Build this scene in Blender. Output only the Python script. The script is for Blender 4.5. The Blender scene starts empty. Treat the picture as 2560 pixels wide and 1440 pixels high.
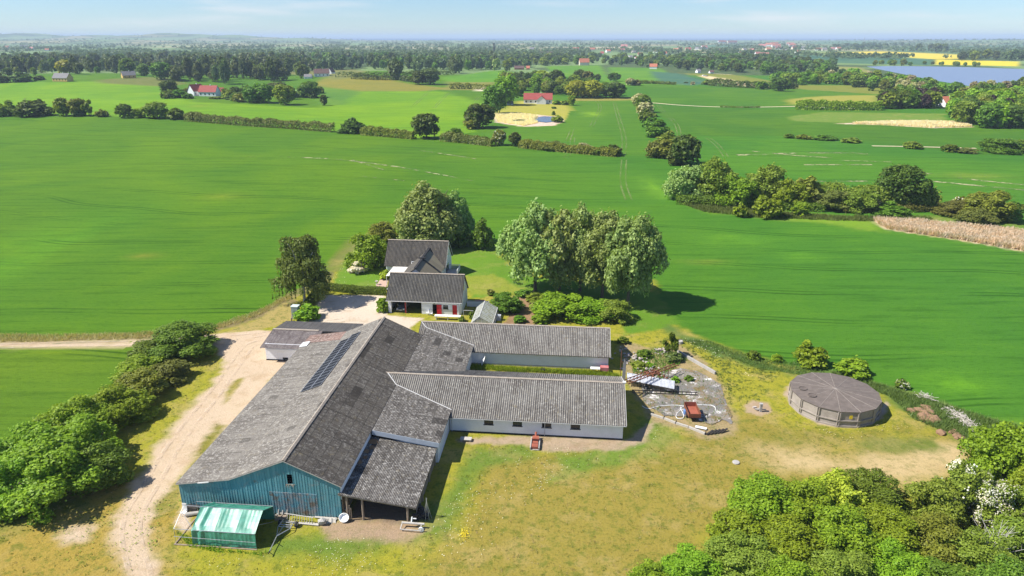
import bpy, bmesh, math, random
import numpy as np
from mathutils import Vector, Matrix
R = math.radians
rnd = random.Random(7)
scene = bpy.context.scene
COL = scene.collection

# ------------------------------------------------------------------ survey
# the place was measured from the photo: camera 50 m above the yard, looking north and down
FPX, HZ, CAMH = 1750.0, 91.0, 50.0
PITCH = math.atan((720 - HZ) / FPX)
CP, SP = math.cos(PITCH), math.sin(PITCH)
AX = R(5.4)                                   # heading of the long barn
CA, SA = math.cos(AX), math.sin(AX)

def ss(t):
    t = np.clip(t, 0, 1)
    return t * t * (3 - 2 * t)

def hgt(x, y):
    """terrain height in metres (works on numbers and arrays)"""
    f = ss((y - 190) / 170.0) * (1 - ss((y - 900) / 700.0))
    z = f * (1.5 * np.sin(x / 95 + 1.3) * np.sin(y / 120 + .4) + .8 * np.sin(x / 48 + y / 70))
    z = z + 10.0 * np.exp(-((x + 165) / 78) ** 2 - ((y - 905) / 62) ** 2)
    z = z + 5.0 * np.exp(-((x + 470) / 210) ** 2 - ((y - 870) / 120) ** 2)
    lk = ss((x - 380) / 150.0) * ss((y - 640) / 120.0)
    z = z * (1 - lk)
    far = 1 - 0.97 * ss((x + 3300) / 1900.0)
    rid = .78 + .14 * np.sin(x / 310.0 + 1) + .08 * np.sin(x / 127.0) + .05 * np.sin(x / 61.0 + 2)
    z = z + 84 * far * rid * np.exp(-((y - 8300) / 900.0) ** 2)
    z = z + 34 * (1 - ss((x + 3600) / 2200.0)) * (.8 + .2 * np.sin(x / 260.0)) * np.exp(-((y - 5600) / 500.0) ** 2)
    z = z + 22 * ss((x - 2300) / 1800.0) * np.exp(-((y - 6200) / 1500.0) ** 2)
    return z

def P(px, py):
    """ground point that the photo shows at pixel px, py"""
    u = (px - 1280) / FPX; v = (py - 720) / FPX
    d = (u, CP - v * SP, -(SP + v * CP))
    z = 0.0
    for _ in range(14):
        t = (CAMH - z) / -d[2]
        t = min(max(t, 1), 14000)
        z = .5 * z + .5 * float(hgt(d[0] * t, d[1] * t))
    t = min((CAMH - z) / -d[2], 14000)
    return Vector((d[0] * t, d[1] * t, float(hgt(d[0] * t, d[1] * t))))

def PPM(p):
    """photo pixels per metre at point p"""
    return FPX / (p.y * CP - (p.z - CAMH) * SP)

def B(U, V, Z=0.0):
    return Vector((U * CA + V * SA, -U * SA + V * CA, Z))

# ------------------------------------------------------------------ mesh helpers
class MB:
    def __init__(s): s.v = []; s.f = []; s.uv = {}
    def poly(s, pts, uv=None):
        i = len(s.v); s.v += [tuple(p) for p in pts]; s.f.append(tuple(range(i, i + len(pts))))
        if uv: s.uv[len(s.f) - 1] = uv
        return s
    def box(s, c, d, rz=0.0, M=None):
        x, y, z = d[0] / 2, d[1] / 2, d[2] / 2
        i = len(s.v)
        for a in ((-x, -y, -z), (x, -y, -z), (x, y, -z), (-x, y, -z), (-x, -y, z), (x, -y, z), (x, y, z), (-x, y, z)):
            p = Vector(a)
            if M is not None: p = M @ p
            elif rz: p = Vector((p.x * math.cos(rz) - p.y * math.sin(rz), p.x * math.sin(rz) + p.y * math.cos(rz), p.z))
            s.v.append(tuple(p + Vector(c)))
        for q in ((0, 3, 2, 1), (4, 5, 6, 7), (0, 1, 5, 4), (1, 2, 6, 5), (2, 3, 7, 6), (3, 0, 4, 7)):
            s.f.append(tuple(i + k for k in q))
        return s
    def beam(s, a, b, w, h):
        """rectangular bar from a to b"""
        a = Vector(a); b = Vector(b); t = (b - a); L = t.length; t.normalize()
        up = Vector((0, 0, 1)) if abs(t.z) < .95 else Vector((1, 0, 0))
        r = t.cross(up).normalized(); u = r.cross(t)
        M = Matrix((r, t, u)).transposed()
        return s.box((a + b) / 2, (w, L, h), M=M)
    def tube(s, a, b, r, r2=None, n=6, cap=True):
        a = Vector(a); b = Vector(b); r2 = r if r2 is None else r2
        t = (b - a).normalized(); up = Vector((0, 0, 1)) if abs(t.z) < .95 else Vector((1, 0, 0))
        e = t.cross(up).normalized(); g = e.cross(t); i = len(s.v)
        for c, q in ((a, r), (b, r2)):
            for k in range(n):
                w = 2 * math.pi * k / n
                s.v.append(tuple(c + e * math.cos(w) * q + g * math.sin(w) * q))
        for k in range(n):
            s.f.append((i + k, i + (k + 1) % n, i + n + (k + 1) % n, i + n + k))
        if cap: s.f.append(tuple(i + n + k for k in range(n))); s.f.append(tuple(i + n - 1 - k for k in range(n)))
        return s
    def path(s, pts, r, n=6):
        for a, b in zip(pts[:-1], pts[1:]): s.tube(a, b, r, n=n)
        return s
    def prism(s, pts, off):
        """polygon pts extruded by vector off"""
        off = Vector(off); i = len(s.v); n = len(pts)
        s.v += [tuple(p) for p in pts] + [tuple(Vector(p) + off) for p in pts]
        s.f.append(tuple(range(i, i + n))[::-1]); s.f.append(tuple(range(i + n, i + 2 * n)))
        for k in range(n): s.f.append((i + k, i + (k + 1) % n, i + n + (k + 1) % n, i + n + k))
        return s
    def lathe(s, c, prof, n=24):
        i = len(s.v); m = len(prof)
        for k in range(n):
            w = 2 * math.pi * k / n
            for r, z in prof: s.v.append((c[0] + r * math.cos(w), c[1] + r * math.sin(w), c[2] + z))
        for k in range(n):
            for j in range(m - 1):
                a = i + k * m + j; b = i + ((k + 1) % n) * m + j
                s.f.append((a, b, b + 1, a + 1))
        return s
    def wheel(s, c, axis, r, w, n=16):
        a = Vector(axis).normalized() * (w / 2); c = Vector(c)
        return s.tube(c - a, c + a, r, n=n)
    def corr(s, O, ud, vd, u0, u1, vlo, vhi, pitch=.177, amp=.028, k=6, thick=.07):
        """wavy sheet: waves follow v, u runs along the eave; vlo / vhi are numbers or functions of u"""
        O = Vector(O); ud = Vector(ud).normalized(); vd = Vector(vd).normalized(); nn = ud.cross(vd).normalized()
        if nn.z < 0: nn = -nn
        fl = vlo if callable(vlo) else (lambda u: vlo); fh = vhi if callable(vhi) else (lambda u: vhi)
        m = max(2, int((u1 - u0) / pitch * k)); i = len(s.v); uvs = []
        for j in range(m + 1):
            u = u0 + (u1 - u0) * j / m; h = amp * math.cos(2 * math.pi * u / pitch)
            for v in (fl(u), fh(u)):
                s.v.append(tuple(O + ud * u + vd * v + nn * h)); uvs.append((u, v))
        for j in range(m):
            a = i + 2 * j; s.f.append((a, a + 2, a + 3, a + 1))
            s.uv[len(s.f) - 1] = [uvs[2 * j], uvs[2 * j + 2], uvs[2 * j + 3], uvs[2 * j + 1]]
        c = [O + ud * u0 + vd * fl(u0), O + ud * u1 + vd * fl(u1), O + ud * u1 + vd * fh(u1), O + ud * u0 + vd * fh(u0)]
        s.prism([p - nn * (amp + .004 + thick) for p in c], nn * thick)
        return s
    def build(s, name, mat, parent=None, smooth=False, loc=None, rz=0.0):
        me = bpy.data.meshes.new(name); me.from_pydata(s.v, [], s.f); me.update()
        if s.uv:
            ul = me.uv_layers.new(name='UVMap')
            for p in me.polygons:
                u = s.uv.get(p.index)
                if u:
                    for k, li in enumerate(p.loop_indices): ul.data[li].uv = u[k]
        if smooth: me.polygons.foreach_set('use_smooth', [True] * len(me.polygons))
        bm = bmesh.new(); bm.from_mesh(me); bmesh.ops.recalc_face_normals(bm, faces=bm.faces); bm.to_mesh(me); bm.free()
        if mat: me.materials.append(mat)
        o = bpy.data.objects.new(name, me); COL.objects.link(o)
        if parent: o.parent = parent
        if loc is not None: o.location = loc
        if rz: o.rotation_euler.z = rz
        return o

def tag(o, label=None, cat=None, group=None, kind=None):
    if label: o['label'] = label
    if cat: o['category'] = cat
    if group: o['group'] = group
    if kind: o['kind'] = kind
    return o

def thing(name, label, cat, loc, rz=0.0, group=None):
    o = bpy.data.objects.new(name, None); COL.objects.link(o); o.location = loc; o.rotation_euler = (0, 0, rz)
    o.empty_display_size = .5
    return tag(o, label, cat, group)

def copy_tree(o, parent=None):
    c = o.copy(); COL.objects.link(c)
    if parent: c.parent = parent
    for ch in [x for x in bpy.data.objects if x.parent == o]: copy_tree(ch, c)
    return c

# ------------------------------------------------------------------ materials
class NT:
    def __init__(s, name):
        s.m = bpy.data.materials.new(name); s.m.use_nodes = True; s.t = s.m.node_tree; s.t.nodes.clear()
        s.out = s.n('ShaderNodeOutputMaterial')
    def n(s, ty, **kw):
        x = s.t.nodes.new(ty)
        for k, v in kw.items(): setattr(x, k, v)
        return x
    def l(s, a, b): s.t.links.new(a, b)
    def val(s, sock, v):
        if hasattr(v, 'links') or isinstance(v, bpy.types.NodeSocket): s.l(v, sock)
        else:
            if isinstance(v, (tuple, list)) and len(v) == 3 and sock.type == 'RGBA': v = (*v, 1)
            sock.default_value = v
    def noise(s, scale, vec=None, detail=3, rough=.55, dist=0):
        x = s.n('ShaderNodeTexNoise'); x.inputs['Scale'].default_value = scale; x.inputs['Detail'].default_value = detail
        x.inputs['Roughness'].default_value = rough; x.inputs['Distortion'].default_value = dist
        if vec is not None: s.l(vec, x.inputs['Vector'])
        return x.outputs['Fac']
    def ramp(s, fac, lo, hi, c0=0.0, c1=1.0):
        x = s.n('ShaderNodeMapRange'); x.interpolation_type = 'SMOOTHSTEP'
        s.l(fac, x.inputs['Value']); x.inputs['From Min'].default_value = lo; x.inputs['From Max'].default_value = hi
        x.inputs['To Min'].default_value = c0; x.inputs['To Max'].default_value = c1
        return x.outputs['Result']
    def mix(s, fac, a, b, mode='MIX'):
        x = s.n('ShaderNodeMix', data_type='RGBA', blend_type=mode)
        s.val(x.inputs[0], fac); s.val(x.inputs[6], a); s.val(x.inputs[7], b)
        return x.outputs[2]
    def math(s, op, a, b=0.0):
        x = s.n('ShaderNodeMath', operation=op); s.val(x.inputs[0], a); s.val(x.inputs[1], b); return x.outputs[0]
    def mapping(s, vec, scale=(1, 1, 1), rot=(0, 0, 0), loc=(0, 0, 0)):
        x = s.n('ShaderNodeMapping'); x.inputs['Scale'].default_value = scale; x.inputs['Rotation'].default_value = rot
        x.inputs['Location'].default_value = loc; s.l(vec, x.inputs['Vector']); return x.outputs[0]
    def bump(s, h, strength=.5, dist=.05):
        x = s.n('ShaderNodeBump'); x.inputs['Strength'].default_value = strength; x.inputs['Distance'].default_value = dist
        s.l(h, x.inputs['Height']); return x.outputs[0]
    def pr(s, col, rough=.8, metal=0.0, bump=None, spec=.3, **kw):
        x = s.n('ShaderNodeBsdfPrincipled'); s.val(x.inputs['Base Color'], col); s.val(x.inputs['Roughness'], rough)
        x.inputs['Metallic'].default_value = metal; x.inputs['Specular IOR Level'].default_value = spec
        for k, v in kw.items(): s.val(x.inputs[k], v)
        if bump is not None: s.l(bump, x.inputs['Normal'])
        s.l(x.outputs[0], s.out.inputs[0]); return x
    def obj(s): return s.n('ShaderNodeTexCoord').outputs['Object']
    def pos(s): return s.n('ShaderNodeNewGeometry').outputs['Position']
    def uv(s): return s.n('ShaderNodeTexCoord').outputs['UV']

def weathered(name, col, dirt, amount=.5, scale=1.2, rough=.8, metal=0.0, spec=.3, bump=.2, fine=12):
    t = NT(name); v = t.pos()
    a = t.noise(scale, v, 5, .65); b = t.noise(fine, v, 4, .7)
    f = t.math('ADD', t.math('MULTIPLY', a, .65), t.math('MULTIPLY', b, .35))
    c = t.mix(t.ramp(f, .42, .68, 0, amount), col, dirt)
    c = t.mix(t.ramp(b, .3, .7, 0, .25), c, tuple(x * .75 for x in col))
    t.pr(c, rough, metal, t.bump(b, bump, .02), spec); return t.m

M = {}
def roof_mat(name, base, dark, light, lichen=.35, sheet=(1.1, 1.6), patch=.05, seam=.5, warm=(.25, .2, .1)):
    """old fibre cement sheets: each sheet its own tone, seams, lichen and moss"""
    t = NT(name); uv = t.uv(); p = t.pos()
    br = t.n('ShaderNodeTexBrick'); t.l(uv, br.inputs['Vector'])
    br.offset = 0; br.inputs['Scale'].default_value = 1; br.inputs['Brick Width'].default_value = sheet[0]
    br.inputs['Row Height'].default_value = sheet[1]; br.inputs['Mortar Size'].default_value = .035
    br.inputs['Mortar Smooth'].default_value = .3
    br.inputs['Color1'].default_value = (0, 0, 0, 1); br.inputs['Color2'].default_value = (1, 1, 1, 1)
    br.inputs['Mortar'].default_value = (.5, .5, .5, 1)
    n1 = t.noise(.30, p, 5, .65); n2 = t.noise(2.6, p, 6, .78); n3 = t.noise(7, p, 4, .75)
    c = t.mix(t.ramp(n1, .35, .68), base, dark)
    tone = t.n('ShaderNodeRGBToBW'); t.l(br.outputs['Color'], tone.inputs[0])
    c = t.mix(t.math('MULTIPLY', tone.outputs[0], .35), c, dark)
    li = t.math('MULTIPLY', t.ramp(n2, .50, .60), t.ramp(n1, .30, .60, lichen, lichen * 2.2))
    c = t.mix(li, c, light)
    c = t.mix(t.ramp(t.noise(1.4, p, 6, .75), .56, .68, 0, .45), c, warm)
    c = t.mix(t.ramp(n3, .52, .64, 0, .6), c, tuple(x * .35 for x in dark))
    st = t.noise(1.0, t.mapping(uv, (2.2, .16, 1)), 5, .7); c = t.mix(t.ramp(st, .48, .66, 0, .55), c, tuple(x * .6 for x in dark)); c = t.mix(t.ramp(st, .46, .30, 0, .35), c, tuple(x * .85 for x in light))
    c = t.mix(t.ramp(tone.outputs[0], 1 - patch, 1 - patch + .012, 0, .75), c, tuple(x * .45 for x in dark))
    c = t.mix(t.math('MULTIPLY', br.outputs['Fac'], seam), c, (.03, .028, .026))
    t.pr(c, .92, 0, t.bump(n2, .35, .03), .15); return t.m

def leaf_mat(name, c1, c2, tr=.32):
    t = NT(name)
    g = t.n('ShaderNodeNewGeometry'); oi = t.n('ShaderNodeObjectInfo')
    c = t.mix(g.outputs['Random Per Island'], c1, c2)
    n = t.noise(.5, g.outputs['Position'], 2, .5)
    c = t.mix(t.ramp(n, .35, .65, 0, .5), c, tuple(x * f for x, f in zip(c2, (1.35, 1.2, .9))))
    hs = t.n('ShaderNodeHueSaturation'); t.l(c, hs.inputs['Color'])
    t.l(t.ramp(oi.outputs['Random'], 0, 1, .475, .52), hs.inputs['Hue'])
    t.l(t.ramp(oi.outputs['Random'], 0, 1, .85, 1.15), hs.inputs['Value'])
    c = hs.outputs[0]
    d = t.n('ShaderNodeBsdfPrincipled'); t.l(c, d.inputs['Base Color']); d.inputs['Roughness'].default_value = .55
    d.inputs['Specular IOR Level'].default_value = .25
    tl = t.n('ShaderNodeBsdfTranslucent'); t.l(t.mix(1.0, c, (1.25, 1.3, .55), 'MULTIPLY'), tl.inputs[0])
    mx = t.n('ShaderNodeMixShader'); mx.inputs[0].default_value = tr
    t.l(d.outputs[0], mx.inputs[1]); t.l(tl.outputs[0], mx.inputs[2]); t.l(mx.outputs[0], t.out.inputs[0])
    return t.m

def flat_mat(name, col, rough=.6, metal=0.0, spec=.4):
    t = NT(name); n = t.noise(6, t.pos(), 4, .6)
    t.pr(t.mix(t.ramp(n, .35, .7, 0, .3), col, tuple(x * .7 for x in col)), rough, metal, None, spec); return t.m

M['roof_sunlit'] = roof_mat('roof_sunlit', (0.234, 0.215, 0.185), (0.133, 0.119, 0.104), (0.390, 0.369, 0.326), .38, (1.1, 1.25), .03, .25)  # west slope of the barn, paler base for its sunlit side
M['roof_shaded'] = roof_mat('roof_shaded', (0.117, 0.104, 0.087), (0.073, 0.064, 0.055), (0.332, 0.313, 0.275), .22, (2.4, 1.18), .05, .75)  # same sheets on the east slope, its shade put into a darker base
M['roof_ext'] = roof_mat('roof_ext', (0.173, 0.158, 0.139), (0.099, 0.088, 0.076), (0.386, 0.366, 0.327), .5, (1.1, 1.4), .07, .5)
M['roof_stable'] = roof_mat('roof_stable', (0.223, 0.209, 0.185), (0.137, 0.124, 0.109), (0.396, 0.383, 0.342), .3, (1.1, 2.4), .0, .12)
M['roof_garage'] = roof_mat('roof_garage', (0.119, 0.113, 0.101), (0.085, 0.080, 0.071), (0.255, 0.243, 0.218), .15, (1.1, 2.4), .0, .1)
M['roof_house'] = roof_mat('roof_house', (0.114, 0.103, 0.090), (0.076, 0.070, 0.063), (0.247, 0.225, 0.180), .12, (1.1, 2.4), .0, .3)
M['roof_red_moss'] = roof_mat('roof_red_moss', (0.288, 0.189, 0.152), (0.176, 0.118, 0.099), (0.400, 0.315, 0.274), .5, (1.1, 1.25), .0, .2)
M['roof_shed'] = roof_mat('roof_shed', (0.264, 0.229, 0.213), (0.160, 0.130, 0.122), (0.400, 0.362, 0.327), .3, (1.1, 2.0), .0, .3)
M['felt'] = roof_mat('felt', (.11, .105, .1), (.075, .07, .068), (.2, .19, .18), .1, (1.0, 9), .0, .8)
M['ridge'] = weathered('ridge_mortar', (.36, .31, .25), (.17, .12, .08), .7, 2.5)
M['white'] = weathered('white_render', (.80, .81, .82), (.62, .62, .6), .45, .8, .85)
M['white_trim'] = weathered('white_trim', (.62, .61, .59), (.5, .49, .46), .5, 3, .6)
M['tar'] = weathered('black_tar', (.02, .02, .022), (.06, .055, .05), .4)
M['red'] = weathered('red_paint', (.55, .02, .03), (.4, .02, .025), .4, 2, .5)
M['darkred'] = weathered('dark_red_paint', (.28, .025, .02), (.2, .02, .02), .4, 2, .5)
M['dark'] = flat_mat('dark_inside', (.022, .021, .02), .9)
M['glass'] = flat_mat('dark_glass', (.02, .024, .028), .12, 0, .6)
M['wood'] = weathered('old_wood', (.30, .235, .17), (.14, .11, .085), .6, 3)
M['greywood'] = weathered('grey_wood', (.47, .44, .39), (.26, .24, .21), .6, 4)
M['concrete'] = weathered('concrete', (.40, .38, .35), (.22, .2, .18), .6, 1.5)
M['rust'] = weathered('rust', (.20, .07, .035), (.09, .04, .03), .7, 3, .85)
M['rust_red'] = weathered('rusty_red_paint', (.33, .10, .06), (.2, .055, .035), .6, 1.2, .75)
M['steel'] = weathered('galvanised', (.50, .51, .52), (.3, .29, .28), .6, 3, .45, .6)
M['black_steel'] = weathered('black_steel', (.035, .033, .03), (.09, .06, .04), .5, 3, .6)
M['rubber'] = flat_mat('rubber', (.025, .025, .025), .8)
M['bark'] = weathered('bark', (.15, .115, .085), (.07, .05, .04), .6, 2.5)
M['birchbark'] = weathered('birch_bark', (.6, .57, .52), (.1, .09, .08), .8, 2.0)
M['stone'] = weathered('rubble_stone', (.45, .40, .36), (.3, .22, .19), .6, .7)
M['plastic_white'] = flat_mat('white_plastic', (.82, .82, .8), .4)
M['grey_box'] = weathered('grey_cabinet', (.28, .33, .32), (.2, .23, .22), .4, 2, .5)
# ------------------------------------------------------------------ ground colours, laid out as land use
GREEN1 = (.064, .156, .009); GREEN2 = (.049, .155, .015); GREENL = (.115, .245, .012); GREEND = (.040, .120, .035)
DRY = (.31, .225, .045); DRYG = (.275, .258, .026); SAND = (.50, .385, .265); LAWN = (.115, .215, .018)
OLIVE = (.17, .19, .028); BLUEG = (.055, .135, .085); RAPE = (.56, .46, .05); STRAW = (.50, .39, .21); REED = (.60, .46, .36)
ROUGH = (.090, .150, .030)
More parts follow.
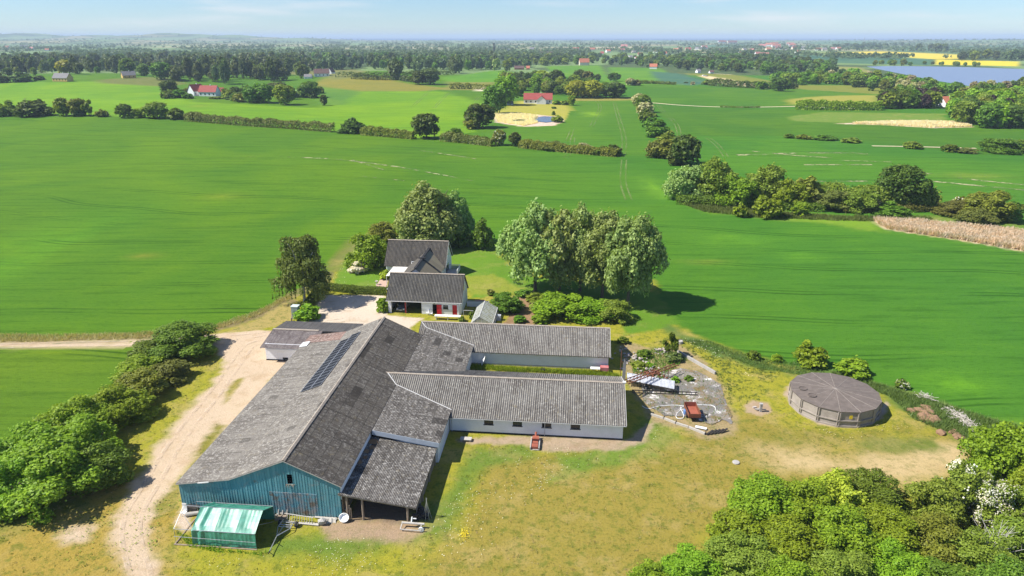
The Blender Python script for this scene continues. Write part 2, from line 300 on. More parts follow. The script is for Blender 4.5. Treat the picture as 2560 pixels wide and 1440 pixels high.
# name, polygon in photo pixels, colour, (crop, soil, meadow), edge softness in metres
REG = [
 ('meadow', [(-260,1215),(0,1172),(110,1120),(330,960),(345,868),(340,846),(440,838),(545,820),(640,788),(722,742),(800,712),(845,650),(895,592),(1000,552),(1180,588),(1245,622),(1640,700),(1640,735),(1560,770),(1690,812),(1770,850),(1880,890),(1960,915),(2120,945),(2230,975),(2330,1005),(2480,1052),(2700,1110),(2900,1560),(-300,1560)], DRYG, (0,0,1), 2.0),
 ('meadow', [(-260,1290),(60,1265),(300,1190),(420,1180),(470,1300),(420,1560),(-300,1560)], DRY, (0,.15,1), 4.0),
 ('meadow', [(1180,1120),(1560,1110),(1700,1100),(1900,1000),(2000,1090),(2250,1110),(2380,1090),(2420,1180),(2300,1240),(1950,1260),(1800,1330),(1700,1560),(1000,1560),(1120,1330)], (.255,.205,.04), (0,.1,1), 5.0),
 ('rough_grass', [(1640,800),(1790,860),(1880,895),(1960,918),(2060,925),(2180,955),(2330,1000),(2480,1048),(2700,1110),(2700,1190),(2470,1170),(2380,1085),(2280,1050),(2210,985),(2060,955),(1900,930),(1800,890),(1700,850)], ROUGH, (0,0,.5), 2.5),
 ('meadow', [(1630,1095),(1840,1085),(1960,1060),(2120,1075),(2260,1050),(2330,1075),(2280,1100),(2000,1125),(1800,1130),(1660,1170)], (.21,.185,.032), (0,0,1), 4.0),
 ('bare_path', [(1900,1120),(2100,1130),(2370,1125),(2400,1165),(2290,1225),(2200,1215),(2080,1190),(1960,1175)], (.46,.345,.17), (0,.7,.6), 5.0),
 ('meadow', [(2090,1098),(2330,1100),(2360,1122),(2160,1128)], (.135,.165,.03), (0,0,.7), 2.0),
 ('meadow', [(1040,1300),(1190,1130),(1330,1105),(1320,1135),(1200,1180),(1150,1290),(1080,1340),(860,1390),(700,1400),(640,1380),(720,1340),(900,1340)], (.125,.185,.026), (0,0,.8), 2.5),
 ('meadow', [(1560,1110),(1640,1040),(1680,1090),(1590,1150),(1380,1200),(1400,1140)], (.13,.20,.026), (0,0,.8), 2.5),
 ('meadow', [(0,1150),(60,1180),(230,1240),(200,1290),(0,1330)], (.16,.175,.035), (0,0,.8), 3.0),
 ('lawn', [(830,720),(845,668),(895,592),(1000,556),(1240,622),(1260,700),(1300,735),(1180,745),(1170,690),(960,690),(955,735)], LAWN, (0,0,.35), 1.0),
 ('lawn', [(1160,690),(1240,685),(1330,720),(1280,740),(1175,735)], (.21,.245,.03), (0,0,.6), 1.5),
 ('lawn', [(1230,625),(1330,690),(1640,730),(1700,810),(1560,840),(1545,770),(1340,735),(1240,690)], (.10,.20,.016), (0,0,.4), 1.5),
 ('verge', [(-200,846),(0,843),(150,841),(340,838),(540,816),(640,784),(720,738),(745,752),(640,800),(545,828),(340,852),(0,860),(-200,862)], (.21,.165,.075), (0,0,1), 1.2),
 ('verge', [(715,735),(800,700),(835,650),(880,600),(900,585),(905,592),(860,650),(815,715),(725,748)], (.17,.16,.055), (0,0,1), .8),
 ('verge', [(-200,868),(345,864),(345,874),(-200,884)], (.18,.165,.06), (0,0,1), .8),
 ('meadow', [(560,832),(640,800),(720,752),(745,790),(700,812),(640,826)], (.33,.26,.085), (0,.1,1), 1.0),
 ('soil', [(1240,830),(1270,790),(1290,735),(1340,742),(1345,800),(1330,835)], (.27,.165,.095), (0,.7,.4), 1.0),
 ('gravel_drive', [(-300,862),(0,858),(150,853),(345,850),(540,834),(640,826),(690,828),(700,900),(560,905),(530,862),(345,867),(150,872),(0,876),(-300,882)], SAND, (0,1,0), .6),
 ('gravel_drive', [(690,830),(760,800),(810,738),(962,738),(968,788),(1060,795),(1030,815),(1010,845),(900,960),(700,960)], (.54,.45,.345), (0,1,0), .5),
 ('gravel_drive', [(575,860),(560,925),(500,985),(440,1050),(395,1105),(372,1160),(330,1225),(285,1290),(270,1330),(300,1380),(330,1420),(335,1560),(400,1560),(385,1400),(370,1350),(385,1300),(440,1240),(452,1195),(500,1140),(570,1075),(650,1000),(705,930),(760,890),(700,850)], SAND, (0,1,.12), 1.6),
 ('gravel_drive', [(140,1345),(190,1322),(225,1330),(215,1358),(160,1362)], (.50,.385,.27), (0,.8,.5), 1.8),
 ('meadow', [(455,1190),(490,1130),(545,1060),(560,1065),(500,1160),(450,1245),(400,1290),(390,1270)], (.20,.18,.035), (0,.2,1), 1.2),
 ('meadow', [(560,990),(590,950),(605,945),(580,990),(562,1010)], (.28,.235,.06), (0,.4,1), .8),
 ('soil', [(790,1310),(850,1300),(1040,1300),(1075,1320),(1020,1350),(900,1350),(820,1345)], (.33,.235,.15), (0,.8,.4), 1.0),
 ('soil', [(870,1300),(1010,1312),(1100,1110),(950,1085)], (.20,.15,.10), (0,.8,.1), .6),  # bare floor under the lean-to, coloured darker for the shade in there
 ('soil', [(1140,1098),(1330,1088),(1560,1098),(1640,1050),(1620,1100),(1560,1125),(1360,1128),(1300,1110),(1180,1112)], (.36,.27,.18), (0,.8,.5), .8),
 ('soil', [(1860,1015),(1880,1000),(1920,1008),(1932,1030),(1900,1040),(1868,1030)], (.38,.28,.19), (0,.9,.2), .5),
 ('soil', [(1958,985),(1975,960),(1985,1000),(2040,1040),(2110,1060),(2190,1040),(2215,1000),(2222,1015),(2200,1050),(2130,1070),(2050,1062),(1990,1025)], (.40,.31,.23), (0,.9,.2), .5),
 ('soil', [(440,1290),(470,1250),(480,1320),(450,1330)], (.5,.4,.3), (0,.9,.2), .6),
 ('soil', [(1545,850),(1630,870),(1700,860),(1790,930),(1840,1040),(1838,1088),(1770,1098),(1620,1048),(1570,960)], (.31,.235,.12), (0,.6,.8), 1.2),
 # ---- beyond the near field
 ('crop_field', [(-300,872),(345,868),(330,960),(200,1010),(100,1100),(0,1172),(-300,1220)], (.082,.162,.010), (1,0,0), 1.0),
 ('crop_field', [(0,290),(0,205),(120,206),(300,203),(400,212),(480,255),(800,270),(900,226),(1100,228),(1215,258),(1190,330),(1050,345),(840,328),(470,296)], GREENL, (1,0,0), 3),
 ('crop_field', [(-700,300),(-700,206),(0,205),(0,290)], GREENL, (1,0,0), 3),
 ('pasture', [(240,200),(410,192),(470,210),(400,216),(250,208)], (.13,.15,.035), (0,0,.3), 4),
 ('pasture', [(780,214),(800,196),(960,192),(1130,222),(1050,228),(900,228)], (.19,.185,.03), (.4,0,.3), 4),
 ('crop_field', [(790,215),(900,228),(860,262),(800,262)], (.085,.19,.025), (1,0,0), 4),
 ('lawn', [(1245,276),(1300,252),(1420,254),(1428,270),(1415,300),(1385,300),(1300,285),(1235,284)], (.33,.31,.05), (0,0,.4), 2),
 ('pasture', [(1110,225),(1215,226),(1235,205),(1180,195),(1120,205)], (.19,.19,.04), (0,0,.5), 4),
 ('sandy_ground', [(1188,224),(1215,216),(1240,217),(1222,227),(1200,228)], (.68,.58,.45), (0,.6,0), 2),
 ('reed_ground', [(1228,284),(1300,283),(1400,292),(1410,302),(1385,314),(1310,317),(1240,306)], REED, (0,.3,.5), 2),
 ('crop_field', [(1200,333),(1400,322),(1440,262),(1430,250),(1590,250),(1600,300),(1625,360),(1610,392),(1540,385),(1300,362),(1200,350)], (.060,.158,.013), (1,0,0), 2),
 ('pasture', [(1430,246),(1590,243),(1600,250),(1430,252)], (.24,.22,.05), (0,.2,.5), 2),
 ('crop_field', [(1590,212),(1700,214),(1960,222),(2200,236),(2210,262),(1960,268),(1760,264),(1630,258),(1590,240)], (.060,.156,.013), (1,0,0), 3),
 ('crop_field', [(1630,262),(1760,268),(1960,272),(2200,275),(2390,300),(2560,318),(2900,330),(2900,420),(2560,388),(2460,386),(2000,340),(1700,340)], (.054,.144,.012), (1,0,0), 3),
 ('pasture', [(1980,262),(1965,250),(2060,240),(2190,238),(2195,262)], (.28,.27,.045), (0,0,.4), 3),
 ('pasture', [(1960,292),(2060,280),(2360,285),(2370,305),(2130,308),(1990,303)], (.13,.21,.03), (0,0,.5), 4),
 ('reed_ground', [(2085,309),(2210,304),(2300,303),(2410,306),(2432,318),(2330,320),(2200,312)], REED, (0,.4,.3), 2),
 ('crop_field', [(1540,220),(1520,168),(1650,170),(1720,213),(1600,213)], (.085,.21,.018), (1,0,0), 4),
 ('crop_field', [(1625,178),(1700,184),(1790,207),(1720,214),(1650,205)], BLUEG, (1,0,0), 4),
 ('crop_field', [(1360,166),(1500,163),(1545,222),(1480,195),(1410,192)], (.085,.21,.018), (1,0,0), 4),
 ('crop_field', [(1100,195),(1240,176),(1290,180),(1240,205),(1130,205)], (.08,.215,.015), (1,0,0), 4),
 ('pasture', [(700,180),(880,172),(960,186),(900,192),(830,200)], (.16,.17,.05), (0,0,.3), 6),
 ('pasture', [(1700,183),(1830,186),(1930,202),(1925,208),(1840,204)], OLIVE, (0,0,.3), 4),
 ('bare_path', [(1745,189),(1770,190),(1870,206),(1930,217),(1900,219),(1820,211)], (.58,.46,.27), (.3,.5,0), 3),
 ('pasture', [(1960,212),(2160,214),(2260,224),(2200,236),(1985,222)], OLIVE, (0,0,.3), 4),
 ('pasture', [(2085,166),(2150,168),(2190,184),(2120,190),(2095,182)], (.22,.23,.06), (0,0,.3), 5),
 ('crop_field', [(1940,142),(2080,136),(2340,150),(2325,163),(2110,158),(1980,152)], BLUEG, (1,0,0), 6),
 ('rape_field', [(2068,131),(2200,128),(2398,137),(2396,147),(2330,147.5),(2200,139),(2090,134)], RAPE, (.5,0,0), 5),
 ('rape_field', [(2338,148),(2440,151),(2548,154),(2546,166),(2440,163),(2338,162)], (.55,.47,.03), (.5,0,0), 5),
 ('crop_field', [(2210,128),(2240,118),(2560,108),(2900,104),(2900,140),(2560,140),(2400,136)], (.075,.15,.075), (1,0,0), 8),
 ('crop_field', [(2020,106),(2060,102),(2200,104),(2210,110),(2030,112)], (.075,.16,.06), (1,0,0), 12),
 ('crop_field', [(1710,113),(1880,110),(1890,116),(1720,119)], (.07,.15,.08), (1,0,0), 12),
 ('bare_path', [(1395,118),(1610,117),(1610,120),(1395,121)], (.42,.36,.22), (0,.4,0), 12),
 ('bare_path', [(970,119),(1130,118),(1130,120),(970,121)], (.40,.36,.22), (0,.4,0), 12),
 ('pasture', [(220,107),(310,104),(305,110),(230,112)], (.16,.22,.1), (0,0,0), 20),
 ('pasture', [(100,112),(200,110),(190,118),(90,119)], (.16,.24,.1), (0,0,0), 20),
 ('pasture', [(380,116),(520,114),(520,118),(390,120)], (.30,.30,.14), (0,0,0), 20),
 ('pasture', [(690,113),(800,112),(800,115),(690,116)], (.34,.32,.18), (0,0,0), 20),
 ('pasture', [(480,92.5),(720,91.5),(720,93),(500,95)], (.25,.26,.14), (0,0,0), 60),
 ('crop_field', [(1560,258),(1592,248),(1600,262),(1570,266)], (.060,.157,.013), (1,0,0), 3),
 ('reed_ground', [(2185,552),(2300,558),(2450,574),(2560,585),(2800,604),(2800,668),(2560,628),(2400,600),(2215,572)], REED, (0,.3,.5), 1.2),
 ('rough_grass', [(1690,505),(1900,525),(2100,540),(2200,550),(2185,560),(2215,580),(2000,552),(1780,535)], (.15,.26,.02), (0,0,.4), 4),
 ('rough_grass', [(2185,548),(2340,540),(2560,560),(2560,588),(2400,572)], (.13,.20,.03), (0,0,.6), 3),
]
PATCH = [  # lighter / yellower drifts in the crops: centre px, size px, colour, strength
 (40, 640, 330, 260, (.075, .20, .012), .8), (560, 490, 130, 20, (.13, .20, .02), .5), (360, 640, 90, 14, (.19, .20, .03), .5),
 (1640, 470, 70, 60, (.11, .26, .02), .7), (1850, 600, 260, 40, (.085, .22, .016), .7), (2000, 640, 120, 30, (.10, .25, .016), .6),
 (1760, 655, 150, 12, (.16, .22, .03), .6), (2400, 960, 260, 60, (.09, .24, .014), .7), (2520, 1060, 200, 30, (.13, .25, .02), .6),
 (1480, 285, 60, 14, (.14, .28, .02), .8), (800, 300, 300, 20, (.09, .22, .015), .4), (250, 250, 300, 25, (.13, .27, .02), .5),
 (1000, 330, 200, 12, (.12, .27, .02), .5), (2100, 355, 260, 14, (.075, .2, .02), .5), (2440, 440, 200, 16, (.13, .21, .035), .6),
 (1900, 880, 200, 30, (.085, .22, .016), .5), (500, 265, 60, 8, (.25, .27, .03), .6), (1240, 300, 50, 8, (.16, .28, .02), .5),
]

def inside(poly, x, y):
    """signed distance, + inside"""
    n = len(poly); ins = np.zeros(x.shape, bool); d2 = np.full(x.shape, 1e18)
    for i in range(n):
        x1, y1 = poly[i]; x2, y2 = poly[(i + 1) % n]
        c = (y1 > y) != (y2 > y)
        with np.errstate(divide='ignore', invalid='ignore'):
            xi = (x2 - x1) * (y - y1) / ((y2 - y1) if y2 != y1 else 1e-9) + x1
        ins ^= c & (x < xi)
        L2 = (x2 - x1) ** 2 + (y2 - y1) ** 2 + 1e-9
        t = np.clip(((x - x1) * (x2 - x1) + (y - y1) * (y2 - y1)) / L2, 0, 1)
        d2 = np.minimum(d2, (x - x1 - t * (x2 - x1)) ** 2 + (y - y1 - t * (y2 - y1)) ** 2)
    return np.where(ins, 1, -1) * np.sqrt(d2)

_rng = np.random.default_rng(3)
_tab = _rng.random((256, 256))
def vnoise(x, y):
    xi = np.floor(x).astype(int); yi = np.floor(y).astype(int); fx = ss(x - xi); fy = ss(y - yi)
    a = _tab[xi & 255, yi & 255]; b = _tab[(xi + 1) & 255, yi & 255]; c = _tab[xi & 255, (yi + 1) & 255]; d = _tab[(xi + 1) & 255, (yi + 1) & 255]
    return (a * (1 - fx) + b * fx) * (1 - fy) + (c * (1 - fx) + d * fx) * fy
def fbm(x, y): return (vnoise(x, y) * .5 + vnoise(x * 2.1 + 7, y * 2.1 + 3) * .3 + vnoise(x * 4.3 + 1, y * 4.3 + 9) * .2) - .5

RW = [(n, [tuple(P(*q).xy) for q in pl], c, w, s) for n, pl, c, w, s in REG]
PW = []
for cx, cy, w, h, c, s in PATCH:
    a = P(cx, cy); l = (P(cx + w / 2, cy) - P(cx - w / 2, cy)).length / 2; k = (P(cx, cy - h / 2) - P(cx, cy + h / 2)).length / 2
    PW.append((a.x, a.y, l, k, c, s))
NAMES = ['crop_field'] + sorted({r[0] for r in RW} - {'crop_field'})

def landuse(x, y, cell):
    col = np.empty(x.shape + (3,)); wt = np.zeros(x.shape + (3,)); rid = np.zeros(x.shape, int)
    lr = ss((x + 60) / 160.0)[..., None]
    col[:] = np.array(GREEN1) * (1 - lr) + np.array(GREEN2) * lr; wt[..., 0] = 1
    m = y > 1000                                                     # far land: mixed woods and leys
    col[m] = (.05, .095, .035); wt[m] = (0, 0, .6)
    pat = np.clip(.5 + 3.2 * fbm(x / 330.0, y / 520.0), 0, 1)
    k = (m & (pat > .62)); col[k] = (.15, .24, .085)
    k = (m & (y > 2300) & (pat < .13)); col[k] = (.27, .26, .13)
    b0 = .0022 * y
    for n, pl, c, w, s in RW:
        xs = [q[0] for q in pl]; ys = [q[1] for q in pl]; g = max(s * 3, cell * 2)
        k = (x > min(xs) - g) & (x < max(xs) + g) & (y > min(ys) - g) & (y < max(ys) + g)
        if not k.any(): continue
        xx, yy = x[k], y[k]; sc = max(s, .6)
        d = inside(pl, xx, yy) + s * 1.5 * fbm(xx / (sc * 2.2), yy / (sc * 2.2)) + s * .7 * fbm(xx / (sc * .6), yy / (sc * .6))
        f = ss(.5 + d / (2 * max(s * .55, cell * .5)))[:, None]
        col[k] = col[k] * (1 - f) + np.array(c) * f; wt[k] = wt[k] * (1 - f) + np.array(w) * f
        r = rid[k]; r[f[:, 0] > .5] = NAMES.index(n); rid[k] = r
    for a, b, l, q, c, s in PW:
        k = (abs(x - a) < 3 * l) & (abs(y - b) < 3 * q)
        if not k.any(): continue
        f = (1.25 * s * np.exp(-((x[k] - a) / l) ** 2 * 1.5 - ((y[k] - b) / q) ** 2 * 1.5) * np.clip(.75 + 1.4 * fbm(x[k] / (l * .3), y[k] / (q * .3)), 0, 1.3) * wt[k][:, 0])[:, None]
        f = np.clip(f, 0, 1); col[k] = col[k] * (1 - f) + np.array(c) * f
    return col, wt, rid

# ---- ground material
t = NT('ground'); p = t.pos()
ca = t.n('ShaderNodeAttribute', attribute_name='Col'); wa = t.n('ShaderNodeAttribute', attribute_name='wt')
sp = t.n('ShaderNodeSeparateColor'); t.l(wa.outputs['Color'], sp.inputs[0])
crop, soil, mead = sp.outputs[0], sp.outputs[1], sp.outputs[2]
c = ca.outputs['Color']
row = t.mapping(p, (.05, .5, 1), (0, 0, R(6)))
fine = t.mapping(p, (.5, 2.2, 1), (0, 0, R(6)))
nA = t.noise(.011, p, 4, .6, 1.0); nB = t.noise(1.0, row, 5, .7, .4); nC = t.noise(1.6, fine, 4, .75)
c = t.mix(t.math('MULTIPLY', crop, t.ramp(nA, .35, .66, 0, .6)), c, t.mix(1.0, c, (1.7, 1.3, .8), 'MULTIPLY'))
c = t.mix(t.math('MULTIPLY', crop, t.ramp(nB, .50, .66, 0, .7)), c, t.mix(1.0, c, (.60, .68, .62), 'MULTIPLY'))
c = t.mix(t.math('MULTIPLY', crop, t.ramp(nB, .48, .30, 0, .55)), c, t.mix(1.0, c, (1.45, 1.22, 1.0), 'MULTIPLY'))
c = t.mix(t.math('MULTIPLY', crop, t.ramp(nC, .50, .66, 0, .75)), c, t.mix(1.0, c, (.55, .62, .55), 'MULTIPLY'))
wv = t.n('ShaderNodeSeparateXYZ'); t.l(t.mapping(p, (1, 1, 1), (0, 0, R(7))), wv.inputs[0])
ph = t.math('FRACT', t.math('ADD', t.math('DIVIDE', wv.outputs[1], 17.0), t.math('MULTIPLY', t.noise(.006, p, 2, .5), 5.0)))
ln = t.math('MULTIPLY', t.math('ADD', t.math('LESS_THAN', ph, .035), t.math('LESS_THAN', t.math('ABSOLUTE', t.math('SUBTRACT', ph, .12)), .018)), t.ramp(t.noise(.03, p, 3, .6), .38, .58))
c = t.mix(t.math('MULTIPLY', crop, t.math('MULTIPLY', ln, 1.0)), c, t.mix(1.0, c, (.5, .6, .5), 'MULTIPLY'))
m1 = t.noise(.16, p, 7, .66, .2); m2 = t.noise(.75, p, 8, .78, .1); m3 = t.noise(3.2, p, 5, .75)
c = t.mix(t.math('MULTIPLY', mead, t.ramp(m1, .48, .64, 0, .50)), c, (.36, .27, .10))
c = t.mix(t.math('MULTIPLY', mead, t.ramp(m2, .48, .62, 0, .62)), c, (.085, .125, .014))
c = t.mix(t.math('MULTIPLY', mead, t.ramp(m3, .52, .66, 0, .60)), c, t.mix(1.0, c, (.38, .44, .35), 'MULTIPLY'))
c = t.mix(t.math('MULTIPLY', mead, t.ramp(m3, .46, .30, 0, .45)), c, t.mix(1.0, c, (1.45, 1.35, 1.25), 'MULTIPLY'))
s1 = t.noise(.35, p, 6, .65, .5); s2 = t.noise(2.4, p, 5, .72)
c = t.mix(t.math('MULTIPLY', soil, t.ramp(s1, .50, .66, 0, .45)), c, t.mix(1.0, c, (.72, .64, .52), 'MULTIPLY'))
c = t.mix(t.math('MULTIPLY', soil, t.ramp(s2, .57, .70, 0, .6)), c, (.17, .15, .07))
c = t.mix(t.math('MULTIPLY', soil, t.ramp(s2, .45, .30, 0, .3)), c, t.mix(1.0, c, (1.25, 1.25, 1.25), 'MULTIPLY'))
h = t.math('ADD', t.math('MULTIPLY', m3, 1.0), t.math('MULTIPLY', nC, .6))
bp = t.n('ShaderNodeBump'); bp.inputs['Distance'].default_value = .25; bp.inputs['Strength'].default_value = .55; t.l(h, bp.inputs['Height'])
t.pr(c, .95, 0, bp.outputs[0], .08); M['ground'] = t.m

_used = {}
def grid(x0, x1, y0, y1, st, hole=None):
    nx = int(round((x1 - x0) / st)); ny = int(round((y1 - y0) / st))
    X, Y = np.meshgrid(np.linspace(x0, x1, nx + 1), np.linspace(y0, y1, ny + 1)); Z = hgt(X, Y)
    col, wt, rid = landuse(X, Y, st)
    micro = np.where(wt[..., 2] > .2, .10, .03) * fbm(X / 1.1, Y / 1.1) * (st < 1)
    Z = Z + micro
    idx = np.arange((nx + 1) * (ny + 1)).reshape(ny + 1, nx + 1)
    q = np.stack([idx[:-1, :-1], idx[:-1, 1:], idx[1:, 1:], idx[1:, :-1]], -1).reshape(-1, 4)
    fr = rid[:-1, :-1].reshape(-1); cx = X[:-1, :-1].reshape(-1) + st / 2; cy = Y[:-1, :-1].reshape(-1) + st / 2
    if hole is not None:
        k = ~((cx > hole[0]) & (cx < hole[1]) & (cy > hole[2]) & (cy < hole[3])); q = q[k]; fr = fr[k]
    V = np.stack([X, Y, Z], -1).reshape(-1, 3)
    for r in np.unique(fr):
        f = q[fr == r]; u, inv = np.unique(f, return_inverse=True)
        _used.setdefault(NAMES[r], []).append((V[u], inv.reshape(-1, 4), col.reshape(-1, 3)[u], wt.reshape(-1, 3)[u]))

N0 = (-66, 84, 40, 150); N1 = (-264, 328, 40, 520); N2 = (-960, 1280, 40, 2440)
grid(*N0, .4); grid(*N1, 2, N0); grid(*N2, 8, N1); grid(-7200, 6400, 40, 10440, 80, N2)

def raw_mesh(name, V, F, mat):
    me = bpy.data.meshes.new(name); n = len(V); m = len(F); kk = F.shape[1]
    me.vertices.add(n); me.vertices.foreach_set('co', np.asarray(V, np.float32).ravel())
    me.loops.add(m * kk); me.loops.foreach_set('vertex_index', F.astype(np.int32).ravel())
    me.polygons.add(m); me.polygons.foreach_set('loop_start', np.arange(0, m * kk, kk, dtype=np.int32))
    me.update(calc_edges=True)
    if mat: me.materials.append(mat)
    return me

for nm, parts in _used.items():
    off = 0; VV, FF, CC, WW = [], [], [], []
    for V, F, C_, W_ in parts: VV.append(V); FF.append(F + off); CC.append(C_); WW.append(W_); off += len(V)
    V = np.concatenate(VV); F = np.concatenate(FF); me = raw_mesh(nm, V, F, M['ground'])
    for an, A in (('Col', np.concatenate(CC)), ('wt', np.concatenate(WW))):
        at = me.attributes.new(an, 'FLOAT_COLOR', 'POINT'); at.data.foreach_set('color', np.c_[A, np.ones(len(A))].astype(np.float32).ravel())
    me.polygons.foreach_set('use_smooth', [True] * len(me.polygons))
    o = bpy.data.objects.new(nm, me); COL.objects.link(o); tag(o, kind='structure')

# ---- water
def water(name, px, col, rough, z=.12, bs=.6, sc=.5):
    pts = [P(*q) for q in px]; zz = max(float(hgt(q.x, q.y)) for q in pts) + z if name == 'pond' else z
    b = MB(); b.poly([(q.x, q.y, zz) for q in pts])
    t = NT(name); v = t.mapping(t.pos(), (.35, 1, 1)); n = t.noise(sc, v, 4, .6)
    t.pr(t.mix(t.ramp(n, .35, .7, 0, .35), col, tuple(q * .7 for q in col)), rough, 0, t.bump(n, bs, .4), .5)
    return tag(b.build(name, t.m), kind='structure')
water('lake', [(2166,166.5),(2230,165),(2330,166),(2420,168),(2560,172.5),(2760,178),(2900,250),(2560,232),(2500,226),(2430,216),(2340,202),(2260,186),(2200,174)], (.17,.23,.33), .5, bs=.9)
water('pond', [(1332,303),(1342,294),(1360,291),(1388,292),(1398,299),(1390,304),(1365,307)], (.05,.06,.07), .08, .1, .15)
b = MB(); b.poly([(-30000,10300,-1.5),(30000,10300,-1.5),(60000,52000,-1.5),(-60000,52000,-1.5)])
t = NT('sea'); t.pr((.015,.07,.22), .6, 0, t.bump(t.noise(.01, t.pos(), 3), .3, 2), .3)
tag(b.build('sea', t.m), kind='structure')

# ---- wheel tracks and bare streaks drilled into the crop
t = NT('track_soil'); v = t.pos(); n = t.noise(.35, v, 5, .7); n2 = t.noise(.09, v, 3, .6)
TRK = t.mix(t.ramp(n, .40, .60), (.10, .19, .03), (.36, .32, .17))
pb = t.n('ShaderNodeBsdfPrincipled'); t.l(TRK, pb.inputs['Base Color']); pb.inputs['Roughness'].default_value = .95
tp = t.n('ShaderNodeBsdfTransparent'); mx = t.n('ShaderNodeMixShader')
t.l(t.math('MULTIPLY', t.ramp(n2, .36, .60), t.ramp(n, .34, .54)), mx.inputs[0]); t.l(tp.outputs[0], mx.inputs[1]); t.l(pb.outputs[0], mx.inputs[2]); t.l(mx.outputs[0], t.out.inputs[0])
M['track'] = t.m
t = NT('wheel_track'); v = t.pos(); n = t.noise(.5, v, 4, .7); n2 = t.noise(.03, v, 3, .6)
pb = t.n('ShaderNodeBsdfPrincipled'); t.l(t.mix(t.ramp(n, .4, .65), (.12, .22, .03), (.32, .30, .12)), pb.inputs['Base Color']); pb.inputs['Roughness'].default_value = .95
tp = t.n('ShaderNodeBsdfTransparent'); mx = t.n('ShaderNodeMixShader'); t.l(t.ramp(n2, .35, .6, .1, .55), mx.inputs[0]); t.l(tp.outputs[0], mx.inputs[1]); t.l(pb.outputs[0], mx.inputs[2]); t.l(mx.outputs[0], t.out.inputs[0]); M['track2'] = t.m
def strip(name, px, w, lift=.05, mat=None, off=0.0, n=10):
    pts = [P(*q) for q in px]; fine = []
    for i in range(len(pts) - 1):
        a = pts[max(i - 1, 0)]; b = pts[i]; c = pts[i + 1]; d = pts[min(i + 2, len(pts) - 1)]
        for k in range(n):
            u = k / n
            fine.append(.5 * ((2 * b) + (c - a) * u + (2 * a - 5 * b + 4 * c - d) * u * u + (3 * b - a - 3 * c + d) * u ** 3))
    fine.append(pts[-1]); mb = MB(); L = []; Q = []
    for i, q in enumerate(fine):
        d = (fine[min(i + 1, len(fine) - 1)] - fine[max(i - 1, 0)]); d.z = 0; d.normalize(); s = Vector((-d.y, d.x, 0))
        for arr, k in ((L, off + w / 2), (Q, off - w / 2)):
            e = q + s * k; arr.append((e.x, e.y, float(hgt(e.x, e.y)) + lift))
    for i in range(len(fine) - 1): mb.poly([Q[i], Q[i + 1], L[i + 1], L[i]])
    return tag(mb.build(name, mat or M['track']), kind='structure')
for px in ([(1478,318),(1500,270),(1492,252)], [(1556,392),(1560,345),(1545,290),(1536,256)], [(1415,395),(1428,372),(1432,345)], [(1700,350),(1690,310),(1660,280),(1645,262)],
           [(1572,500),(1558,455),(1560,400)], [(1815,392),(1795,365),(1770,345)], [(1030,268),(1060,240),(1085,218)], [(1085,270),(1130,225)], [(1180,262),(1200,240)], [(1420,352),(1432,320)]):
    strip('wheel_track', px, .55, off=-1.0, mat=M['track2']); strip('wheel_track', px, .55, off=1.0, mat=M['track2'])
for px, w in (([(700,392),(760,394),(860,400),(1000,418)], 1.6), ([(1000,418),(1120,440),(1180,452)], 1.2), ([(1045,376),(1110,385),(1190,397)], 1.4), ([(540,394),(640,392)], .8),
              ([(1840,388),(1960,384),(2100,382),(2170,385)], 3.0), ([(1880,378),(1980,388),(2080,395)], 2.0), ([(2010,412),(2180,412)], 1.8), ([(2030,454),(2170,453)], 1.6), ([(2300,450),(2420,462),(2560,475)], 2.2),
              ([(2290,430),(2440,450),(2560,462)], 1.8), ([(2060,400),(2230,405)], 1.2), ([(880,400),(960,425)], 1.0), ([(900,440),(1010,452)], .7),
              ([(130,860),(300,852)], .3)):
    strip('bare_streak', px, w)
t = NT('wheel_rut'); v = t.pos(); pb = t.n('ShaderNodeBsdfPrincipled'); pb.inputs['Base Color'].default_value = (.60, .48, .35, 1); pb.inputs['Roughness'].default_value = .95
tp = t.n('ShaderNodeBsdfTransparent'); mx = t.n('ShaderNodeMixShader'); t.l(t.ramp(t.noise(.5, v, 5, .7), .40, .62, 0, .42), mx.inputs[0]); t.l(tp.outputs[0], mx.inputs[1]); t.l(pb.outputs[0], mx.inputs[2]); t.l(mx.outputs[0], t.out.inputs[0]); M['rut'] = t.m
for off in (-.85, .85):
    strip('wheel_rut', [(690,850),(630,862),(596,900),(536,985),(474,1062),(424,1132),(382,1205),(335,1285),(328,1350),(352,1440),(365,1500)], .5, .09, M['rut'], off)
    strip('wheel_rut', [(-200,871),(0,866),(150,862),(345,858),(500,848),(640,838),(760,815),(860,800)], .5, .09, M['rut'], off)
M['path'] = weathered('sandy_path', (.60, .48, .33), (.42, .36, .2), .6, .3, .95)
strip('farm_path', [(1600,255),(1640,258),(1700,263),(1780,267),(1880,268),(1990,266)], 3.0, .08, M['path'])
strip('farm_path', [(2180,365),(2290,367),(2440,371)], 2.2, .08, M['path'])
strip('farm_path', [(1990,266),(2090,270),(2170,272)], 2.0, .08, M['path'])
strip('farm_path', [(1785,184),(1830,187)], 4.0, .08, M['path'])
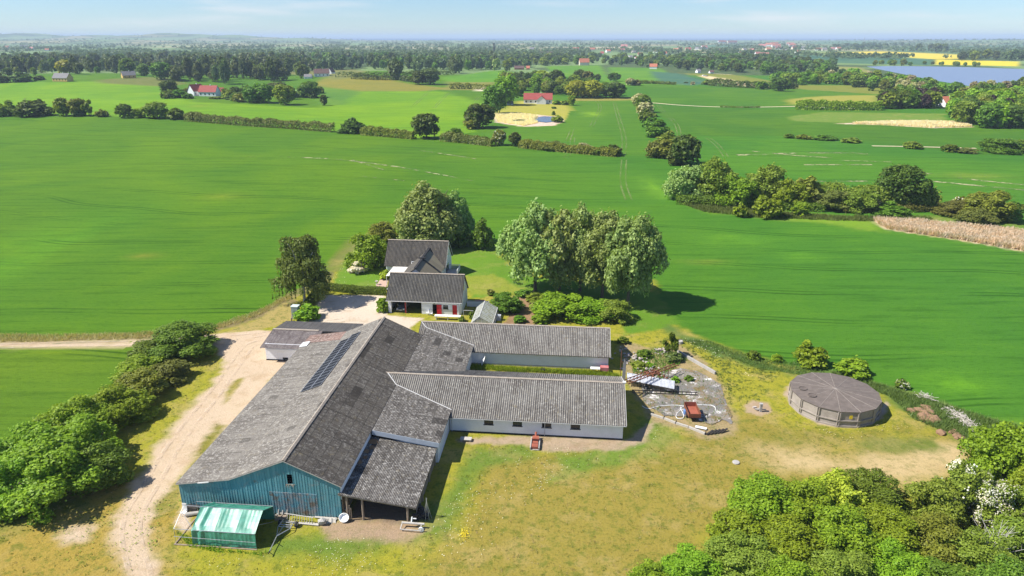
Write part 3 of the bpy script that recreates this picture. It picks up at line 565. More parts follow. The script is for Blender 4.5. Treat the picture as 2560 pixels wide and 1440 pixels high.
# ------------------------------------------------------------------ farm buildings (farm frame: U right along the gables, V away)
def _ray(px, py):
    u = (px - 1280) / FPX; v = (py - 720) / FPX
    d = (u, CP - v * SP, -(SP + v * CP)); return (d[0] * CA - d[1] * SA, d[0] * SA + d[1] * CA, d[2])
def onV(px, py, V): d = _ray(px, py); t = V / d[1]; return d[0] * t, CAMH + d[2] * t
def onZ(px, py, Z=0.0): d = _ray(px, py); t = (Z - CAMH) / d[2]; return d[0] * t, d[1] * t
class Farm:
    def __init__(s, name, label, cat, U, V, group=None):
        s.U, s.V = U, V; s.e = thing(name, label, cat, B(U, V), -AX, group)
    def q(s, U, V, Z): return Vector((U - s.U, V - s.V, Z))
    def bx(s, mb, U0, U1, V0, V1, Z0, Z1): return mb.box(s.q((U0 + U1) / 2, (V0 + V1) / 2, (Z0 + Z1) / 2), (abs(U1 - U0), abs(V1 - V0), abs(Z1 - Z0)))
def sub(name, mb, mat, par, label=None):
    o = mb.build(name, mat, par)
    if label: o['label'] = label
    return o
def wall_with_holes(F, mb, U0, U1, Z0, Z1, V0, V1, holes):
    """wall in the U-Z plane between V0 and V1, holes = [(u0,u1,z0,z1)]"""
    us = sorted({U0, U1} | {h[0] for h in holes} | {h[1] for h in holes})
    for a, b in zip(us[:-1], us[1:]):
        hs = sorted([h for h in holes if h[0] <= a + 1e-6 and h[1] >= b - 1e-6], key=lambda h: h[2]); z = Z0
        for h in hs:
            if h[2] > z + 1e-4: F.bx(mb, a, b, V0, V1, z, h[2])
            z = h[3]
        if z < Z1 - 1e-4: F.bx(mb, a, b, V0, V1, z, Z1)

# ---- blue barn cladding
t = NT('blue_boards'); v = t.pos(); a = t.noise(1.1, v, 5, .7); bn = t.noise(1.0, t.mapping(v, (9, 9, .8)), 4, .7); g = t.n('ShaderNodeNewGeometry')
c = t.mix(g.outputs['Random Per Island'], (.10, .275, .31), (.15, .34, .37))
c = t.mix(t.ramp(bn, .5, .72, 0, .6), c, (.05, .16, .21)); c = t.mix(t.ramp(a, .52, .70, 0, .6), c, (.26, .30, .30))
c = t.mix(t.ramp(t.noise(.5, v, 4, .6), .60, .70, 0, .6), c, (.20, .155, .12))
t.pr(c, .8, 0, t.bump(bn, .3, .02), .2); M['blue'] = t.m
t = NT('blue_grey_door'); v = t.pos(); a = t.noise(1.0, v, 5, .7); bn = t.noise(1.0, t.mapping(v, (9, 9, .8)), 4, .7)
c = t.mix(t.ramp(a, .38, .62), (.12, .29, .35), (.27, .26, .26)); c = t.mix(t.ramp(bn, .5, .7, 0, .5), c, (.1, .13, .15))
c = t.mix(t.ramp(t.noise(.7, v, 3, .6), .52, .64, 0, .8), c, (.16, .10, .06)); t.pr(c, .85, 0, None, .2); M['bluedoor'] = t.m

F = Farm('barn', 'long grey roofed barn with a weathered blue board gable and an open lean-to', 'barn', -34, 62); E = F.e
BR = [(-43.2, 3.45), (-37.0, 4.42), (-30.5, 7.2), (-24.35, 4.33), (-15.9, 2.93)]      # roof profile
def rz_(U):
    for (a, za), (b2, zb) in zip(BR[:-1], BR[1:]):
        if U <= b2: return za + (zb - za) * (U - a) / (b2 - a)
    return BR[-1][1]
b = MB(); d = MB(); u = -43.0; i = 0
wu, wz = onV(725, 1198, 62)
rr = random.Random(4)
while u < -24.6:
    u2 = min(u + .315, -24.6); dv = rr.uniform(-.012, .012); door = -32.9 < u < -27.55
    top = min(rz_(u), rz_(u2)) - .14; segs = [(0.12 + rr.uniform(0, .06), 1.45), (1.47, 3.0), (3.02, top)] if top > 3.2 else [(0.12, 1.45), (1.47, top)]
    for z0, z1 in segs:
        if z1 <= z0: continue
        if wu - .42 < u + .16 < wu + .42 and z1 > wz - .55:
            parts = [(z0, wz - .62), (wz + .62, z1)]
        else: parts = [(z0, z1)]
        for p0, p1 in parts:
            if p1 - p0 < .05: continue
            tgt = d if (door and p1 < 3.1) else b
            k = .05 if tgt is d else 0
            F.bx(tgt, u, u2 - .02, 61.97 - k + dv, 62.03 - k + dv, p0, p1)
            F.bx(tgt, u - .03, u + .03, 61.942 - k, 61.968 - k + dv, p0 + .01, p1 - .01)
    u = u2
sub('cladding', b, M['blue'], E); sub('barn_door', d, M['bluedoor'], E, 'patched grey-blue board door with brown rot at its foot')
b = MB(); F.bx(b, wu - .5, wu + .5, 61.93, 61.965, wz - .70, wz - .62)
for k in range(14): b.tube(F.q(wu - .45 + .06 * k, 61.9, wz - .6), F.q(wu - .5 + .07 * k + rr.uniform(-.2, .2), 61.7, wz - .7 + rr.uniform(-.3, .15)), .012, n=4)
sub('hayloft_sill', b, M['wood'], E)
b = MB()
F.bx(b, -43.0, -42.8, 62.1, 102.5, 0, 3.2)                                     # west wall
b.prism([F.q(-42.8, 102.3, 0), F.q(-24.5, 102.3, 0), F.q(-24.5, 102.3, 4.1), F.q(-30.5, 102.3, 6.9), F.q(-37, 102.3, 4.15), F.q(-42.8, 102.3, 3.2)], (0, .2, 0))
F.bx(b, -24.7, -24.5, 62.1, 73.5, 2.4, 4.0)
F.bx(b, -16.35, -16.15, 73.6, 81.2, 0, 2.75); F.bx(b, -16.35, -16.15, 94.2, 101.6, 0, 2.75)      # wing walls between the stables
F.bx(b, -24.5, -16.36, 73.55, 73.75, 0, 2.85)
sub('wall', b, M['white'], E)
b = MB(); F.bx(b, -42.4, -25.0, 64.5, 64.6, 0, 3.2); F.bx(b, -42.7, -24.8, 62.6, 101, .05, .1); sub('dark_shade_panel', b, M['dark'], E)  # near-black panels stand in for the shade inside the barn

def slope(name, U0, Z0, U1, Z1, V0, V1, mat, ov0=0, **kw):
    """corrugated slope from eave (U0,Z0) up to ridge (U1,Z1)"""
    mb = MB(); vd = Vector((U1 - U0, 0, Z1 - Z0)); L = vd.length
    mb.corr(F.q(U0, V0, Z0), (0, 1, 0), vd, 0, V1 - V0, 0, L, **kw); return sub(name, mb, mat, E)
slope('west_roof_slope', -37.0, 4.42, -30.5, 7.2, 61.75, 102.75, M['roof_sunlit'], amp=.024)
slope('low_roof_slope', -43.25, 3.44, -37.0, 4.40, 61.75, 99.4, M['roof_sunlit'], amp=.024)
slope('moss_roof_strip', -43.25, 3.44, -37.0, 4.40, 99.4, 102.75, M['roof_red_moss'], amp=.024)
slope('east_roof_slope', -24.3, 4.31, -30.5, 7.2, 61.75, 102.75, M['roof_shaded'], amp=.024)
mb = MB(); vd = Vector((-8.45, 0, 1.38)); L = vd.length                                   # wing roof: far edge follows the valley
mb.corr(F.q(-24.3, 73.35, 4.30), vd * -1, (0, 1, 0), 0, L, 0, lambda u: 105.5 - 73.35 - 3.2 * u / L, amp=.024)
mb2 = MB(); mb2.v = mb.v; mb2.f = mb.f; mb2.uv = mb.uv
o = sub('wing_roof', mb2, M['roof_ext'], E)
b = MB()
for k in range(46):
    v0 = 61.75 + k * .891; s_ = rr.uniform(-.015, .015)
    b.prism([F.q(-30.72, v0, 7.13 + s_), F.q(-30.5, v0, 7.26 + s_), F.q(-30.28, v0, 7.13 + s_), F.q(-30.28, v0, 7.19 + s_), F.q(-30.5, v0, 7.33 + s_), F.q(-30.72, v0, 7.19 + s_)], (0, .875, 0))
sub('ridge_cap', b, M['ridge'], E)
b = MB()                                                                         # verge boards, eave gutter edge
for (a, za), (c2, zc) in zip(BR[:3], BR[1:4]): b.beam(F.q(a, 61.74, za - .09), F.q(c2, 61.74, zc - .09), .03, .10)
sub('verge_board', b, M['greywood'], E)
b = MB(); b.beam(F.q(-40.6, 61.70, 3.86 - .14), F.q(-39.3, 61.70, 4.06 - .14), .05, .12)
sub('white_flashing', b, M['plastic_white'], E)
b = MB(); b.prism([F.q(-43.3, 98.0, 3.52), F.q(-42.1, 98.0, 3.71), F.q(-42.1, 99.8, 3.71), F.q(-43.3, 99.8, 3.52)], (0, 0, .02)); sub('white_roof_sheet', b, M['plastic_white'], E)
b = MB()
for k in range(16):
    v0 = rr.uniform(64, 101)
    b.beam(F.q(-24.35, v0, 4.36), F.q(-24.35, v0 + .02, 4.36), .02, .02)
# lean-to
mb = MB(); lz0, lz1 = 2.15, 3.36; vd = Vector((-8.55, 0, lz1 - lz0)); L = vd.length
def ragged(u): return .0
mb.corr(F.q(-16.25, 61.7, lz0), vd, (0, 1, 0), 0, L, lambda u: (.28 * (math.sin(u * 2.3) + math.sin(u * 5.1)) * .5 + .12 if 2.2 < u < 5.6 else 0.0), 11.85, amp=.024)
sub('lean_to_roof', mb, M['roof_ext'], E)
b = MB()
for (ua, va, ra) in ((-23.9, 72.4, .75), (-23.7, 71.2, .5), (-24.1, 70.2, .45), (-23.9, 69.0, .4), (-24.2, 67.9, .35)):
    b.poly([F.q(ua + ra * rr.uniform(.6, 1.1) * math.cos(k * .63) * .8, va + ra * rr.uniform(.7, 1.2) * math.sin(k * .63), lz0 + (-16.25 - (ua + ra * .8 * math.cos(k * .63))) * (lz1 - lz0) / 8.55 + .06) for k in range(10)])
sub('moss', b, weathered('brown_moss', (.22, .13, .06), (.12, .08, .04), .6, 2), E)['kind'] = 'stuff'
b = MB()
for U, V in ((-24.0, 62.1), (-22.25, 62.0), (-17.25, 61.95), (-16.5, 65.8), (-16.5, 69.6), (-16.5, 73.0)):
    b2 = MB(); b2.tube(F.q(U, V, 0), F.q(U, V, lz0 + (-16.25 - U) * (lz1 - lz0) / 8.55 - .12), .13, n=8); sub('post', b2, M['wood'], E)
b.beam(F.q(-24.8, 61.95, 3.12), F.q(-16.3, 61.95, 1.94), .14, .18); b.beam(F.q(-16.5, 61.8, 1.95), F.q(-16.5, 73.4, 1.95), .12, .2); sub('eave_beam', b, M['wood'], E)
b = MB()
for k in range(40): F.bx(b, -24.55, -24.5, 62.1 + k * .28, 62.1 + k * .28 + .26, 0, 3.1)
sub('inner_board_wall', b, M['wood'], E)
b = MB()
for k in range(36): F.bx(b, -16.62, -16.56, 63.2 + k * .28, 63.2 + k * .28 + .26, rr.uniform(0, .15), 1.85 + rr.uniform(-.1, 0))
sub('added_shade_wall', b, M['wood'], E)  # boards added to close the open side and darken the lean-to
b = MB(); b.beam(F.q(-24.3, 73.33, 4.0), F.q(-15.95, 73.33, 2.62), .04, .62); sub('fascia', b, weathered('pale_blue_fascia', (.42, .47, .52), (.3, .32, .34), .5), E)

# ---- solar panels on the west slope
se = Farm('solar_array', 'double row of dark solar panels low on the sunny side of the barn roof', 'solar panels', -34, 80)
vdir = Vector((6.5, 0, 2.78)).normalized(); nrm = Vector((-vdir.z, 0, vdir.x))
pu0, pv0 = onZ(772, 980, 4.95); pu1, pv1 = onZ(918, 833, 6.35)
n_ = 15; pv = (pv1 - pv0 - .05) / n_
t = NT('solar_cells'); v = t.obj(); br = t.n('ShaderNodeTexBrick'); t.l(t.uv(), br.inputs['Vector']); br.offset = 0
br.inputs['Scale'].default_value = 1; br.inputs['Brick Width'].default_value = .165; br.inputs['Row Height'].default_value = .165; br.inputs['Mortar Size'].default_value = .006
br.inputs['Color1'].default_value = (.014, .014, .016, 1); br.inputs['Color2'].default_value = (.018, .018, .021, 1); br.inputs['Mortar'].default_value = (.05, .05, .055, 1)
t.pr(br.outputs['Color'], .45, 0, None, .12); M['solar'] = t.m
for row in range(2):
    for k in range(n_ + (1 if row else 0)):
        v0 = pv0 + .1 + (k - (0 if not row else 0)) * pv; base = Vector((-36.55 + .0, 0, 4.42 + .45 * .428)) + vdir * (.25 + row * 1.62)
        o_ = se.q(base.x, v0, base.z) + nrm * .12; b = MB(); s_ = MB()
        wv = Vector((0, pv - .03, 0)); hv = vdir * 1.58
        for a_, b_ in ((o_, o_ + wv), (o_ + wv, o_ + wv + hv), (o_ + wv + hv, o_ + hv), (o_ + hv, o_)): b.beam(a_, b_, .045, .04)
        s_.poly([o_, o_ + wv, o_ + wv + hv, o_ + hv], [(0, 0), (pv, 0), (pv, 1.58), (0, 1.58)])
        fr = sub('solar_panel', b, M['steel'], se.e); sub('cells', s_, M['solar'], fr)

# ---- gable building helper: ridge along U
def gable(F, U0, U1, V0, Vr, V1, ze, zr, roofmat, rU0, rU1, rV0, rV1, ridgemat=None, pitch=.29, amp=.055):
    E = F.e; sl = (zr - ze) / (Vr - rV0); sl2 = (zr - ze) / (rV1 - Vr)
    m1 = MB(); m1.corr(F.q(rU0, rV0, ze), (1, 0, 0), (0, Vr - rV0, zr - ze), 0, rU1 - rU0, 0, math.hypot(Vr - rV0, zr - ze), pitch, amp)
    sub('roof', m1, roofmat, E)
    m2 = MB(); m2.corr(F.q(rU0, rV1, ze), (1, 0, 0), (0, Vr - rV1, zr - ze), 0, rU1 - rU0, 0, math.hypot(Vr - rV1, zr - ze), pitch, amp)
    sub('roof', m2, roofmat, E)
    b = MB(); n = int((rU1 - rU0) / 1.1)
    for k in range(n):
        a = rU0 + (rU1 - rU0) * k / n; w = (rU1 - rU0) / n - .015; j = rr.uniform(-.012, .012)
        b.prism([F.q(a, Vr - .2, zr - .05 + j), F.q(a, Vr, zr + .06 + j), F.q(a, Vr + .2, zr - .05 + j), F.q(a, Vr + .2, zr + .01 + j), F.q(a, Vr, zr + .12 + j), F.q(a, Vr - .2, zr + .01 + j)], (w, 0, 0))
    sub('ridge_cap', b, ridgemat or M['ridge'], E)
    # gable walls
    g = MB()
    for a in (U0, U1 - .25):
        g.prism([F.q(a, V0 + .25, 0), F.q(a, V1 - .25, 0), F.q(a, V1 - .25, ze + sl2 * (rV1 - V1 + .25) - .16), F.q(a, Vr, zr - .2), F.q(a, V0 + .25, ze + sl * (V0 + .25 - rV0) - .16)], (.25, 0, 0))
    return g, ze + sl * (V0 - rV0) - .15, ze + sl2 * (rV1 - V1) - .15

def window(F, U0, U1, V, Z0, Z1, fm=None, sill=True, bars=1):
    b = MB(); w = .06
    for a in ((U0, U1, Z0, Z0 + w), (U0, U1, Z1 - w, Z1), (U0, U0 + w, Z0 + w, Z1 - w), (U1 - w, U1, Z0 + w, Z1 - w)): F.bx(b, a[0], a[1], V + .06, V + .12, a[2], a[3])
    for k in range(bars): x = U0 + (U1 - U0) * (k + 1) / (bars + 1); F.bx(b, x - .02, x + .02, V + .065, V + .115, Z0 + w, Z1 - w)
    o = sub('window', b, fm or M['black_steel'], F.e)
    p = MB(); F.bx(p, U0 + w, U1 - w, V + .08, V + .1, Z0 + w, Z1 - w); sub('pane', p, M['glass'], o)
    if sill: s = MB(); F.bx(s, U0 - .08, U1 + .08, V - .09, V + .05, Z0 - .07, Z0); sub('sill', s, M['black_steel'], o)
    return o

# ---- front stable
F = Farm('stable', 'white stable wing with four dark windows below a long grey corrugated roof', 'stable', -4, 81); E = F.e
hol = []
for px in (1221, 1293, 1366, 1438):
    a, z = onV(px - 11, 1049 + (px - 1221) * .045, 81); c2, z2 = onV(px + 12, 1062 + (px - 1221) * .052, 81); hol.append((a, c2, max(z2, 1.0), min(z + .05, 1.98)))
g, zw, zb = gable(F, -16.1, 6.95, 81.0, 87.4, 93.8, 2.48, 5.1, M['roof_stable'], -26.2, 7.3, 80.35, 94.45)
wall_with_holes(F, g, -15.9, 6.95, .18, zw, 81.0, 81.25, hol); F.bx(g, -15.9, 6.95, 93.55, 93.8, .18, zb)
sub('wall', g, M['white'], E)
b = MB(); F.bx(b, -15.92, 6.98, 80.97, 81.23, 0, .18); F.bx(b, 6.72, 6.985, 81.23, 93.6, 0, .19); sub('plinth', b, M['tar'], E)
for h in hol: window(F, h[0], h[1], 81.0, h[2], h[3])
b = MB(); F.bx(b, -15.5, 6.6, 81.6, 81.65, .1, 2.2); sub('dark_shade_panel', b, M['dark'], E)  # near-black sheet behind the windows, painted as indoor shade
b = MB(); pts = [F.q(-25.95, 87.3, 5.13), F.q(-24.3, 85.35, 4.37), F.q(-15.85, 81.55, 2.98)]
b.beam(pts[0], pts[1], .09, .06); b.beam(pts[1], pts[2], .09, .06); sub('valley_trim', b, M['white_trim'], E)
b = MB()
for sgn, v in ((-1, 80.32), (1, 94.48)):
    b.beam(F.q(7.33, v, 2.44), F.q(7.33, 87.4, 5.10), .03, .2)
b.beam(F.q(7.05, 87.4, 5.2), F.q(7.5, 87.4, 5.2), .5, .12); sub('verge_board', b, M['white_trim'], E)
b = MB(); F.bx(b, -15.6, 7.3, 80.3, 80.33, 2.36, 2.44); sub('eave_board', b, M['white_trim'], E)
for U in (-15.75, -3.3):
    b = MB(); b.tube(F.q(U, 80.93, .1), F.q(U, 80.93, 2.25), .045); sub('downpipe', b, M['white_trim'], E)
# ---- back stable
F = Farm('stable', 'white stable wing with a windowless wall behind the grassy gap', 'stable', -6, 101.6); E = F.e
g, zw, zb = gable(F, -24, 5.75, 101.6, 106.9, 112.2, 2.42, 4.95, M['roof_stable'], -25.4, 6.05, 101.05, 112.75)
F.bx(g, -23.75, 5.75, 101.6, 101.85, .25, zw); F.bx(g, -23.75, 5.75, 111.95, 112.2, .25, zb); sub('wall', g, M['white'], E)
b = MB(); F.bx(b, -16, 5.78, 101.5, 101.88, 0, .25); sub('plinth', b, M['concrete'], E)
b = MB(); b.beam(F.q(-25.3, 106.7, 4.96), F.q(-24.3, 105.6, 4.42), .09, .06); b.beam(F.q(-24.3, 105.6, 4.42), F.q(-15.8, 102.3, 3.0), .09, .06); sub('valley_trim', b, M['white_trim'], E)
b = MB(); b.beam(F.q(6.07, 101.03, 2.38), F.q(6.07, 106.9, 4.93), .03, .16); b.beam(F.q(6.07, 112.77, 2.38), F.q(6.07, 106.9, 4.93), .03, .16); sub('verge_board', b, M['white_trim'], E)

# ---- shed west of the barn
F = Farm('shed', 'low white shed with rusty streaked corrugated roof beside the drive', 'shed', -46, 100); E = F.e
b = MB(); F.bx(b, -49.9, -43.3, 99.9, 100.1, .22, 2.95); F.bx(b, -49.9, -49.7, 100.1, 109.3, .22, 2.9); F.bx(b, -49.7, -36.3, 109.1, 109.3, .22, 2.8)
b.prism([F.q(-49.9, 100.1, 2.95), F.q(-49.9, 109.0, 2.9), F.q(-49.9, 104.2, 3.5)], (.2, 0, 0)); sub('wall', b, M['white'], E)
b = MB(); F.bx(b, -49.85, -43.4, 99.84, 99.9, 2.0, 2.35); sub('window_band', b, weathered('ribbed_plastic', (.5, .53, .58), (.35, .37, .42), .5), E)
b = MB(); F.bx(b, -49.93, -43.3, 99.86, 100.12, 0, .22); sub('plinth', b, M['tar'], E)
b = MB(); F.bx(b, -47.1, -46.2, 99.87, 99.9, .25, .6); sub('hatch', b, M['dark'], E)
m1 = MB(); m1.corr(F.q(-50.2, 98.75, 2.72), (1, 0, 0), (0, 5.45, .98), 0, 8.6, lambda u: max(0, (u - 6.9)) * 2.2, math.hypot(5.45, .98), .177, .03); sub('roof', m1, M['roof_shed'], E)
m1 = MB(); m1.corr(F.q(-50.2, 109.6, 2.95), (1, 0, 0), (0, -5.4, .70), 0, 13.9, 0, math.hypot(5.4, .7), .3, .012); sub('roof', m1, M['felt'], E, 'dark felt roof slope with parallel seams')
b = MB(); b.beam(F.q(-50.2, 104.2, 3.74), F.q(-42.3, 104.2, 3.74), .5, .06); sub('ridge_cap', b, M['ridge'], E)

# ---- garage
F = Farm('garage', 'white garage with a steep dark corrugated roof and bright red doors', 'garage', -28, 122.3); E = F.e
V0 = 122.3
g, zw, zb = gable(F, -35.45, -21.3, V0, 126.4, 130.5, 2.55, 6.8, M['roof_garage'], -35.75, -21.05, 122.05, 130.75)
hol = [(-34.8, -32.15, 0, 2.35), (-31.9, -28.9, 0, 2.35), (-26.8, -25.95, 0, 2.05), (-24.72, -23.75, 1.18, 1.98), (-22.95, -22.05, 0, 2.02)]
wall_with_holes(F, g, -35.2, -21.55, 0, zw, V0, V0 + .25, hol); F.bx(g, -35.2, -21.55, 130.25, 130.5, 0, zb); F.bx(g, -28.9, -28.7, V0 + .25, 130.25, 0, 2.5)
sub('wall', g, M['white'], E)
b = MB(); F.bx(b, -32.15, -31.9, V0 - .03, V0 + .2, 0, 2.35); sub('bay_post', b, M['darkred'], E)
b = MB(); F.bx(b, -34.85, -28.9, V0 - .04, V0 - .005, 2.35, 2.5); sub('bay_lintel', b, M['darkred'], E)
b = MB(); F.bx(b, -35.1, -29.0, 128.9, 129.0, .03, 2.5); F.bx(b, -28.6, -21.6, 124.5, 124.6, .03, 2.5); sub('dark_shade_panel', b, M['dark'], E)  # near-black sheets at the back of bays and doors, painted as shade
b = MB(); F.bx(b, -25.93, -25.02, V0 - .10, V0 - .04, .04, 2.04); o = sub('door', b, M['red'], E, 'red door standing wide open against the wall'); b = MB(); F.bx(b, -25.2, -25.1, V0 - .16, V0 - .10, 1.0, 1.05); sub('handle', b, M['steel'], o)
b = MB(); F.bx(b, -22.95, -22.05, V0 + .05, V0 + .1, .02, 2.0); o = sub('door', b, M['red'], E, 'closed red door at the right end'); b = MB(); F.bx(b, -22.85, -22.75, V0 - .0, V0 + .05, 1.0, 1.05); sub('handle', b, M['steel'], o)
window(F, -24.72, -23.75, V0, 1.18, 1.98)
b = MB(); F.bx(b, -21.34, -21.27, 125.7, 126.6, 3.7, 4.9); sub('gable_window', b, M['glass'], E)
b = MB(); b.tube(F.q(-21.75, V0 - .06, .05), F.q(-21.75, V0 - .06, 2.4), .045); sub('downpipe', b, M['white_trim'], E)
b = MB(); F.bx(b, -35.75, -21.05, 121.93, 122.03, 2.46, 2.55); sub('gutter', b, M['white_trim'], E)
b = MB(); b.lathe(F.q(-26.4, V0 - .12, 2.2), [(.02, .12), (.12, 0), (.10, -.02)], 10); sub('wall_lamp', b, M['black_steel'], E)

# ---- farmhouse
F = Farm('farmhouse', 'white farmhouse with a steep brown-black roof behind the garage', 'house', -35, 143.2); E = F.e
g, zw, zb = gable(F, -41.4, -28.3, 143.2, 147.5, 151.8, 2.6, 7.3, M['roof_house'], -41.75, -28.0, 142.85, 152.15)
F.bx(g, -41.15, -28.55, 143.2, 143.45, 0, zw); F.bx(g, -41.15, -28.55, 151.55, 151.8, 0, zb)
sub('wall', g, M['white'], E)
b = MB(); b.beam(F.q(-27.98, 142.85, 2.5), F.q(-27.98, 147.5, 7.22), .03, .2); b.beam(F.q(-27.98, 152.15, 2.5), F.q(-27.98, 147.5, 7.22), .03, .2); sub('verge_board', b, M['white_trim'], E)
b = MB(); F.bx(b, -28.32, -28.27, 146.4, 147.6, 4.2, 5.6); sub('window', b, M['glass'], E)
for k in range(3):
    b = MB(); F.bx(b, -28.32, -28.27, 144.2 + k * 1.3, 145.3 + k * 1.3, .5, 2.3); sub('window', b, M['glass'], E)
su, sv = onZ(640 + 1520 * .2578, 560 + 308 * .2578, 5.0)
b = MB(); k = 4.7 / 4.65; zc = 2.6 + (sv - 142.85) * k
for du, dv2 in ((-.35, 0), (.35, 0)): b.beam(F.q(su + du, sv - .4, zc - .4 * k + .1), F.q(su + du, sv + .4, zc + .4 * k + .1), .08, .08)
for dv2 in (-.4, .4): b.beam(F.q(su - .35, sv + dv2, zc + dv2 * k + .1), F.q(su + .35, sv + dv2, zc + dv2 * k + .1), .08, .08)
o = sub('skylight', b, M['plastic_white'], E); b = MB(); b.poly([F.q(su - .35, sv - .4, zc - .4 * k + .09), F.q(su + .35, sv - .4, zc - .4 * k + .09), F.q(su + .35, sv + .4, zc + .4 * k + .09), F.q(su - .35, sv + .4, zc + .4 * k + .09)]); sub('pane', b, M['glass'], o)
# cross wing towards the garage
t = NT('brown_panels'); uv = t.uv(); br = t.n('ShaderNodeTexBrick'); t.l(uv, br.inputs['Vector']); br.offset = 0; br.inputs['Scale'].default_value = 1
br.inputs['Brick Width'].default_value = 1.6; br.inputs['Row Height'].default_value = 9; br.inputs['Mortar Size'].default_value = .03
br.inputs['Color1'].default_value = (.20, .17, .115, 1); br.inputs['Color2'].default_value = (.25, .22, .15, 1); br.inputs['Mortar'].default_value = (.07, .06, .045, 1)
t.pr(br.outputs['Color'], .4, 0, None, .4); M['brownpanel'] = t.m
zr2 = 5.8
for U, mat in ((-28.2, M['brownpanel']), (-36.2, M['roof_house'])):
    mb = MB(); mb.corr(F.q(U, 132.2, 2.75), (0, 1, 0), (-32.2 - U, 0, zr2 - 2.75), 0, 13.6, lambda u: max(0, (u - 10.6) * 1.55), math.hypot(-32.2 - U, zr2 - 2.75), .177, .018)
    sub('wing_roof', mb, mat, E)
b = MB(); b.beam(F.q(-32.2, 132.1, 5.88), F.q(-32.2, 138.6, 5.88), .5, .1); b.beam(F.q(-32.2, 138.9, 5.98), F.q(-32.2, 146.2, 5.98), .5, .12); b.beam(F.q(-32.9, 138.75, 6.0), F.q(-31.4, 138.75, 6.0), .55, .16)
sub('wing_ridge_cap', b, M['tar'], E)
b = MB(); b.beam(F.q(-32.1, 138.7, 5.84), F.q(-28.2, 138.7, 2.84), .75, .03); sub('dark_roof_band', b, M['tar'], E)
b = MB(); F.bx(b, -35.8, -28.6, 132.4, 132.6, 0, 2.8); F.bx(b, -35.8, -35.6, 132.6, 143.2, 0, 2.8); F.bx(b, -28.8, -28.6, 132.6, 143.2, 0, 2.8); b.prism([F.q(-35.8, 132.4, 2.8), F.q(-28.6, 132.4, 2.8), F.q(-32.2, 132.4, 5.6)], (0, .2, 0)); sub('wing_wall', b, M['white'], E)
b = MB(); pu, pv_ = onZ(1010, 676, 2.6)
for k in range(5): F.bx(b, -39.6 + k * .75, -38.9 + k * .75, 136.5, 142.8, 2.5 + .02, 2.56)
sub('porch_roof', b, weathered('cream_plastic', (.78, .74, .66), (.6, .56, .48), .4, 1, .5), E)
b = MB()
for U, V in ((-39.5, 136.6), (-36.1, 136.6)): F.bx(b, U - .05, U + .05, V - .05, V + .05, 0, 2.5)
sub('porch_post', b, M['plastic_white'], E)
b = MB(); F.bx(b, -28.25, -25.7, 143.8, 148.0, .55, .7)
sub('terrace_deck', b, M['greywood'], E)
b = MB()
for k in range(11): F.bx(b, -28.2 + k * .245, -28.12 + k * .245, 147.95, 148.0, .7, 1.7); 
for k in range(17): F.bx(b, -25.75, -25.7, 143.85 + k * .25, 143.93 + k * .25, .7, 1.7)
F.bx(b, -28.25, -25.68, 147.93, 148.02, 1.7, 1.78); F.bx(b, -25.77, -25.68, 143.8, 147.93, 1.7, 1.78); sub('railing', b, M['plastic_white'], E)
b = MB(); F.bx(b, -40.1, -39.7, 146.9, 147.3, 7.0, 7.5)

# ---- slurry tank
t = NT('tank_lid'); v = t.pos(); o_ = t.obj(); n1 = t.noise(1.2, v, 5, .65); n2 = t.noise(3.5, v, 4, .75)
c = t.mix(t.ramp(n1, .35, .65), (.155, .126, .106), (.112, .092, .078)); g = t.n('ShaderNodeNewGeometry'); c = t.mix(t.math('MULTIPLY', g.outputs['Random Per Island'], .25), c, (.19, .16, .135))
c = t.mix(t.ramp(n2, .66, .72, 0, .7), c, (.6, .58, .55)); t.pr(c, .75, 0, None, .25); M['lid'] = t.m
M['tankc'] = weathered('stained_concrete', (.36, .315, .27), (.20, .17, .14), .75, 1.1)
tc = Vector((46.05, 88.95, 0)); te = thing('slurry_tank', 'round concrete slurry tank with a segmented grey lid standing on the dry lawn', 'tank', tc, R(5))
N = 14; Rt = 5.85; top = 2.3; ap = 2.75
ang = lambda k: 2 * math.pi * (k + .15) / N - math.pi / 2
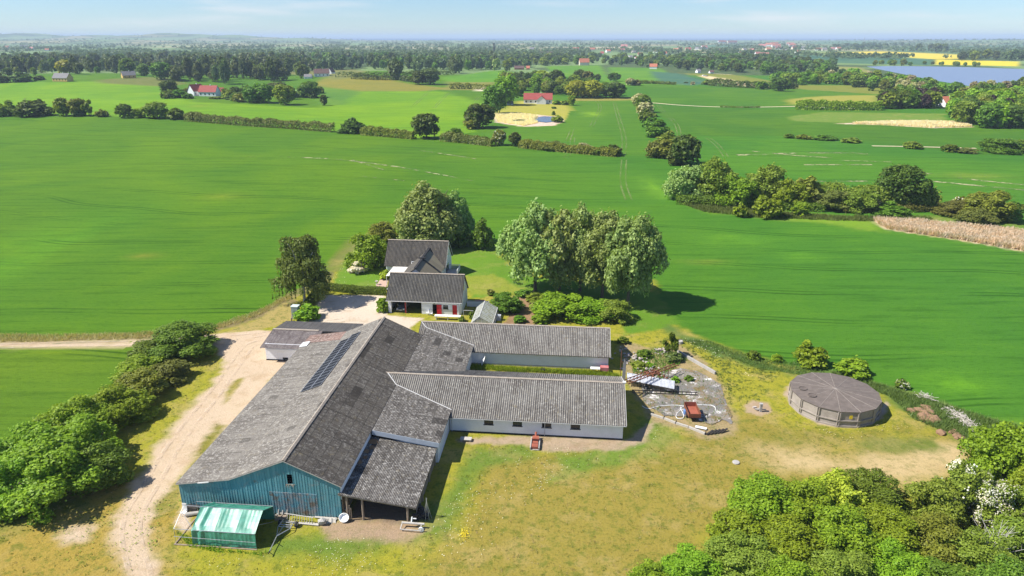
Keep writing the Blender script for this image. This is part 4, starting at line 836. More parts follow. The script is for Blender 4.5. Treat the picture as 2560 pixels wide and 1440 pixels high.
for k in range(N):
    a, c2 = ang(k), ang(k + 1); p0 = Vector((Rt * math.cos(a), Rt * math.sin(a), 0)); p1 = Vector((Rt * math.cos(c2), Rt * math.sin(c2), 0)); m = (p0 + p1) / 2; t_ = (p1 - p0).normalized(); n_ = Vector((m.x, m.y, 0)).normalized()
    b = MB(); q0 = p0 * 1.035 + Vector((0, 0, top)); q1 = p1 * 1.035 + Vector((0, 0, top)); apx = Vector((0, 0, ap)); e = t_ * .012
    b.prism([q0 + e, q1 - e, apx + m.normalized() * .08], (0, 0, .07)); sub('lid_segment', b, M['lid'], te); b = MB(); b.beam(q0 + Vector((0, 0, .085)), apx + Vector((0, 0, .085)), .035, .03); sub('seam', b, M['tankc'], te)
    b = MB(); b.beam(p0 + Vector((0, 0, .9)) , p1 + Vector((0, 0, .9)), .16, 1.8); sub('wall_panel', b, M['tankc'], te)
    b = MB(); b.beam(p0 + n_ * .1 + Vector((0, 0, 2.05)), p1 + n_ * .1 + Vector((0, 0, 2.05)), .3, .5 - .04) if False else b.beam(p0 + Vector((0, 0, 2.04)), p1 + Vector((0, 0, 2.04)), .16, .46)
    b.beam(p0 * 1.03 + Vector((0, 0, .95)), p1 * 1.03 + Vector((0, 0, .95)), .12, .16); b.beam(p0 * 1.03 + Vector((0, 0, .12)), p1 * 1.03 + Vector((0, 0, .12)), .14, .24); sub('rim_beam', b, M['tankc'], te)
    b = MB(); u_ = p0.normalized()
    for s2 in (-.13, .13):
        tt = Vector((-u_.y, u_.x, 0)) * s2; b.beam(p0 + u_ * .12 + tt + Vector((0, 0, 0)), p0 + u_ * .12 + tt + Vector((0, 0, 2.24)), .14, .2)
    sub('post', b, M['tankc'], te)
k = 13; a = (ang(k) + ang(k + 1)) / 2 + .03; b = MB(); rad = Rt * math.cos(math.pi / N) + .16; Mx = Matrix.Rotation(a, 3, 'Z'); b.box(Mx @ Vector((rad, 0, 1.55)), (.02, .42, .52), M=Mx); sub('warning_sign', b, flat_mat('sign_yellow', (.75, .55, .03), .5), te)
for dx, dy, r_ in ((-4.3, .9, .55), (-4.0, -1.2, .55)):
    b = MB(); zz = top + (ap - top) * (1 - math.hypot(dx, dy) / Rt) + .1
    for q in range(16):
        a0, a1 = 2 * math.pi * q / 16, 2 * math.pi * (q + 1) / 16
        b.beam((dx + r_ * math.cos(a0), dy + r_ * math.sin(a0), zz + .06), (dx + r_ * math.cos(a1), dy + r_ * math.sin(a1), zz + .06), .05, .12)
    b.lathe((dx, dy, zz), [(0, .05), (r_, .05), (r_, 0)], 16); sub('hatch', b, M['lid'], te)

# ---- greenhouse
F = Farm('greenhouse', 'small old glass greenhouse with whitewashed panes beside the garage', 'greenhouse', -16.4, 116.2)
E = F.e; gU0, gU1, gV0, gV1, ze, zr = -18.3, -14.4, 115.2, 123.2, 1.45, 2.75; gm = (gU0 + gU1) / 2 - .45
t = NT('clouded_glass'); n = t.noise(1.2, t.pos(), 5, .7); x = t.n('ShaderNodeBsdfPrincipled'); t.l(t.mix(t.ramp(n, .4, .6), (.55, .57, .52), (.36, .36, .27)), x.inputs[0]); x.inputs['Roughness'].default_value = .25
tr = t.n('ShaderNodeBsdfTransparent'); ms = t.n('ShaderNodeMixShader'); ms.inputs[0].default_value = .68; t.l(tr.outputs[0], ms.inputs[1]); t.l(x.outputs[0], ms.inputs[2]); t.l(ms.outputs[0], t.out.inputs[0]); M['oldglass'] = t.m
fr = MB(); pn = MB(); nb = 11
for k in range(nb + 1):
    V = gV0 + (gV1 - gV0) * k / nb
    for U in (gU0, gU1): fr.beam(F.q(U, V, .3), F.q(U, V, ze), .05, .05); fr.beam(F.q(U, V, ze), F.q(gm, V, zr), .05, .06)
for U, Z in ((gU0, ze), (gU1, ze), (gm, zr), (gU0, .3), (gU1, .3)): fr.beam(F.q(U, gV0, Z), F.q(U, gV1, Z), .07, .07)
for V in (gV0, gV1):
    for k in range(1, 6): U = gU0 + (gU1 - gU0) * k / 6; zt = ze + (zr - ze) * (1 - abs(U - gm) / ((gm - gU0) if U < gm else (gU1 - gm))); fr.beam(F.q(U, V, .3), F.q(U, V, zt), .05, .05)
    fr.beam(F.q(gU0, V, ze), F.q(gU1, V, ze), .05, .06)
for U in (gU0, gU1): pn.poly([F.q(U, gV0, .3), F.q(U, gV1, .3), F.q(U, gV1, ze), F.q(U, gV0, ze)]); pn.poly([F.q(U, gV0, ze), F.q(U, gV1, ze), F.q(gm, gV1, zr), F.q(gm, gV0, zr)])
for V in (gV0, gV1): pn.poly([F.q(gU0, V, .3), F.q(gU1, V, .3), F.q(gU1, V, ze), F.q(gm, V, zr), F.q(gU0, V, ze)])
sub('frame', fr, M['white_trim'], E); sub('glazing', pn, M['oldglass'], E)
b = MB()
for a in ((gU0 - .05, gU1 + .05, gV0 - .08, gV0 + .08), (gU0 - .05, gU1 + .05, gV1 - .08, gV1 + .08), (gU0 - .08, gU0 + .08, gV0 + .08, gV1 - .08), (gU1 - .08, gU1 + .08, gV0 + .08, gV1 - .08)): F.bx(b, *a, 0, .3)
sub('base_wall', b, M['concrete'], E)
# ------------------------------------------------------------------ loose objects about the farm
def at(name, label, cat, px, rz=-AX, group=None):
    e = thing(name, label, cat, P(*px), rz, group); return e
def FQ(px, py, Z=0.0):
    u, v = onZ(px, py, Z); return B(u, v, Z)
def rel(e, p):   # world point -> local of empty e
    d = Vector(p) - e.location; c, s = math.cos(-e.rotation_euler.z), math.sin(-e.rotation_euler.z)
    return Vector((d.x * c - d.y * s, d.x * s + d.y * c, d.z))

# ---- tarpaulin shelter
F = Farm('tarpaulin_tent', 'green tarpaulin shelter stretched over a pole frame before the blue gable', 'tent', -36, 58.7); E = F.e
t = NT('green_tarp'); v = t.pos(); n = t.noise(2.2, t.mapping(v, (2.5, .6, 1), (0, 0, -AX)), 4, .6)
t.pr(t.mix(t.ramp(n, .35, .65), (.03, .20, .125), (.06, .29, .20)), .46, 0, t.bump(n, .2, .05), .8); M['tarp'] = t.m
sec = [(56.32, .05), (56.36, .6), (56.40, 1.2), (56.45, 1.8), (57.0, 2.12), (57.6, 2.45), (58.2, 2.75), (58.75, 3.0), (59.5, 2.62), (60.3, 2.2), (61.05, 1.8), (61.08, .9), (61.1, .05)]
hoops = [-38.7, -36.3, -34.05, -31.9]; NU = 150; rows = []
for i in range(NU + 1):
    u = -38.75 + 6.85 * i / NU; sag = 0
    for a, c in zip(hoops[:-1], hoops[1:]):
        if a <= u <= c: sag = math.sin(math.pi * (u - a) / (c - a))
    row = []
    for j, (V, Z) in enumerate(sec):
        w = .012 * math.sin(u * 3.7 + j * .5 + math.sin(j * 1.3)) + .007 * math.sin(u * 11.3 + 2 * math.sin(u * 2.1) + j * .2) + (.07 * math.sin(u * 6.5 - j * .5) if u < -37.4 else 0)
        if j <= 3: row.append(F.q(u + (.0 if j else .06 * math.sin(u * 7)), V + w * 1.3 + .05 * sag * (3 - j) / 3, Z + (.10 * max(0, math.sin(u * 3.1)) if j == 0 else -.02 * sag)))
        else: row.append(F.q(u, V, Z - .11 * sag * (1 if j not in (7,) else .35) + w * .8))
    rows.append(row)
mb = MB()
for i in range(NU + 1):
    for p_ in rows[i]: mb.v.append(tuple(p_))
m_ = len(sec)
for i in range(NU):
    for j in range(m_ - 1): a = i * m_ + j; mb.f.append((a, a + m_, a + m_ + 1, a + 1))
o = sub('tarpaulin', mb, M['tarp'], E); so = o.modifiers.new('thick', 'SOLIDIFY'); so.thickness = .015
b = MB()
for U in (-40.7, -38.6, -36.3, -34.05, -31.95):
    pp = [F.q(U, 56.42, 0), F.q(U, 56.5, 1.77), F.q(U, 58.75, 2.95), F.q(U, 61.0, 1.77), F.q(U, 61.05, 0)]; b.path(pp, .022)
for V, Z in ((56.45, 1.81), (58.75, 3.0), (61.05, 1.8)): b.tube(F.q(-40.7, V, Z), F.q(-31.95, V, Z), .03)
b.tube(F.q(-40.7, 56.27, 1.0), F.q(-31.9, 56.24, .92), .025); b.tube(F.q(-40.7, 58.2, 2.7), F.q(-38.6, 56.5, 1.8), .025); b.tube(F.q(-31.92, 57.4, 2.2), F.q(-31.92, 60.6, .1), .025); b.tube(F.q(-40.7, 61.05, 1.0), F.q(-38.7, 61.05, 1.0), .025)
sub('pole_frame', b, M['steel'], E)
b = MB(); F.bx(b, -40.8, -31.8, 56.14, 56.28, 0, .09); F.bx(b, -40.78, -40.66, 56.3, 61.0, 0, .07); sub('ground_boards', b, M['wood'], E)

# ---- boat trailer
e = thing('boat_trailer', 'bare galvanised trailer frame parked on the grass beside the green shelter', 'trailer', FQ(705, 1330), 0)
q = lambda x, y, z: rel(e, FQ(x, y, z))
b = MB(); b.path([q(673, 1380, .45), q(692, 1340, .5), q(695, 1316, .5), q(709, 1298, .5)], .05); b.path([q(692, 1340, .5), q(726, 1321, .5), q(736, 1302, .5)], .05); b.path([q(692, 1340, .5), q(712, 1310, .5)], .04)
b.tube(q(700, 1311, .5), q(731, 1313, .5), .05); b.tube(q(697, 1316, .5), q(728, 1318, .5), .04); b.tube(q(703, 1304, .42), q(740, 1309, .42), .05)
sub('frame', b, M['steel'], e)
for px in ((700, 1307), (741, 1311)):
    w = MB(); c = q(px[0], px[1], .32); ax_ = q(740, 1309, .42) - q(703, 1304, .42); w.wheel(c, ax_, .32, .18); o = sub('wheel', w, M['rubber'], e); h = MB(); h.wheel(c, ax_, .16, .2); sub('rim', h, M['steel'], o)
b = MB(); b.tube(q(686, 1353, .05), q(686, 1351, .9), .04); b.wheel(q(686, 1353, .12), (1, 0, 0), .12, .06); sub('jockey_wheel', b, M['steel'], e)
b = MB(); b.tube(q(673, 1380, .0), q(673, 1380, .45), .035); b.tube(q(674, 1378, .47), q(671, 1384, .47), .07); sub('coupling', b, M['black_steel'], e)

# ---- clutter along the gable
def pallet(px, label, tilt, w=1.2, h=.95, rz=0.0, mat='greywood'):
    e = thing('pallet', label, 'pallet', P(*px), -AX + rz); T = Matrix.Rotation(tilt, 3, 'X'); b = MB()
    for k in range(5): b.box(T @ Vector((0, .06, .1 + (h - .2) * k / 4)), (w, .025, .13), M=T)
    sub('deck_boards', b, M[mat], e); b = MB()
    for x in (-w / 2 + .06, 0, w / 2 - .06): b.box(T @ Vector((x, .0, h / 2)), (.09, .09, h), M=T)
    sub('runners', b, M[mat], e)
pallet((706, 1292), 'weathered pallet leaning on the blue gable next to a tyre', R(-25), 1.1, 1.3)
pallet((828, 1310), 'broken grey pallet lying on the ground near the gable corner', R(-75), 1.0, .8, .3)
pallet((700, 1303), 'yellowish pallet tipped flat below the leaning pallet', R(-65), 1.2, .8, .1, 'wood')
e = at('window_frame', 'old white multi-paned window frame leaning on the blue gable', 'window frame', (764, 1291)); T = Matrix.Rotation(R(-22), 3, 'X'); b = MB(); w, h = 2.1, 1.15
for k in range(7): b.box(T @ Vector((-w / 2 + w * k / 6, 0, h / 2)), (.06, .05, h), M=T)
for k in range(4): b.box(T @ Vector((0, .0, .03 + (h - .06) * k / 3)), (w, .056, .06), M=T)
sub('frame', b, M['white_trim'], e); b = MB(); b.box(T @ Vector((-.6, .03, .45)), (.9, .02, .8), M=T); sub('board', b, M['wood'], e)
e = thing('ladder', 'pale wooden ladder lying on its side below the window frame', 'ladder', FQ(750, 1300), 0); b = MB(); q = lambda x, y, z: rel(e, FQ(x, y, z))
A0, A1, C0, C1 = q(716, 1284, .75), q(783, 1294, .75), q(714, 1302, .12), q(783, 1311, .12); b.tube(A0, A1, .05); b.tube(C0, C1, .05); sub('rails', b, M['greywood'], e); b = MB()
for k in range(11): f = (k + .5) / 11; b.tube(A0.lerp(A1, f), C0.lerp(C1, f), .03)
sub('rungs', b, M['greywood'], e)
e = at('tyre', 'worn tyre lying between the shelter and the pallets', 'tyre', (688, 1288)); b = MB(); b.lathe((0, 0, .12), [(.2, -.1), (.33, -.1), (.36, 0), (.33, .1), (.2, .1), (.2, -.1)], 18); sub('tread', b, M['steel'], e)
e = at('wash_basin', 'white enamel basin dumped beside the corner of the blue gable', 'basin', (862, 1302)); b = MB(); T = Matrix.Rotation(R(50), 3, 'X')
for r_, z_, k in ((.0, 0, 0),):
    pr_ = [(.0, .0), (.36, .02), (.46, .25), (.5, .27), (.46, .29), (.33, .06), (.0, .05)]
    b2 = MB(); b2.lathe((0, 0, 0), pr_, 18)
    b.v = [tuple(T @ Vector((x * 1.15, y, z)) + Vector((0, 0, .4))) for x, y, z in b2.v]; b.f = b2.f
sub('bowl', b, M['plastic_white'], e)
e = at('stone_block', 'broken pale concrete block lying on bare ground by the gable', 'block', (806, 1312), .4)
def rock(mb, c, s, rr):
    bm = bmesh.new(); bmesh.ops.create_icosphere(bm, subdivisions=1, radius=1); i = len(mb.v)
    for v in bm.verts: k = rr.uniform(.7, 1.2); mb.v.append((c[0] + v.co.x * s[0] * k, c[1] + v.co.y * s[1] * k, max(c[2] + v.co.z * s[2] * k, -.05)))
    for f in bm.faces: mb.f.append(tuple(i + v.index for v in f.verts))
    bm.free()
b = MB(); rock(b, (0, 0, .4), (.55, .42, .5), rr); sub('block', b, M['concrete'], e)
for px, L, lab in (((815, 1297), 2.6, 'long pale board lying along the foot of the gable'), ((772, 1312), 2.3, 'thin plank lying on the grass beside the ladder')):
    e = at('plank', lab, 'plank', px, -AX - .05); b = MB(); b.box((0, 0, .12), (L, .25, .06)); b.box((.3, .2, .06), (L * .7, .2, .05)); sub('board', b, M['greywood'], e)
e = at('garden_chair', 'stack of white plastic chairs at the left corner of the barn', 'chair', (462, 1288))
b = MB(); b.box((0, 0, .42), (.5, .5, .05)); sub('seat', b, M['plastic_white'], e); b = MB(); b.box((0, .25, .95), (.5, .05, .9)); sub('backrest', b, M['plastic_white'], e)
for x in (-.22, .22):
    for y in (-.22, .22): b = MB(); b.beam((x, y, 0), (x, y, .4), .05, .05); sub('leg', b, M['plastic_white'], e)
e = at('log', 'short grey log lying behind the empty end of the shelter frame', 'log', (487, 1288), .25); b = MB(); b.tube((-.9, 0, .25), (.9, 0, .25), .24, .2, 10); sub('trunk', b, M['greywood'], e)
e = at('handcart', 'dark handcart against the left foot of the blue gable', 'cart', (483, 1280)); b = MB(); b.box((0, 0, .55), (1.3, .7, .35)); sub('body', b, M['black_steel'], e)
for x in (-.4, .4): b = MB(); b.wheel((x, -.38, .25), (0, 1, 0), .25, .08); sub('wheel', b, M['rubber'], e)
b = MB(); b.tube((-.65, 0, .6), (-1.2, 0, .9), .03); sub('handle', b, M['steel'], e)
e = at('field_roller', 'rusty field roller lying in front of the open lean-to', 'implement', (1030, 1322)); b = MB()
b.tube((-1.15, .25, .55), (1.35, .2, .55), .12, n=10); b.beam((-1.1, -.5, .25), (1.0, -.55, .25), .1, .1); b.beam((1.0, .2, .5), (1.05, -.55, .25), .09, .09); b.beam((-1.1, .2, .5), (-1.15, -.55, .25), .09, .09); sub('frame', b, M['greywood'], e)
b = MB(); b.tube((-.1, .3, .6), (-.05, .5, 1.15), .09); b.tube((.0, .45, 1.0), (.4, .5, .95), .06); b.wheel((1.1, -.4, .3), (0, 1, .1), .3, .1); sub('gear', b, M['plastic_white'], e)
e = at('pole_bundle', 'thin poles propped together in the shade right of the lean-to', 'poles', (1068, 1295)); b = MB()
for k in range(7): a = k * .9; b.tube((.5 * math.cos(a), .5 * math.sin(a), 0), (.05 * math.cos(a + 2), .05, 2.2 + .2 * (k % 3)), .025, n=5)
sub('poles', b, M['steel'], e)
e = at('scrap_heap', 'heap of dark scrap and sheeting under the lean-to edge', 'scrap', (1048, 1296)); b = MB()
for k in range(26): rock(b, (rr.uniform(-.7, .9), rr.uniform(-.3, 1.6), rr.uniform(.1, .7)), (rr.uniform(.2, .5), rr.uniform(.2, .5), rr.uniform(.1, .3)), rr)
sub('scrap', b, M['black_steel'], e)
e = at('hay_wagon', 'dusty wagon parked in the dark of the open lean-to', 'wagon', (945, 1262)); b = MB(); b.box((0, 2.0, .9), (2.0, 3.4, .16)); b.box((0, .25, 1.3), (2.0, .06, .7)); b.box((-1.0, 2, 1.3), (.06, 3.4, .7)); sub('bed', b, M['wood'], e)
for x in (-1.0, 1.0):
    for y in (1.0, 3.0): w = MB(); w.wheel((x, y, .42), (1, 0, 0), .42, .18); sub('wheel', w, M['rubber'], e)
e = at('steel_barrel', 'grey steel barrel standing just inside the lean-to by the gable corner', 'barrel', (868, 1285)); b = MB(); b.lathe((0, 0, 0), [(0, 0), (.3, 0), (.31, .3), (.3, .6), (.31, .85), (.28, .88), (0, .88)], 16); sub('drum', b, M['steel'], e)
e = at('guide_post', 'short pair of wooden stakes beside the lean-to post', 'stakes', (876, 1300)); b = MB(); b.beam((0, 0, 0), (0, .02, 1.9), .12, .06); b.beam((.18, 0, 0), (.16, .02, 1.6), .1, .06); sub('stakes', b, M['wood'], e)

# ---- stable front
e = at('pale_slab', 'pale wooden slab resting on blocks below the stable wall', 'slab', (1165, 1101)); b = MB(); b.box((0, 0, .28), (1.5, .75, .1)); sub('top', b, M['greywood'], e)
for x in (-.55, .55): b = MB(); b.box((x, 0, .115), (.25, .6, .22)); sub('block', b, M['concrete'], e)
e = at('manure_auger', 'rusty auger trough in a concrete channel under the stable windows', 'auger', (1338, 1112)); b = MB(); b.box((-.55, 0, .2), (.14, 2.6, .4)); b.box((.55, 0, .2), (.14, 2.6, .4)); b.box((0, 0, .04), (.94, 2.6, .08)); sub('channel', b, M['concrete'], e)
b = MB(); b.box((0, -.75, .3), (.8, .8, .3)); b.box((0, .15, .28), (.7, .5, .12)); b.box((0, .8, .45), (.8, .6, .5)); b.tube((0, 1.1, .6), (0, 1.5, 1.0), .14, n=10); b.beam((-.5, .45, .62), (.5, .45, .62), .12, .1); sub('machine', b, M['rust_red'], e); b = MB(); b.box((0, -.25, .3), (.6, .3, .02)); sub('pit', b, M['dark'], e)
e = at('white_panel', 'curved white panel leaning in the grassy gap between the stables', 'panel', (1202, 915), .3); b = MB()
T = Matrix.Rotation(R(22), 3, 'Y')
for k in range(8): a0 = -.5 + k / 8; b.box(T @ Vector((.02 * math.cos(a0 * 3), a0 * .7, .9 + .1 * math.cos(a0 * 3))), (.03, .1, 1.7 - 2.2 * a0 * a0), M=T)
sub('sheet', b, M['plastic_white'], e)
e = at('red_hopper', 'faded red hopper with a white lid at the end of the grassy gap', 'hopper', (1505, 931)); b = MB(); b.box((.35, .3, .55), (1.3, .9, .7)); sub('body', b, weathered('faded_red', (.45, .12, .12), (.5, .35, .33), .5), e); b = MB(); b.box((-1.1, 0, .7), (1.5, .8, .08)); sub('lid', b, M['plastic_white'], e)
for x in (-1.6, -.5): b = MB(); b.beam((x, 0, 0), (x, 0, .66), .08, .08); sub('leg', b, M['black_steel'], e)
b = MB(); e = at('drain_box', 'small dark drain box in the middle of the grassy gap', 'drain', (1357, 928)); b.box((0, 0, .2), (.7, .5, .4)); sub('box', b, M['dark'], e)
e = thing('rusty_pole', 'thin rusty pole standing behind the stable roof end', 'pole', FQ(1550, 950, 0), 0); b = MB(); b.tube((0, 0, 0), (0, 0, 5.0), .05); b.tube((0, 0, 3.4), (.5, -.5, 2.6), .03); sub('pole', b, M['rust'], e)
e = thing('upright_plate', 'grey upright plate beside the stable gable peak', 'plate', FQ(1558, 960, 0), 0); b = MB(); b.prism([(-.25, 0, .3), (.3, 0, .3), (.25, 0, 3.4), (.05, 0, 4.3), (-.15, 0, 3.4)], (0, .06, 0)); sub('plate', b, M['concrete'], e)

# ---- concrete yard and machines east of the stable
pts = [FQ(*p_) for p_ in ((1603,962),(1625,945),(1668,930),(1700,922),(1742,928),(1775,945),(1802,962),(1812,1000),(1828,1040),(1830,1062),(1806,1050),(1780,1062),(1715,1042),(1660,1040),(1608,1005))]
t = NT('old_yard_concrete'); v = t.pos(); n1 = t.noise(.22, v, 6, .65, .3); n2 = t.noise(.6, v, 6, .72); n3 = t.noise(5, v, 4, .7)
c = t.mix(t.ramp(n1, .42, .6), (.17, .16, .147), (.25, .22, .185)); c = t.mix(t.math('MULTIPLY', t.ramp(n2, .54, .60), t.ramp(n1, .40, .55)), c, (.68, .65, .62)); c = t.mix(t.ramp(n3, .58, .7, 0, .5), c, (.13, .12, .1)); c = t.mix(t.ramp(t.noise(.4, v, 7, .78), .49, .60, 0, .9), c, (.19, .135, .06))
t.pr(c, .9, 0, t.bump(n2, .2, .02), .15); M['yardc'] = t.m
fine = []
for a, c2 in zip(pts, pts[1:] + pts[:1]):
    for k in range(6): p_ = a.lerp(c2, k / 6); fine.append((p_.x + rr.uniform(-.12, .12), p_.y + rr.uniform(-.12, .12), .085))
b = MB(); b.poly(fine); tag(b.build('concrete_yard', M['yardc']), kind='structure')
e = thing('low_wall', 'low concrete wall along the upper edge of the old yard', 'wall', FQ(1740, 905), 0); b = MB(); b.beam(rel(e, FQ(1694, 882)) + Vector((0, 0, .25)), rel(e, FQ(1788, 936)) + Vector((0, 0, .25)), .28, .5); sub('wall', b, M['concrete'], e)
e = thing('timber_kerb', 'row of rotting timbers edging the yard beside the lawn', 'kerb', FQ(1700, 1062), 0); b = MB(); P_ = [FQ(*p_) for p_ in ((1627,1038),(1660,1048),(1690,1060),(1722,1070),(1764,1087))]
for a, c2 in zip(P_[:-1], P_[1:]): b.beam(rel(e, a) + Vector((0, 0, .15)), rel(e, c2) + Vector((-.1, .05, .15)), .22, .3)
sub('timbers', b, M['greywood'], e)
for p_ in (P_[1], P_[2], P_[4]): b = MB(); b.beam(rel(e, p_), rel(e, p_) + Vector((0, 0, .55)), .1, .1); sub('stake', b, M['tar'], e)
e = thing('gutter_pile', 'dark gutters piled at the near corner of the concrete yard', 'gutters', FQ(1790, 1085), 0); b = MB()
for k in range(5): b.beam(rel(e, FQ(1766 + k * 9, 1088 - k * 1)) + Vector((0, 0, .12)), rel(e, FQ(1782 + k * 9, 1081 - k)) + Vector((0, 0, .35)), .25, .1)
sub('gutters', b, M['black_steel'], e); b = MB(); b.box(rel(e, FQ(1752, 1072)) + Vector((0, 0, .2)), (1.5, .5, .08), rz=-.4); sub('white_sheet', b, M['plastic_white'], e)
# tipping trailer
e = thing('tipping_trailer', 'small rusty red tipping trailer on the concrete yard', 'trailer', FQ(1733, 1050), -.02); b = MB(); W2, L2, z0 = .82, 1.55, .75
T = Matrix.Rotation(R(-3), 3, 'Y'); b.box((0, .9, z0), (2 * W2, 2 * L2, .06)); sub('bed', b, M['rust_red'], e)
for nm, c, d_ in (('side_board', (-W2, .9, z0 + .3), (.05, 2 * L2, .55)), ('side_board', (W2, .9, z0 + .3), (.05, 2 * L2, .55)), ('tailboard', (0, .9 - L2, z0 + .3), (2 * W2, .05, .55)), ('headboard', (0, .9 + L2, z0 + .38), (2 * W2, .05, .7))): m_ = MB(); m_.box(c, d_); sub(nm, m_, M['rust'] if nm != 'headboard' else M['rust_red'], e)
for x in (-.75, .75): w = MB(); w.wheel((x, .8, .36), (1, 0, 0), .36, .22); o = sub('wheel', w, M['rubber'], e); h = MB(); h.wheel((x, .8, .36), (1, 0, 0), .17, .24); sub('rim', h, M['rust'], o)
b = MB(); b.beam((-.5, 2.4, .62), (-.5, -.6, .62), .1, .12); b.beam((.5, 2.4, .62), (.5, -.6, .62), .1, .12); b.beam((-.7, .8, .4), (.7, .8, .4), .09, .09); sub('chassis', b, M['black_steel'], e)
b = MB(); b.beam((.8, .3, .55), (2.1, .6, .5), .08, .08); b.beam((.8, 1.4, .55), (2.1, .6, .5), .08, .08); b.beam((2.1, .6, .0), (2.1, .6, .75), .07, .07); b.beam((1.4, .1, .3), (1.5, 1.2, .3), .05, .05); sub('drawbar', b, M['black_steel'], e)
e = at('blue_drum', 'blue plastic drum beside the rusty red trailer', 'drum', (1713, 1036)); b = MB(); b.lathe((0, 0, 0), [(0, 0), (.27, 0), (.29, .2), (.29, .65), (.22, .78), (0, .8)], 16); sub('drum', b, flat_mat('blue_plastic', (.12, .22, .45), .5), e)
k_ = .2969; hose = [(355,730),(385,748),(420,752),(470,738),(540,727),(640,724),(720,730),(790,722),(870,721),(940,727),(968,742),(972,768)]
hose2 = [(720,730),(690,742),(672,770),(648,795),(640,820),(655,836),(685,838),(703,822),(698,792),(684,765),(680,738)]
def smooth(px):
    p_ = [FQ(1500 + x * k_, 800 + y * k_) + Vector((0, 0, .13)) for x, y in px]; out = []
    for i in range(len(p_) - 1):
        a = p_[max(i - 1, 0)]; b_ = p_[i]; c = p_[i + 1]; d = p_[min(i + 2, len(p_) - 1)]
        for k in range(5): u = k / 5; out.append(.5 * ((2 * b_) + (c - a) * u + (2 * a - 5 * b_ + 4 * c - d) * u * u + (3 * b_ - a - 3 * c + d) * u ** 3))
    return out + [p_[-1]]
b = MB(); b.path(smooth(hose), .045); b.path(smooth(hose2), .045); o = b.build('hose', M['plastic_white']); tag(o, 'long white hose looping over the concrete yard', 'hose')
# flat wagon
e = thing('flat_wagon', 'long flat wagon with a slatted grey-white bed behind the stable end', 'wagon', FQ(1626, 965), 0); q = lambda x, y, z: rel(e, FQ(x, y, z))
zb_ = 1.0; c00, c10, c11, c01 = q(1568, 950, zb_), q(1686, 973, zb_), q(1687, 953, zb_), q(1568, 932, zb_); b = MB()
for k in range(34):
    f = k / 34; f2 = f + .021; 
    if rr.random() < .12: continue
    z_ = Vector((0, 0, rr.uniform(-.02, .02))); b.prism([c00.lerp(c10, f) + z_, c00.lerp(c10, f2) + z_, c01.lerp(c11, f2) + z_, c01.lerp(c11, f) + z_], (0, 0, .04))
for k in range(8): f = .06 + k / 8; b.beam(c00.lerp(c01, f) + Vector((0, 0, .07)), c10.lerp(c11, f) + Vector((0, 0, .07)), .10, .05)
sub('bed', b, weathered('bleached_boards', (.60, .62, .66), (.32, .33, .36), .7, 2.5), e); b = MB(); dz = Vector((0, 0, -.12))
for a, c2 in ((c00, c10), (c01, c11)): b.beam(a + dz, c2 + dz, .1, .14)
b.beam(c10 + dz, c11 + dz, .1, .14); sub('frame', b, M['black_steel'], e)
for f in (.1, .28, .55, .72, .97):
    for a, c2 in ((c00, c10), (c01, c11)): p_ = a.lerp(c2, f) + dz; b = MB(); b.beam((p_.x, p_.y, 0), p_, .09, .09); sub('leg', b, M['black_steel'], e)
ax_ = (c01 - c00)
for a, c2 in ((c00, c10), (c01, c11)): p_ = a.lerp(c2, .41); w = MB(); w.wheel((p_.x, p_.y, .36), ax_, .36, .2); o = sub('wheel', w, M['rubber'], e); h = MB(); h.wheel((p_.x, p_.y, .36), ax_, .16, .23); sub('rim', h, M['steel'], o)
def truss(name, label, cat, A, C, w, mat, n, h=.0, r=.05, legs=()):
    e = thing(name, label, cat, Vector((A.x, A.y, 0)), 0); a = rel(e, A); c = rel(e, C); t_ = (c - a); s_ = Vector((-t_.y, t_.x, 0)).normalized() * w / 2
    b = MB(); b.beam(a + s_, c + s_, r * 2, r * 2.4); b.beam(a - s_, c - s_, r * 2, r * 2.4)
    if h: b.beam(a + s_ + Vector((0, 0, h)), a.lerp(c, .62) + s_ + Vector((0, 0, h)), r * 2, r * 2); b.beam(a - s_ + Vector((0, 0, h)), a.lerp(c, .62) - s_ + Vector((0, 0, h)), r * 2, r * 2)
    sub('rails', b, M[mat], e); b = MB()
    for k in range(n): p_ = a.lerp(c, (k + .5) / n); b.beam(p_ + s_, p_ - s_, r, r)
    if h:
        for k in range(9): p_ = a.lerp(c, .62 * k / 9); b.beam(p_ + s_, p_ + s_ + (t_ * .06) + Vector((0, 0, h)), r, r); b.beam(p_ - s_, p_ - s_ + (t_ * .06) + Vector((0, 0, h)), r, r)
    sub('rungs', b, M[mat], e)
    for f in legs:
        for k in (-1, 1): p_ = a.lerp(c, f) + s_ * k; b = MB(); b.beam((p_.x, p_.y, 0), p_, r * 1.5, r * 1.5); sub('leg', b, M[mat], e)
truss('bale_elevator', 'rusty bale elevator boom sloping away from the stable gable', 'elevator', FQ(1566, 958, 2.4), FQ(1691, 911, 1.5), .65, 'rust', 16, .45, .05, (.45, .8))
truss('ladder', 'long black steel ladder lying beside the flat wagon', 'ladder', FQ(1580, 978, .18), FQ(1744, 984, .18), .8, 'black_steel', 15, 0, .045)
e = at('hand_pump', 'grey stone pump post with a lever in a ring of bare soil', 'pump', (1901, 1029)); b = MB(); b.box((0, 0, .55), (.34, .34, 1.1)); b.box((0, 0, 1.2), (.42, .42, .2)); sub('post', b, M['concrete'], e); b = MB(); b.beam((-.75, .1, .3), (-.1, 0, .5), .12, .1); b.beam((.1, 0, .35), (.75, 0, .35), .14, .12); b.beam((-.7, .5, .1), (-.1, .1, .2), .1, .1); sub('lever', b, M['concrete'], e); b = MB(); b.box((-.6, 1.0, .1), (.5, .3, .2), rz=.3); sub('step_stone', b, M['stone'], e)
